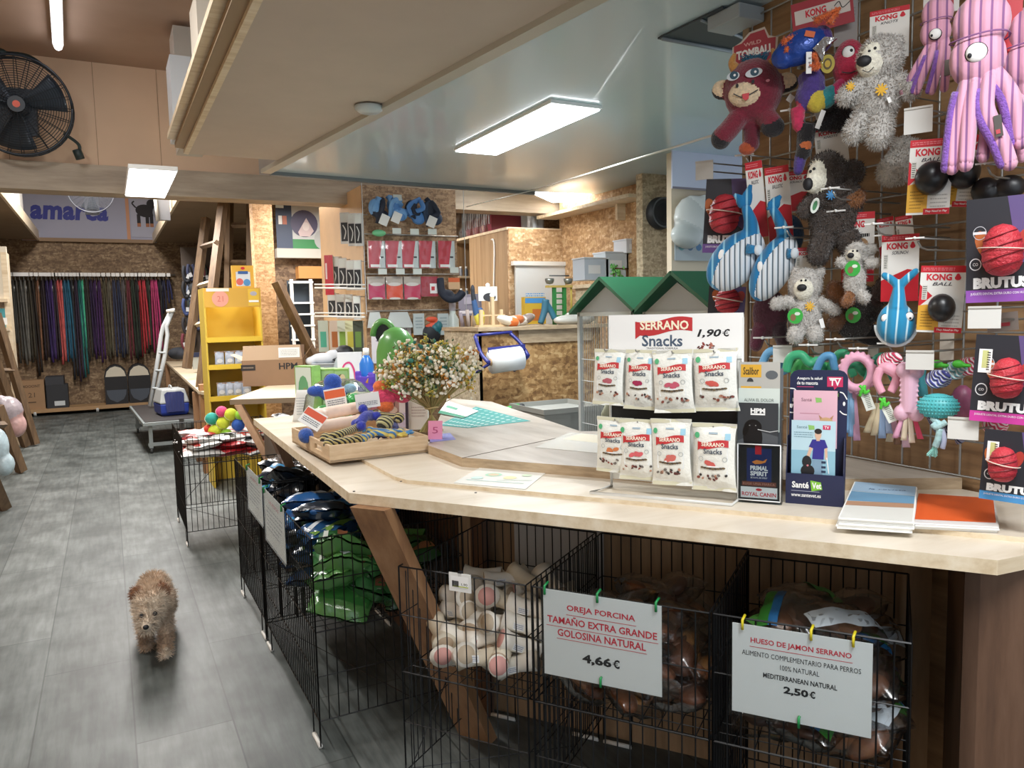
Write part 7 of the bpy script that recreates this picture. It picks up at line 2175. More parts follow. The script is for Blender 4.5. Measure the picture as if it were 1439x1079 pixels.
# ------------------------------------------------------------------ back aisle: leash wall and what stands before it
YL = YB - .06
zh = PY(120, 388, YL).z
b = MB(); q0, q1 = PY(12, 388, YL), PY(246, 388, YL)
b.tube([(q0.x, YL, zh + .03), (q1.x, YL, zh + .03)], .015, CHROME, 6)
tag(b.build('hook_rail'), 'long metal hook rail on the back wall above the leashes', 'rail')
LE = [(16, 487, '#3c3c38'), (21, 510, '#46443f'), (27, 511, '#5b5a56'), (33, 512, '#6a6862'), (39, 509, '#423d33'), (44, 528, '#2d2622'), (51, 511, '#7a5640'), (58, 506, '#352a30'), (64, 508, '#352856'), (70, 509, '#46306a'), (75, 506, '#3a3038'), (79, 512, '#c05a58'), (84, 511, '#c9605e'), (89, 508, '#2f5f7a'), (94, 508, '#2f6a86'), (99, 533, '#2d2f36'), (105, 536, '#3a2f42'), (110, 530, '#2a6a6a'), (114, 502, '#4fbf98'), (120, 506, '#3d3b38'), (126, 497, '#38284a'), (132, 504, '#452a58'), (138, 509, '#4a2c5c'), (145, 500, '#5a5440'), (152, 504, '#6a6456'), (159, 501, '#3c4058'), (165, 502, '#353a52'), (172, 502, '#5e5a5a'), (179, 504, '#6a3038'), (185, 503, '#2f3a30'), (191, 505, '#2a2826'), (195, 501, '#b0343c'), (201, 489, '#b83a44'), (207, 495, '#33382f'), (213, 495, '#b0406a'), (218, 495, '#c0447a'), (224, 460, '#2b2a2e'), (229, 440, '#2f3048'), (236, 425, '#32345a')]
CN = {'#c05a58': 'coral red', '#c9605e': 'coral red', '#4fbf98': 'mint green', '#2f5f7a': 'teal blue', '#2f6a86': 'teal blue', '#7a5640': 'tan brown', '#b0343c': 'red', '#b83a44': 'red', '#b0406a': 'pink', '#c0447a': 'magenta', '#46306a': 'purple', '#352856': 'dark purple', '#2a6a6a': 'dark teal'}
ORD = ['first', 'second', 'third', 'fourth', 'fifth', 'sixth', 'seventh', 'eighth', 'ninth', 'tenth', 'eleventh', 'twelfth', 'thirteenth', 'fourteenth', 'fifteenth', 'sixteenth', 'seventeenth', 'eighteenth', 'nineteenth', 'twentieth']
for i, (px, yb, c) in enumerate(LE):
    p = PY(px, 392, YL - .16); zbt = PY(px + (yb - 390) * .07, yb, YL - .16).z
    L = p.z - zbt
    lab = (ORD[i] + ' from the left end') if i < 20 else (ORD[len(LE) - 1 - i] + ' from the right end')
    t = thing('leash', '%s leash on the back wall rail, %s' % (CN.get(c, 'dark'), lab), 'leash', (p.x, YL - .1, p.z), 'leashes on the back wall')
    m = mk(c, .75, 0, .35, 30, 0, 40, 0, 0, (1, 1, .4))
    for s in (-1, 1):
        b = MB(); sw = .012 * (i % 3 - 1)
        b.tube(bez([(s * .008, -.03 * s, 0), (s * .020 + sw, -.03 * s - .02, -L * .4), (s * .024 + sw * 2, -.03 * s, -L + .03 * (s + 1))], 4), .034, m, 6, True, .5)
        b.build('strap', t)
    b = MB(); b.box((0, -.04, zh + .03 - p.z), (.05, .22, .02), WHITEP); b.box((0, -.15, zh + .02 - p.z), (.06, .006, .06), WHITE); b.tube([(0, -.06, zh + .03 - p.z), (0, -.06, -.02)], .012, CHROME, 5); b.build('hook_ticket', t)
    if i % 3 == 0:
        b = MB(); b.tube([(.02, -.04, -.10), (.02, -.04, -.2)], .014, CHROME, 6); b.build('clip', t)
# low shelf on castors with boxes
zs = PY(120, 573, 14.75).z
x0, x1 = PY(28, 575, 14.75).x, PY(268, 575, 14.75).x
t = thing('low_shelf', 'low wooden shelf on castors along the foot of the back wall', 'shelf', ((x0 + x1) / 2, 15.0, 0))
b = MB(); b.box((0, 0, zs), (x1 - x0, .5, .06), mk('#a4845f', .6)); b.build('board', t)
for px in (49, 137):
    b = MB(); x = PY(px, 580, 14.8).x - (x0 + x1) / 2; b.tube([(x - .02, -.2, .055), (x + .02, -.2, .055)], .055, mk('#c9cccb', .4), 14); b.box((x, -.2, .09), (.03, .06, max(.02, zs - .07)), CHROME); b.build('castor', t)
zs += .03
def shelf_box(name, label, px0, px1, pyt, c, fn=None, d=.3):
    q0, q1 = PY(px0, 550, 14.8), PY(px1, 550, 14.8); h = PY((px0 + px1) / 2, pyt, 14.8).z - zs
    b = MB(); b.box((0, d / 2, h / 2), (q1.x - q0.x, d, h), mk(c, .7))
    M = Matrix.Translation(((q0.x + q1.x) / 2, 14.8, zs))
    if fn:
        b.M = axes((0, -.002, h / 2), (1, 0, 0), (0, 0, 1), (0, -1, 0)); fn(b, q1.x - q0.x, h); b.M = Matrix()
    return tag(b.build(name, None, M), label, 'box')
shelf_box('cardboard_box', 'plain brown cardboard box on the low shelf, at its left end', 25, 62, 534, '#9c7c5c', lambda b, w, h: (b.text('MOOONT', 0, h * .3, w * .7, h * .09, .001, mk('#5a4634', .7), .02), b.text('21', 0, 0, w * .25, h * .16, .001, mk('#5a4634', .7)), b.rect(0, -h * .25, w * .3, h * .04, .001, mk('#5a4634', .7))))
shelf_box('storage_box', 'dark grey box with a white label on the low shelf', 65, 95, 540, '#2f3136', lambda b, w, h: b.rect(w * .08, -h * .3, w * .5, h * .2, .001, mk('#c9d0d4', .5)))
shelf_box('storage_box', 'dark grey box standing behind the labelled one on the low shelf', 64, 90, 529, '#383a40', None, .44)
for o in list(bpy.data.objects):
    if o.get('label', '').startswith('dark grey box standing'): o.location.y += .02
q0, q1 = PY(146, 540, 14.85), PY(212, 540, 14.85); hp = PY(180, 511, 14.85).z - zs; wp = (q1.x - q0.x) / 2
for i in range(2):
    t = thing('pet_carrier', 'arched black and cream soft pet carrier on the low shelf, %s one' % ('left', 'right')[i], 'pet carrier', (q0.x + wp * (i + .5), 14.82, zs))
    out = [(-wp * .48, 0), (wp * .48, 0), (wp * .48, hp * .72)] + [(wp * .48 * cos(a), hp * .72 + hp * .28 * sin(a)) for a in (.5, 1.0, 1.57, 2.1, 2.6)] + [(-wp * .48, hp * .72)]
    b = MB(); b.M = axes((0, 0, 0), (1, 0, 0), (0, 0, 1), (0, -1, 0)); b.prism(out, -.36, 0, mk('#1c1c20', .6)); b.build('body', t)
    b = MB(); b.M = axes((0, 0, 0), (1, 0, 0), (0, 0, 1), (0, -1, 0)); b.poly([(-wp * .43, hp * .70), (wp * .43, hp * .70)] + [(wp * .43 * cos(a), hp * .70 + hp * .26 * sin(a)) for a in (.5, 1.0, 1.57, 2.1, 2.6)], .004, mk('#cfc8b6', .7)); b.build('top_panel', t)
    b = MB(); b.M = axes((0, 0, 0), (1, 0, 0), (0, 0, 1), (0, -1, 0)); b.poly([(-wp * .42, hp * .36), (wp * .42, hp * .36)][::-1] + [(wp * .42 * cos(a) * -1, hp * .34 - hp * .3 * sin(a)) for a in (.3, .8, 1.57, 2.3, 2.8)], .004, mk('#4a515c', .7)); b.build('mesh_window', t)
# grooming table with the carrier and the white frame
zt = .365
A, Bc, Cc = PZ(181, 570, zt), PZ(200, 594, zt), PZ(276, 583, zt)
uy = (A - Bc).normalized(); dt = (A - Bc).length; ux = Vector((uy.y, -uy.x, 0)); wt = .74
MT2 = axes((Bc.x, Bc.y, 0), ux, uy, Vector((0, 0, 1)))
t = thing('grooming_table', 'low grey grooming table with a dark top in the aisle, carrying a blue pet carrier', 'table', MT2)
b = MB(); b.box((wt / 2, dt / 2, zt - .02), (wt, dt, .04), mk('#8d9596', .4, .3)); b.build('rim', t, bevel=.004)
b = MB(); b.box((wt / 2, dt / 2, zt + .003), (wt - .05, dt - .05, .006), mk('#2b2726', .6)); b.build('top', t)
for x, y in ((.08, .08), (wt - .1, .08), (.08, dt - .1), (wt - .1, dt - .1)):
    b = MB(); b.box((x, y, (zt - .04) / 2 + .03), (.04, .04, zt - .1), mk('#8d9596', .4, .3)); b.build('leg', t)
    b = MB(); b.tube([(x - .012, y, .03), (x + .012, y, .03)], .03, mk('#3a3d3f', .5), 12); b.build('castor', t)
b = MB(); b.box((wt / 2, .08, .10), (wt - .1, .03, .04), mk('#8d9596', .4, .3)); b.box((wt / 2, dt - .1, .10), (wt - .1, .03, .04), mk('#8d9596', .4, .3)); b.build('crossbar', t)
b = MB(); b.box((wt * .55, .0, zt - .05), (.05, .05, .14), mk('#3a3836', .5)); b.build('clamp', t)
M = Matrix.Translation(PZ(241, 581, zt + .007)) @ Matrix.Rotation(radians(8), 4, 'Z') @ Matrix.Scale(.66, 4)
t = thing('pet_carrier', 'blue and grey plastic pet carrier on the grooming table', 'pet carrier', M)
CB = mk('#2a3f96', .4); CGY = mk('#a4a8a9', .45)
b = MB(); b.lathe([(.30, 0), (.34, .05), (.355, .22)], CB, 4, Matrix.Scale(1.25, 4, (0, 1, 0)) @ Matrix.Rotation(pi / 4, 4, 'Z'), False); b.build('base', t, bevel=.02)
b = MB(); b.lathe([(.36, .225), (.355, .26), (.28, .48), (.0, .49)], CGY, 4, Matrix.Scale(1.25, 4, (0, 1, 0)) @ Matrix.Rotation(pi / 4, 4, 'Z'), False); b.build('lid', t, bevel=.02)
b = MB(); b.M = axes((0, -.315, .24), (1, 0, 0), (0, .17, .98), (0, -.98, .17)); b.poly([(-.15, -.17), (.15, -.17), (.17, .16), (.12, .2), (-.12, .2), (-.17, .16)], .005, mk('#1e275c', .5))
for i in range(6): b.tube([(-.13 + i * .052, -.16, .01), (-.13 + i * .052, .17, .01)], .004, mk('#39457a', .4), 4)
b.build('door', t)
b = MB(); b.tube(bez([(0, -.1, .49), (0, -.05, .53), (0, .08, .53), (0, .12, .49)], 4), .014, CGY, 6); b.build('handle', t)
t = thing('folding_frame', 'white folded tubular frame leaning upright behind the blue pet carrier', 'frame', PD(211, 570, 10.2))
o0 = Vector(t.location)
for dx in (0, 9):
    P = [PD(210 + dx * .6, 570, 10.2), PD(222 + dx, 500, 10.2), PD(226 + dx, 470, 10.2), PD(229 + dx * .5, 458, 10.2), PD(240 + dx * .2, 436, 10.2)]
    b = MB(); b.tube([p - o0 for p in P], .026, mk('#c9cfd2', .4), 8); b.build('tube', t)
b = MB()
for py in (545, 520, 495): q = (566 - py) / 66; b.tube([PD(210 + 12 * q, py, 10.18) - o0, PD(217 + 14 * q, py, 10.18) - o0], .014, mk('#b3babd', .4), 6)
b.build('crosspiece', t)
b = MB(); b.tube([PD(234, 437, 10.15) - o0, PD(245, 435, 10.15) - o0], .024, WHITEP, 8); b.build('grip', t)
# table and wooden ladder
TY = 9.7
q0, q1 = PY(238, 508, TY), PY(292, 508, TY); zt2 = PY(262, 528, 8.2).z
v = [PD(233, 505, 10.4), PD(272, 505, 10.4), PD(293, 548, 8.0), PD(282, 556, 7.9)]
zz = .82
P = [PZ(*c, zz) for c in ((232, 507), (286, 507), (300, 552), (279, 549))]
t = thing('side_counter', 'pale wooden counter with layered edges left of the yellow rack', 'counter', (P[0].x, P[0].y, 0))
o0 = Vector((P[0].x, P[0].y, 0))
b = MB(); Q = [((p - o0).x, (p - o0).y) for p in (P[3], P[2], P[1], P[0])]
b.prism(Q, zz - .03, zz, PINE); b.prism([(x + .02, y) for x, y in Q], zz - .07, zz - .035, mk('#a98f6c', .6)); b.build('top', t)
for x, y in Q:
    b = MB(); b.box((x * .9 + .03, y * .9 + .1, (zz - .07) / 2), (.07, .07, zz - .07), CARAMEL); b.build('leg', t)
def leg_board(px0, py0, px1, py1, d0, d1, w, parent, o0, name='rail', m=LADDERWOOD):
    a, c = PD(px0, py0, d0) - o0, PD(px1, py1, d1) - o0
    b = MB(); b.tube([a, c], w, m, 4); return b.build(name, parent)
t = thing('wooden_ladder', 'tall dark wooden ladder rising from the side counter to the loft', 'ladder', PD(282, 550, 8.0)); o0 = Vector(t.location)
leg_board(281, 552, 313, 284, 8.0, 8.4, .055, t, o0); leg_board(262, 517, 289, 306, 9.0, 9.3, .055, t, o0)
for py, q in ((395, .3), (340, .6), (450, .0)):
    leg_board(276 + q * 12, py + 6, 297 + q * 12, py, 9.1, 8.25, .03, t, o0, 'rung', PINE if py > 360 else LADDERWOOD)
t = thing('wooden_ladder', 'second dark wooden ladder behind the yellow rack beside the caramel post', 'ladder', PD(340, 400, 9.2)); o0 = Vector(t.location)
leg_board(318, 560, 322, 283, 9.3, 9.3, .05, t, o0); leg_board(352, 560, 353, 283, 9.3, 9.3, .06, t, o0)
for py in (316, 368, 391): leg_board(320, py, 353, py, 9.3, 9.3, .03, t, o0, 'rung')
for px, py, lab in ((303, 549, 'post'),):
    b = MB(); a = PD(288, 535, 7.6); b.box((a.x, a.y, .44), (.13, .12, .88), CARAMEL); tag(b.build('support_post', None), 'short wooden post left of the foot of the yellow rack', 'post')
# caramel post
p = PY(371, 400, 8.2)
b = MB(); b.box((p.x, 8.2, 1.47), (.19, .19, 2.94), osb('post_board', [(.2, '#a07a55'), (.5, '#bb946a'), (.8, '#cda983')], 1.3)); struct(b.build('pillar'))
b = MB(); q0, q1 = PY(256, 400, 12.53), PY(304, 400, 12.53); b.box(((q0.x + q1.x) / 2, 12.53, 1.3), (q1.x - q0.x, .05, 2.6), mk('#4a4038', .8)); tag(b.build('collar_board'), 'dark board carrying pet collars behind the ladder', 'board')
# collars and harnesses hung right of the leashes, seen as separate bunches
R = random.Random(12)
cols = ['#23262e', '#2f3552', '#3a4a7a', '#28302c', '#6a2a36', '#1e1f24', '#5f6a80', '#2c2a30']
for i in range(22):
    if i in (12, 13, 14, 19): R.uniform(0, 1); continue
    px, py = 262 + (i % 5) * 8 + R.uniform(-2, 2), 382 + (i // 5) * 24 + R.uniform(-4, 4)
    M, k = fy(px, py, 12.47)
    b = MB(k); c = cols[i % len(cols)]
    b.tube(bez([(-3, 10, 0), (-5, 0, 2), (-2, -11, 2), (3, -9, 3), (5, 2, 2), (2, 10, 0)], 4), [2.6, 2.6], mk(c, .7), 6, True, .5)
    t = thing('collar', '%s pet collar behind the ladder, %s of its row' % (('dark blue' if c in ('#2f3552', '#3a4a7a') else 'maroon' if c == '#6a2a36' else 'grey' if c == '#5f6a80' else 'black'), ORD[i % 5]) + (', row %s' % ['one', 'two', 'three', 'four', 'five'][i // 5]), 'collar', M, 'collars behind the ladder')
    b.build('strap', t)
    b = MB(k); b.box((R.uniform(-3, 3), -5, 5), (4, 6, .8), mk('#c9ccd0', .4), (0, 0, R.uniform(-.6, .6))); b.build('ticket', t)
M, k = fy(250, 496, 12.6)
blob('dog_bed', 'dark folded fabric lying at the left end of the side counter', 'fabric', M, k, [('e', (0, 0, 0), (15, 9, 10), mk('#22262e', .8)), ('e', (6, -2, 4), (10, 7, 8), mk('#2a2d36', .8))], 1.5)
M, k = fy(277, 503, 11)
b = MB(k); b.box((0, -6, 0), (14, 18, 10), mk('#b9bdb8', .5)); b.box((0, 5, 0), (16, 6, 12), mk('#2a3352', .5)); tag(b.build('storage_tub', None, M), 'pale tub with a dark blue lid on the side counter', 'tub')
M, k = fy(270, 400, 12.45); b = MB(k); b.ell((2, -8, 0), (9, 12, 6), mk('#1d2024', .7)); tag(b.build('black_bag', None, M), 'black bag hanging high left of the ladder', 'bag')

# yellow rack
YR = 7.3
q0, q1 = PY(291, 500, YR), PY(369, 500, YR); wR = q1.x - q0.x
YEL = mk('#d8ba45', .5)
zz = lambda py: PY(330, py, YR).z
t = thing('yellow_rack', 'yellow display rack with shelves and a pink round logo panel on top', 'display rack', (q0.x, YR, 0))
for x in (0, wR):
    b = MB(); b.box((x, .2, zz(404) / 2), (.015, .4, zz(404)), YEL); b.build('side_panel', t)
b = MB(); b.box((wR / 2, .39, zz(404) / 2), (wR, .012, zz(404)), YEL); b.build('back_panel', t)
b = MB(); b.box((wR / 2, .0, (zz(404) + zz(431)) / 2), (wR, .012, zz(404) - zz(431)), mk('#d0a23c', .5))
b.M = axes((wR / 2, -.008, (zz(404) + zz(431)) / 2), (1, 0, 0), (0, 0, 1), (0, -1, 0)); h_ = zz(404) - zz(431)
b.disc(-wR * .22, -.01, .07, .07, .001, mk('#e09a86', .5), 22); b.text('21', -wR * .22, -.01, .05, .05, .003, mk('#c9705f', .5)); b.rect(-wR * .26, h_ * .4, wR * .4, h_ * .16, .002, mk('#e8e4d8', .5)); b.rect(wR * .38, 0, wR * .2, h_ * .9, .002, mk('#e0b93a', .5)); b.disc(wR * .38, h_ * .2, .03, .02, .004, mk('#a9a8b4', .5), 14); b.rect(wR * .38, -h_ * .2, wR * .18, h_ * .1, .004, WHITE)
b.build('header', t)
for py in (478, 516, 560):
    b = MB(); z = zz(py); b.box((wR / 2, .2, z), (wR, .4, .012), YEL); b.box((wR / 2, -.004, z + .012), (wR, .012, .045), mk('#e3c03a', .45)); b.build('shelf', t)
q = PY(341, 387, YR + .1)
b = MB(); M = facing((q.x, YR + .1, zz(404) + .001), FY); k = units(M)
b = MB(k); b.box((0, 16, -5), (30, 32, 10), mk('#d9a93a', .5)); b.rect(-2, 4, 18, 12, .3, mk('#9fb9d6', .5)) if False else None; b.rect(0, 13, 20, 20, .3, mk('#c9d4de', .5)); b.disc(-5, 9, 5, 5, .5, mk('#c9605a', .5), 12); b.disc(5, 8, 5, 5, .6, mk('#4a8ac4', .5), 12); b.rect(0, 22, 14, 4, .6, mk('#2f5a9a', .5)); b.disc(0, 28, 3, 2, .6, RED, 10)
tag(b.build('product_box', None, M), 'yellow product box standing on top of the yellow rack', 'box')
def p_treat(b, w, h): b.rect(0, h * .3, w, h * .36, .3, mk('#b07a2c', .4)); b.rect(0, -h * .1, w * .9, h * .4, .3, mk('#8fa9cf', .35)); b.disc(0, -h * .1, w * .3, h * .14, .5, mk('#dfe4ea', .3), 10)
wl_ = []
for i, (px, py) in enumerate(((308, 505), (322, 501), (336, 506), (311, 549), (323, 549), (334, 548), (346, 545))):
    z = zz(516 if i < 3 else 560) + .007
    M, k = front(Vector((PY(px, py, YR + .08).x, YR + .08, z)), 0, FY, 0)
    snack_bag('treat_bag', 'blue and orange treat bag in the yellow rack, ' + ('leftmost on the middle shelf', 'second on the middle shelf', 'third on the middle shelf', 'leftmost on the low shelf', 'second on the low shelf', 'third on the low shelf', 'rightmost on the low shelf')[i], 'treat bag', M @ Matrix.Translation((0, 11 * k.y, 0)), k, 13, 22, mk('#b9c3d4', .25, 0, .2, 30), p_treat, 3, None)
# parcel on the far counter
MP = facing(PZ(384, 541, HC + .001), (-.28, -1, 0)); k = units(MP)
t = thing('parcel', 'open brown parcel with a white label and marker letters on the far counter', 'cardboard box', MP)
b = MB(k); CBD = mk('#8d6f54', .8, 0, .05, 5)
w, h, d = 84, 36, 60
for c, s in (((0, h / 2, 0), (w, h, 1.6)), ((0, h / 2, -d), (w, h, 1.6)), ((-w / 2, h / 2, -d / 2), (1.6, h, d)), ((w / 2, h / 2, -d / 2), (1.6, h, d)), ((0, .8, -d / 2), (w, 1.6, d))): b.box(c, s, CBD)
b.text('HPM', 22, h * .74, 26, 9, 1.1, INK, .02); b.rect(-34, h * .72, 20, 8, 1.1, mk('#2b2624', .6)); b.scribble(-34, h * .72, 15, 3, 1.4, mk('#8a7a6a', .6), 1, .6)
b.build('body', t)
for nm, pts, m in (('flap', [(-w / 2, h, 0), (w / 2, h, 0), (w / 2 - 2, h + 20, -3), (-w / 2 + 2, h + 20, -3)], '#b59a7e'), ('flap', [(-w / 2, h, 0), (-w / 2 - 17, h + 8, -8), (-w / 2 - 17, h + 8, -d + 12), (-w / 2, h, -d)], '#cdb49a'), ('flap', [(w / 2, h, 0), (w / 2 + 14, h + 18, -6), (w / 2 + 14, h + 18, -d + 8), (w / 2, h, -d)], '#8d6f54'), ('flap', [(-w / 2, h, -d), (w / 2, h, -d), (w / 2, h + 18, -d - 10), (-w / 2, h + 18, -d - 10)], '#6d5440')):
    b = MB(k); b.add([Vector(p) for p in pts], [(0, 1, 2, 3)], mk(m, .8))
    if m == '#b59a7e':
        b.M = Matrix.Rotation(-.15, 4, 'X'); b.rect(24, h + 9, 30, 14, 6.6, mk('#dcdcd8', .6)); b.scribble(24, h + 9, 24, 9, 6.9, mk('#a9a9a4', .6), 4, .35); b.M = Matrix()
    b.build(nm, t, solid=.003)

# ------------------------------------------------------------------ sign, pictures and fans up high
M, k = fy(126, 302, YB - .04)
t = thing('wall_sign', 'lilac sign with blue painted lettering and an orange border above the back wall', 'sign', M)
b = MB(k); b.box((0, 0, 0), (190, 74, 1), mk('#9a9cb0', .6)); b.build('board', t)
b = MB(k)
for y in (-35, 35): b.box((-5, y, .8), (178, 3, 1), mk('#c08a66', .6))
b.box((54, 0, .8), (5, 72, 1), mk('#c08a66', .6)); b.build('border', t)
b = MB(k); b.text('amarca', -28, 2, 108, 20, .8, mk('#28308c', .6), .045, .12, 0, 1.05); b.build('lettering', t)
M, k = fy(204, 300, YB - .05)
t = thing('dog_picture', 'picture of a black and tan dog right of the blue lettering', 'picture', M)
b = MB(k); b.box((4, 0, 0), (50, 66, 1), mk('#a3a5b6', .6)); bk = mk('#201d22', .7); tn = mk('#a06a4a', .7)
b.disc(0, 4, 14, 9, .7, bk, 18, -.1); b.disc(10, 14, 8, 7, .8, bk, 14); b.line(bez([(-13, 8), (-18, 14), (-15, 17)], 4), 2, .7, bk)
for x in (-10, 8, 2): b.rect(x, -8, 5, 14, .75, bk); b.rect(x, -16, 5, 5, .8, tn)
b.disc(14, 2, 4, 8, .9, mk('#8a8f9a', .6), 10); b.build('print', t)
def cage_fan(name, label, px, py, Y, r, turn, hub=None, dark='#1d242c'):
    p = PY(px, py, Y); n = Vector((-.25 * turn, -1, -.12)).normalized()
    M = facing(p, n, 0, .1); k = units(M).y
    t = thing(name, label, 'fan', M)
    R_ = r * k; D = mk(dark, .4, .2)
    b = MB(); b.tube([(R_ * cos(a), R_ * sin(a), 0) for a in [i * 2 * pi / 40 for i in range(41)]], R_ * .03, D, 6)
    b.tube([(R_ * cos(a), R_ * sin(a), -R_ * .35) for a in [i * 2 * pi / 40 for i in range(41)]], R_ * .02, D, 6); b.build('rim', t)
    b = MB()
    for f in range(1, 21): 
        q = f / 21; b.tube([(R_ * q * cos(a), R_ * q * sin(a), R_ * .16 * (1 - q * q)) for a in [i * 2 * pi / 32 for i in range(33)]], R_ * .007, D, 4, False)
    for i in range(24):
        a = i * 2 * pi / 24; b.tube([(R_ * q * cos(a), R_ * q * sin(a), R_ * .16 * (1 - q * q)) for q in (.12, .4, .7, 1)], R_ * .008, D, 4, False)
        b.tube([(R_ * cos(a), R_ * sin(a), 0), (R_ * cos(a), R_ * sin(a), -R_ * .35), (0, 0, -R_ * .45)], R_ * .008, D, 4, False)
    b.build('guard', t)
    b = MB(); b.disc(0, 0, R_ * .16, R_ * .16, R_ * .17, D, 20); b.disc(0, 0, R_ * .07, R_ * .07, R_ * .175, mk(hub or dark, .5), 16); b.build('badge', t, solid=.004)
    for i in range(3):
        b = MB(); a = i * 2.094 + .4
        b.sheet(lambda u, v: Vector(((.1 + .8 * v) * R_ * cos(a + (u - .5) * .9), (.1 + .8 * v) * R_ * sin(a + (u - .5) * .9), -R_ * .12 + (u - .5) * R_ * .16)), 5, 5, mk('#3a434c', .4, .3)); b.build('blade', t, solid=.004)
    b = MB(); b.tube([(0, 0, -R_ * .12), (0, 0, -R_ * .55)], R_ * .2, D, 16); b.build('motor', t)
    return t, R_
t, R_ = cage_fan('wall_fan', 'large black wire cage fan on the wall above the beam, upper left', 24, 147, YF - .35, 71, .2, '#d8604a')
D = mk('#20302f', .5)
b = MB(); b.box((-R_ * .1, -R_ * .1, -R_ * .4), (R_ * .8, R_ * .95, R_ * .3), mk('#232d38', .5)); b.build('control_box', t)
b = MB(); b.tube(bez([(R_ * .55, R_ * .85, -.1), (R_ * .2, R_ * 1.1, -.18), (-R_ * .3, R_ * 1.12, -.2)], 6), .012, D, 6); b.ell((-R_ * .32, R_ * 1.12, -.2), (.05, .03, .03), D); b.build('cord', t)
b = MB(); b.tube(bez([(R_ * .8, -R_ * .5, -.05), (R_ * 1.05, -R_ * .7, -.1), (R_ * 1.02, -R_ * .95, -.1)], 6), .012, D, 6); b.tube([(R_ * 1.0, -R_ * .8, -.1), (R_ * 1.06, -R_ * 1.0, -.1)], .03, D, 8); b.build('plug', t)
t, R_ = cage_fan('wall_fan', 'small grey wire fan hanging in front of the blue lettering', 127, 268, 12.5, 30, .1, None, '#5d6068')
b = MB(); b.box((0, -.15, -.1), (.18, .35, .12), mk('#4a4d55', .5)); b.build('stand', t)
b = MB(); b.tube([(0, .3, -.2), (0, 1.1, -.25)], .02, CHROME, 6); b.build('hanger', t)
b = MB(); q = PY(218, 285, 12); b.tube([PD(217, 272, 9.5), PD(221, 310, 9.5)], .02, WHITEP, 6); b.box(PD(228, 292, 9.6), (.16, .1, .3), mk('#a9acb4', .5)); tag(b.build('cable_box'), 'white rod and grey box below the hanging panel light', 'fitting')

# cartons on the soffit and goods on the left loft
for px0, px1, pyt, pyb, X0, c, lab in ((279, 312, -14, 70, .46, '#cfc8bb', 'white carton on the soffit at the top edge of the photo'), (247, 285, 35, 118, .50, '#b9b2a6', 'greyish carton on the soffit, middle of three'), (242, 254, 76, 152, .44, '#cdd2d6', 'narrow white carton on the soffit, furthest of three')):
    A = PX(px0, pyb, X0)
    yy = A.y; q1 = PY(px1, pyb, yy); hgt = PY(px0, pyt, yy).z - 2.652
    wd = max(.12, q1.x - A.x)
    b = MB(); b.box((wd / 2, .15, hgt / 2), (wd, .3, hgt), mk(c, .6))
    b.M = axes((wd / 2, -.002, hgt * .5), (1, 0, 0), (0, 0, 1), (0, -1, 0)); b.rect(wd * .1, 0, wd * .3, hgt * .12, .001, mk('#8d8a88', .6)); 
    tag(b.build('carton', None, Matrix.Translation((A.x, yy, 2.652))), lab, 'carton')
for i, (px, c) in enumerate(((33, '#bfc4c6'), (40, '#d9d6d0'))):
    p = PY(px, 300, 12 + i * 1.1)
    b = MB(); b.box((0, 0, .32), (.12, .5, .64), mk(c, .5)); tag(b.build('carton', None, Matrix.Translation((-1.03, 12 + i * 1.1, 2.976))), 'pale upright pack on the left loft, %s the sign' % ('further from', 'closer to')[i], 'carton')

# ------------------------------------------------------------------ racks at the left edge of the aisle
def aleg(name, label, pts):
    t = thing(name, label, 'rack', PZ(pts[0][2], pts[0][3], 0)); o0 = Vector(t.location)
    for x0, y0, x1, y1, dd in pts:
        f = PZ(x1, y1, 0); d = (f - CAM).dot(_f)
        a = PD(x0, y0, d * dd)
        b = MB(); b.tube([a - o0, f - o0 + Vector((0, 0, .02))], .055, LADDERWOOD, 4); b.build('leg', t)
    return t, o0
t, o0 = aleg('display_rack', 'dark wooden rack with slanted legs at the left edge, further one', [(-6, 440, 49, 626, .97), (-20, 470, 36, 628, .93)])
b = MB(); b.tube([PD(-30, 520, 9) - o0, PD(18, 520, 9.4) - o0], .03, LADDERWOOD, 4); b.build('shelf', t)
t, o0 = aleg('display_rack', 'dark wooden rack with slanted legs at the left edge, nearer one', [(-4, 570, 30, 664, .96), (-30, 630, 6, 716, .93)])
b = MB(); b.tube([PD(-60, 600, 6) - o0, PD(6, 596, 6.6) - o0], .03, LADDERWOOD, 4); b.build('shelf', t)
BAGM = [mk('#9a9096', .3, 0, .25, 12, .4, 20), mk('#a9bcc4', .3, 0, .25, 12, .4, 20)]
M, k = front(PD(16, 585, 7.9), .5, FY)
blob('plastic_bag', 'greyish purple plastic bag hanging on the further rack at the left edge', 'bag', M, k, [('e', (-6, 8, 0), (24, 22, 16), BAGM[0]), ('e', (4, -12, 0), (17, 18, 14), mk('#b08e8c', .3, 0, .25, 12)), ('e', (-14, 20, 4), (12, 12, 10), BAGM[0])], 2.2, 2)
M, k = front(PD(2, 636, 6.4), .5, FY)
blob('plastic_bag', 'pale blue plastic bag on the nearer rack at the left edge', 'bag', M, k, [('e', (-4, 10, 0), (16, 26, 14), BAGM[1]), ('e', (2, -16, 0), (16, 17, 14), BAGM[1])], 2.2, 2)
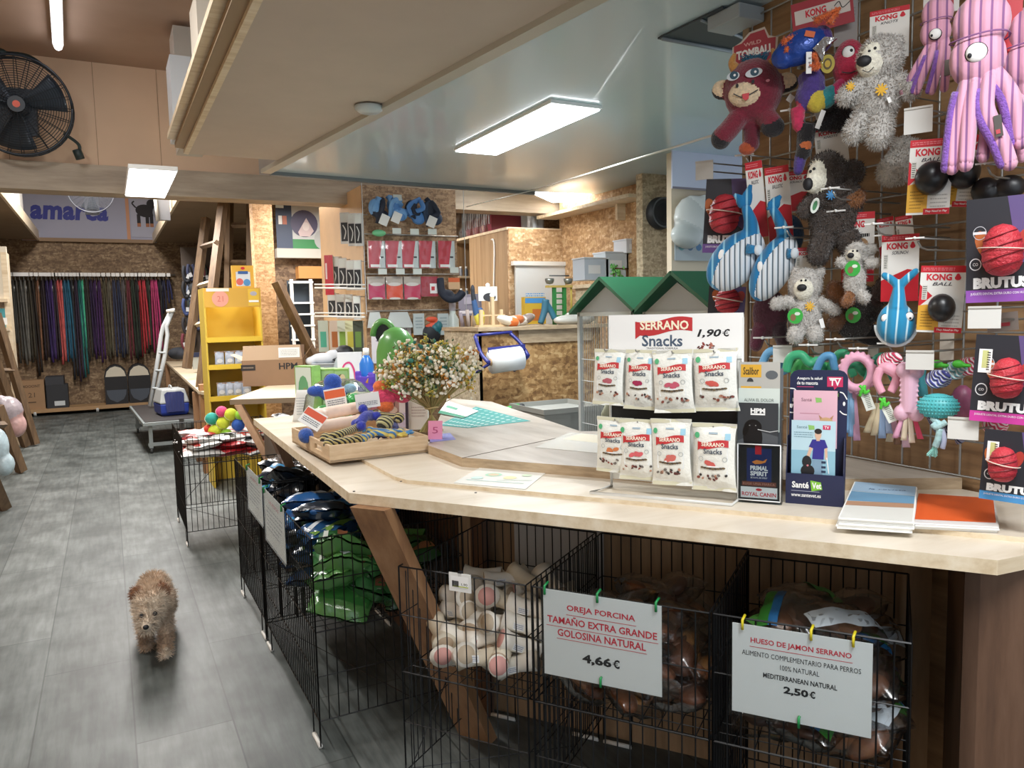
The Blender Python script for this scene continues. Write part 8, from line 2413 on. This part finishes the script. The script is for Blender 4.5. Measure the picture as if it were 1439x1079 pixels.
# pale shelf unit at the far left
t = thing('shelf_unit', 'pale wooden shelf unit cut off by the left edge beside the leashes', 'shelf unit', PY(4, 480, 11.5)); o0 = Vector(t.location)
b = MB(); b.box((.09, 0, (1.1 - o0.z) / 2), (.06, .3, 1.1 + o0.z), PINE); b.build('upright', t)
for py in (422, 462):
    b = MB(); z = PY(4, py, 11.5).z - o0.z; b.box((-.2, 0, z), (.6, .4, .04), PINE); b.build('shelf', t)
b = MB(); b.box((-.18, .05, PY(4, 380, 11.5).z - o0.z), (.5, .3, .85), mk('#d4c9b4', .6)); b.build('box', t) if False else None
M, k = fy(2, 382, 11.4); b = MB(k); b.box((0, -2, 0), (18, 76, 12), mk('#cfc6b4', .6)); tag(b.build('carton', None, M), 'pale upright carton on the shelf unit at the left edge', 'carton')
M, k = fy(3, 447, 11.4); b = MB(k); b.box((0, 0, 0), (16, 28, 12), mk('#4fa0a8', .5)); b.rect(0, -4, 14, 10, 6.3, WHITE); tag(b.build('product_box', None, M), 'teal and white box on the shelf unit at the left edge', 'box')


# ------------------------------------------------------------------ goods in the wire pens
def pen_pt(pen, x, y, z): return pen[1] @ Vector((x, y, z))
BON = mk('#f2ece0', .55, 0, .06, 14, .2, 30); BON2 = mk('#e0d5bf', .6, 0, .1, 14, .2, 30); FILP = mk('#dda49c', .7); FILB = mk('#bda68c', .8); FILT = mk('#c9b8a0', .8)
def make_bone(fill, m, L=.125):
    t = thing('stuffed_bone', 'cream white stuffed bone in the heap inside the pen with the price tag', 'dog chew', None, 'stuffed bones in the wire pen')
    b = MB(); b.lathe([(.034, -L / 2), (.029, -L * .3), (.024, 0), (.027, L * .3), (.037, L / 2)], m, 16); 
    for i, v in enumerate(b.v): v.x *= 1.0 + .12 * sin(v.z * 30); 
    b.build('shell', t)
    for s in (-1, 1):
        b = MB(); b.lathe([(.028, -.004), (.028, .0006), (.0, .002)], fill, 14, Matrix.Translation((0, 0, s * L / 2)) @ (Matrix() if s > 0 else Matrix.Rotation(pi, 4, 'X'))); b.build('filling', t)
    b = MB(); b.M = Matrix.Translation((.027, 0, .01)) @ Matrix.Rotation(pi / 2, 4, 'Y'); b.rect(0, 0, .035, .022, .0015, WHITE); b.scribble(0, 0, .028, .016, .002, mk('#7a86a8', .6), 3, .4); b.build('sticker', t)
    return t
R = random.Random(21)
protos = [make_bone(FILP, BON), make_bone(FILB, BON), make_bone(FILB, BON2), make_bone(FILB, BON2, .14), make_bone(FILT, BON), make_bone(FILB, BON)]
n = 0
lay = []
for k_, (z, nx, ny) in enumerate(((.46, 5, 4), (.51, 5, 4), (.56, 4, 3), (.605, 4, 2))):
    for i in range(nx):
        for j in range(ny): lay.append((.05 + (i + .5) * .34 / nx + R.uniform(-.015, .015), .05 + k_ * .03 + (j + .5) * (.42 - .05 * k_) / ny + R.uniform(-.02, .02), z + R.uniform(-.008, .008) + .05 * (j / ny)))
for i, (x, y, z) in enumerate(lay):
    M = Matrix.Translation(pen_pt(penA, x, y, z)) @ Euler((R.uniform(1.1, 2.0), R.uniform(-.3, .3), R.uniform(0, 6.28))).to_matrix().to_4x4()
    if i < 6: protos[i].matrix_world = M
    else: dup(protos[i % 6], M)
# packaged goods
def make_pack(name, label, cat, group, cols, size, film=True, lumps=3, band=None, seed=0):
    R = random.Random(seed)
    t = thing(name, label, cat, None, group)
    a, c, d = size
    b = MB()
    for i in range(lumps): b.ell((R.uniform(-.3, .3) * a, R.uniform(-.3, .3) * c, R.uniform(-.1, .1) * d), (a * R.uniform(.22, .4), c * R.uniform(.2, .38), d * R.uniform(.3, .55)), mk(cols[i % len(cols)], .5, 0, .2, 25), (0, 0, R.uniform(0, 3)))
    P = [(v.copy(), m) for v, m in zip(b.v, [b.mats[0]] * len(b.v))]
    f = b.build('contents', t)
    ph = [R.uniform(0, 6) for _ in range(3)]
    def skin(sg):
        def fn(u, v):
            x, y = (u * 2 - 1), (v * 2 - 1)
            e = max(0, 1 - abs(x) ** 3) ** .5 * max(0, 1 - abs(y) ** 3) ** .5
            return Vector((x * a * .62, y * c * .62, sg * d * (.72 * e + .08) + d * .10 * sin(x * 7 + ph[0]) * sin(y * 8 + ph[1])))
        return fn
    b = MB(); b.sheet(skin(1), 12, 10, FILM2 if film is True else film); b.sheet(skin(-1), 12, 10, FILM2 if film is True else film); b.build('bag', t)
    if band:
        for q, (c1, v0, v1) in enumerate(band):
            b = MB(); fn = skin(1.04)
            b.sheet(lambda u, v: fn(.04 + .92 * u, v0 + (v1 - v0) * v), 10, 3, mk(c1, .3)); b.build('label_band', t)
    return t
def fill(pen, protos, spots, tilt=.5, seed=1):
    R = random.Random(seed)
    for i, (x, y, z) in enumerate(spots):
        M = Matrix.Translation(pen_pt(pen, x, y, z)) @ Euler((R.uniform(-tilt, tilt), R.uniform(-tilt, tilt), R.uniform(0, 6.28))).to_matrix().to_4x4()
        q = i % len(protos)
        if i < len(protos): protos[q].matrix_world = M
        else: dup(protos[q], M)
def heap(w, d, z0, layers, seed=0, jz=.012, x0=0, y0=0, shrink=.03, skip=()):
    R = random.Random(seed); out = []
    for k_, (nx, ny, dz) in enumerate(layers):
        for j in range(ny):
            for i in range(nx):
                s = shrink * k_
                out.append((x0 + s + (i + .5) * (w - 2 * s) / nx + R.uniform(-.015, .015), y0 + s * .5 + (j + .5) * (d - s) / ny + R.uniform(-.015, .015), z0 + dz + R.uniform(-jz, jz)))
    return [q for i, q in enumerate(out) if i not in skip]
g = 'bagged pig ears behind the sign priced 4,66'
fill(penB, [make_pack('ear_bag', 'clear bag of brown pig ears in the pen behind the sign priced 4,66', 'dog chew', g, c, (.15, .12, .05), True, 4, None, i) for i, c in enumerate((['#6a3f26', '#8a5a34'], ['#a8743c', '#7a4a2a'], ['#5a3624', '#6d4530'], ['#c49a68', '#8d5f3a']))], heap(.38, .42, .46, ((3, 4, 0), (3, 4, .06), (3, 3, .12), (2, 3, .17)), 4, .015, .06, .06), .5, 2)
g = 'bagged ham bones behind the sign priced 2,50'
bands = [None, [('#3f8f3a', .05, .22), ('#2f6fa8', .22, .36)], [('#c9d4dc', .1, .5)], [('#5aa04a', .7, .95)]]
fill(penC, [make_pack('bone_bag', 'clear bag with a dark ham bone in the pen behind the sign priced 2,50', 'dog chew', g, c, (.16, .13, .055), True, 4, bands[i], i + 10) for i, c in enumerate((['#3a261c', '#5a3a28'], ['#6d4630', '#4a3022'], ['#7a4f36', '#9a6a48'], ['#4a342a', '#2f221c']))], heap(.33, .38, .46, ((3, 3, 0), (3, 3, .06), (3, 3, .12), (3, 2, .18), (2, 2, .23)), 6, .015, .06, .06, .015), .5, 3)
g = 'green dog food bags in the pen at the bend'
fl_g = gloss('#3a7040'); fl_b = gloss('#2a5f9c'); fl_d = gloss('#1d2733')
fill(pen2, [make_pack('food_bag', 'glossy green dog snack bag heaped in the pen at the bend of the counter', 'snack bag', g, ['#4a8a3a'], (.18, .14, .05), fl, 1, bd, i + 30) for i, (fl, bd) in enumerate(((fl_g, [('#8a5a40', .4, .62), ('#dfe6dc', .1, .2)]), (gloss('#5a8f50'), [('#3a7a3a', .3, .7), ('#c9d4e0', .75, .9)]), (gloss('#34633a'), [('#a9744f', .5, .72)])))], heap(.30, .38, .46, ((2, 3, 0), (2, 3, .06), (2, 3, .11), (2, 2, .16)), 8, .015, .60, .09, .01), .5, 5)
g = 'blue dog food bags in the pen at the bend'
fill(pen2, [make_pack('food_bag', 'glossy blue dog snack bag in the far half of the pen at the bend', 'snack bag', g, ['#2a5f9c'], (.18, .14, .05), fl, 1, bd, i + 40) for i, (fl, bd) in enumerate(((fl_b, [('#c9d4e0', .3, .45), ('#4a9ad0', .6, .8)]), (fl_d, [('#3a8ac4', .4, .7)]), (gloss('#28507c'), [('#7aa04a', .2, .36), ('#dfe4e8', .6, .72)])))], heap(.46, .38, .46, ((3, 3, 0), (3, 3, .06), (3, 3, .12), (3, 2, .18), (2, 2, .23)), 9, .015, .09, .09, .01), .5, 6)
g = 'dark and blue bags in the aisle pen'
fill(pen3, [make_pack('food_bag', 'dark glossy bag in the aisle pen beyond the one at the bend', 'snack bag', g, ['#22262e'], (.18, .14, .05), fl, 1, bd, i + 50) for i, (fl, bd) in enumerate(((fl_d, None), (gloss('#1f2a3a'), [('#4aa0d8', .3, .6), ('#e4e8ec', .65, .8)]), (gloss('#15181c'), [('#8a929c', .4, .5)])))], heap(.56, .38, .46, ((4, 3, 0), (4, 3, .06), (4, 3, .12), (3, 3, .18), (3, 2, .24)), 10, .015, .09, .09, .01), .5, 7)
# far pen: red and white packs, balls
g = 'red and white packs in the far pen'
fill(pen4, [make_pack('toy_pack', 'flat white and red pack lying in the far pen below the balls', 'pack', g, ['#c9c9c6'], (.22, .16, .03), mk(c, .35), 1, bd, i + 60) for i, (c, bd) in enumerate((('#d8d6d2', [('#c0392f', .1, .3)]), ('#b02a30', [('#e4e2de', .4, .7)]), ('#e0dfdc', [('#3a3a3e', .5, .7), ('#c8402f', .1, .25)])))], heap(.74, .56, .60, ((4, 3, 0), (4, 3, .04), (3, 3, .08)), 12, .008, .04, .04), .15, 8)
BALL = {'#c9d63a': 'yellow-green', '#2f9a8a': 'teal green', '#c8402f': 'red', '#2a55a8': 'blue', '#d84a7a': 'pink', '#8fc43a': 'lime green'}
for i, (px, py, r, c) in enumerate(((297, 588, 9, '#2f9a8a'), (302, 606, 10, '#c9d63a'), (318, 610, 8, '#8fc43a'), (324, 582, 9, '#c9d63a'), (311, 578, 8, '#d84a7a'), (334, 597, 9, '#2a55a8'), (292, 602, 6, '#c8402f'), (337, 583, 7, '#8fc43a'), (313, 594, 9, '#c9d63a'))):
    p = PD(px, py, 5.55); k = 5.55 / F_PX
    t = thing('toy_ball', '%s toy ball in the far pen, %s in the heap' % (BALL[c], ('upper left', 'lower left', 'lowest', 'top right', 'topmost', 'rightmost low', 'small leftmost', 'rightmost high', 'central')[i]), 'ball', Matrix.Translation(p))
    b = MB(); b.ell((0, 0, 0), r * k, mk(c, .8, 0, .1, 60, .3, 90), None, 18, 12); b.build('ball', t)
    b = MB(); b.tube([(r * k * 1.0 * cos(a), r * k * .9 * sin(a) * .6, r * k * .8 * sin(a)) for a in [j * 2 * pi / 20 for j in range(21)]], r * k * .05, mk('#e4e6d0', .8), 5); b.build('seam', t)
# basket of black, red and white packs in the gap between the two counters
t = thing('goods_bin', 'dark bin full of small packs in the gap between the two counters', 'bin', (1.14, 4.86, 0))
b = MB(); b.box((0, 0, .40), (.56, .56, .80), mk('#57493c', .7)); b.build('body', t)
g = 'small packs in the gap between the counters'
pr = [make_pack('small_pack', 'small foil pack heaped in the dark bin between the two counters', 'pack', g, ['#3a2a2a'], (.10, .08, .03), mk(c, .3), 1, bd, i + 70) for i, (c, bd) in enumerate((('#2a2426', [('#c0392f', .3, .6)]), ('#a02a30', [('#e4e2de', .5, .7)]), ('#d4d2ce', [('#2a2a2e', .2, .5)]), ('#3f3a34', None)))]
class _P: pass
fill((None, Matrix.Translation((.87, 4.6, .80))), pr, heap(.53, .5, .02, ((6, 5, 0), (4, 4, .045)), 15, .008), .5, 9)

# ------------------------------------------------------------------ signs on the pens
def pen_sign(label, corners, Pl, n, texts, margin=.0, clips=(), clipcol='#1f8a4a', z_off=.012, plastic=True):
    tl, tr, bl_, br = [PL(*c, Pl, n) for c in corners]
    ux = ((tr - tl) + (br - bl_)).normalized(); w = ((tr - tl).length + (br - bl_).length) / 2; h = ((tl - bl_).length + (tr - br).length) / 2
    c = (tl + tr + bl_ + br) / 4
    z = Vector((n[0], n[1], 0)).normalized(); uy = Vector((0, 0, 1)); ux = uy.cross(z)
    M = axes(c, ux, uy, z)
    t = thing('price_sign', label, 'sign', M)
    b = MB(); b.box((0, 0, 0), (w, h, .002), mk('#dfe4e4', .5))
    for st_, y, tw, th, col, bold, ul in texts:
        b.text(st_, 0, y * h, tw * w, th * h, .0016, mk(col, .6), bold)
        if ul: b.rect(0, (y - th * .85) * h, tw * w * 1.02, .006 * h, .0016, mk(col, .6))
    b.build('sheet', t)
    if plastic:
        b = MB(); b.box((0, 0, .0035), (w * 1.05, h * 1.06, .001), clear('sleeve', '#fbfcfc', .12, .1)); b.build('sleeve', t)
    for i, (u, v) in enumerate(clips):
        b = MB(); b.tube([(u * w, v * h - .012, .006), (u * w, v * h + .012, .006), (u * w + .003, v * h + .018, -.012)], .0035, mk(clipcol if i < 3 else '#1f8a4a', .4), 6); b.build('clip', t)
    return t, w, h
FNB = Vector((-NB.x, -NB.y, 0))
P0 = Vector((0.735, 2.172, .6)) + FNB * .012
pen_sign('white sign in red and black print priced 4,66 on the middle wire pen', ((763, 827), (928, 850), (765, 947), (931, 977)), P0, FNB,
    (('OREJA PORCINA', .31, .58, .085, '#cf3548', .02, 1), ('TAMA\u00d1O EXTRA GRANDE', .17, .93, .10, '#cf3548', .02, 1), ('GOLOSINA NATURAL', .02, .75, .085, '#cf3548', .02, 1), ('4,66 ' + EURO, -.24, .32, .12, '#202226', .04, 0)), clips=((-.48, .49), (-.02, .49), (.46, .49), (.0, -.47)))
pen_sign('white sign with red heading priced 2,50 on the rightmost wire pen', ((1029, 872), (1226, 906), (1028, 998), (1224, 1036)), P0, FNB,
    (('HUESO DE JAMON SERRANO', .33, .72, .075, '#cf3548', .018, 1), ('ALIMENTO COMPLEMENTARIO PARA PERROS', .19, .85, .055, '#2a2c30', .0, 0), ('100% NATURAL', .085, .28, .055, '#2a2c30', .0, 0), ('MEDITERRANEAN NATURAL', -.03, .53, .055, '#202226', .018, 0), ('2,50 ' + EURO, -.16, .23, .095, '#202226', .04, 0)), clips=((-.42, .5), (.08, .5), (.37, .5), (.0, -.48)), clipcol='#d6c62a')
XP = .572 - .012
for lab, cs in (('white sheet with red and black print on the aisle pen, nearer of two', ((371, 683), (399, 718), (374, 757), (401, 789))), ('white sheet clipped to the aisle pen, further of two', ((347, 653), (368, 679), (349, 710), (369, 739)))):
    t, w, h = pen_sign(lab, cs, (XP, 3, .6), (-1, 0, 0), ((('HUESOS'), .33, .5, .07, '#cf6a74', .02, 0),), clips=((-.45, .48), (.45, .48)))
    b = MB(); b.scribble(0, -.02 * h, w * .8, h * .5, .0018, mk('#8a8e94', .6), 6, .35); b.build('print', t)
# small price tag
p = PL(646, 818, P0, FNB); M = axes(p, Vector((0, 0, 1)).cross(FNB), Vector((0, 0, 1)), FNB)
t = thing('price_tag', 'small white price tag clipped on the pen of cream bones', 'price tag', M)
b = MB(); b.box((0, 0, 0), (.072, .054, .004), WHITEP); b.rect(0, .002, .06, .034, .003, mk('#f4f4f2', .4)); b.rect(.004, -.011, .05, .003, .0035, mk('#b9c44a', .5)); b.scribble(-.014, -.004, .022, .02, .0035, INK, 1, .9); b.text('1,90', .016, -.004, .02, .008, .0035, INK); b.build('ticket', t)
b = MB(); b.box((0, .025, -.004), (.012, .014, .012), INK); b.build('clip', t)



# ------------------------------------------------------------------ dog walking towards the viewer
gd = (PZ(229, 928, 0) + PZ(210, 908, 0)) / 2
hd = Vector((-.06, -1, 0)).normalized()          # heading down the aisle
# local frame: x across, y towards the tail, z up
MD = axes((gd.x, gd.y, 0), Vector((0, 0, 1)).cross(hd), hd * -1, Vector((0, 0, 1)))
t = thing('dog', 'small shaggy tan dog walking up the grey tiled aisle', 'dog', MD)
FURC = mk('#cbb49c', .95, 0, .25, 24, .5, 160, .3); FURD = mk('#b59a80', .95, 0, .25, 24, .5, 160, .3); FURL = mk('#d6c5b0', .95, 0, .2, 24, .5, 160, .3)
FURE = mk('#94694a', .95, 0, .2, 24, .5, 160, .3)
b = MB()
b.ell((.0, .17, .205), (.070, .16, .072), FURC, None, 20, 14)
b.ell((.0, .05, .205), (.070, .085, .085), FURC, None, 18, 12)
b.ell((.0, .29, .215), (.068, .08, .070), FURC, None, 18, 12)
b.tube(bez([(0, .04, .23), (-.004, -.01, .255), (-.008, -.04, .262)], 4), [.064, .06], FURC, 14)
b.ell((-.010, -.06, .262), (.066, .064, .058), FURL, None, 20, 14)            # skull
b.ell((-.014, -.10, .232), (.056, .045, .046), FURL, None, 16, 12)            # cheeks
b.tube([(-.016, -.10, .222), (-.026, -.165, .196)], [.036, .024], FURL, 12); b.ell((-.027, -.168, .192), (.022, .018, .019), FURL)
b.ell((-.022, -.13, .18), (.034, .032, .024), FURL)                           # jaw and beard
for s, fy_, kz in ((1, -.05, 0.0), (-1, .06, .012)):                              # forelegs, mid stride
    b.tube(bez([(s * .042, .03, .17), (s * .043, .03 + fy_ * .2, .10), (s * .041, fy_ * .8 + .01, .05), (s * .040, fy_ - .005, .022 + kz)], 5), [.032, .018], FURC, 12)
    b.ell((s * .040, fy_ - .016, .016 + kz), (.022, .030, .016), FURC)
for s, fy_ in ((1, .33), (-1, .24)):                                              # hind legs with knee and hock
    b.tube(bez([(s * .044, .29, .19), (s * .050, .26 + (fy_ - .29) * .4, .12), (s * .046, fy_ + .04, .075), (s * .044, fy_ + .01, .022)], 5), [.044, .018], FURC, 12)
    b.ell((s * .044, fy_ - .01, .016), (.021, .030, .016), FURC)
b.tube(bez([(0, .36, .235), (.0, .40, .20), (.0, .42, .16)], 5), [.026, .014], FURC, 10)
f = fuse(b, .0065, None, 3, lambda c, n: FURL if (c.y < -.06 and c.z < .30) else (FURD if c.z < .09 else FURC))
fur(f, 17000, .027, .0016, 5, .15, lambda p: (p - Vector((-.027, -.18, .195))).length > .022, .55)
f.build('body', t)
for s in (-1, 1):
    b = MB(); b.ell((-.010 + s * .052, -.035, .312), (.022, .012, .026), FURE, (0, s * .4, 0), 12, 9); b.ell((-.010 + s * .066, -.04, .292), (.014, .010, .026), FURE, (0, s * .3, 0), 12, 9); e = fuse(b, .004, FURE, 2); fur(e, 500, .017, .0014, 4 + s, .3); e.build('ear', t)
    b = MB(); b.ell((-.017 + s * .026, -.146, .238), (.0095, .008, .0095), INK, None, 12, 8); b.build('eye', t)
b = MB(); b.ell((-.028, -.188, .199), (.0125, .009, .0105), INK, None, 12, 8); b.build('nose', t)
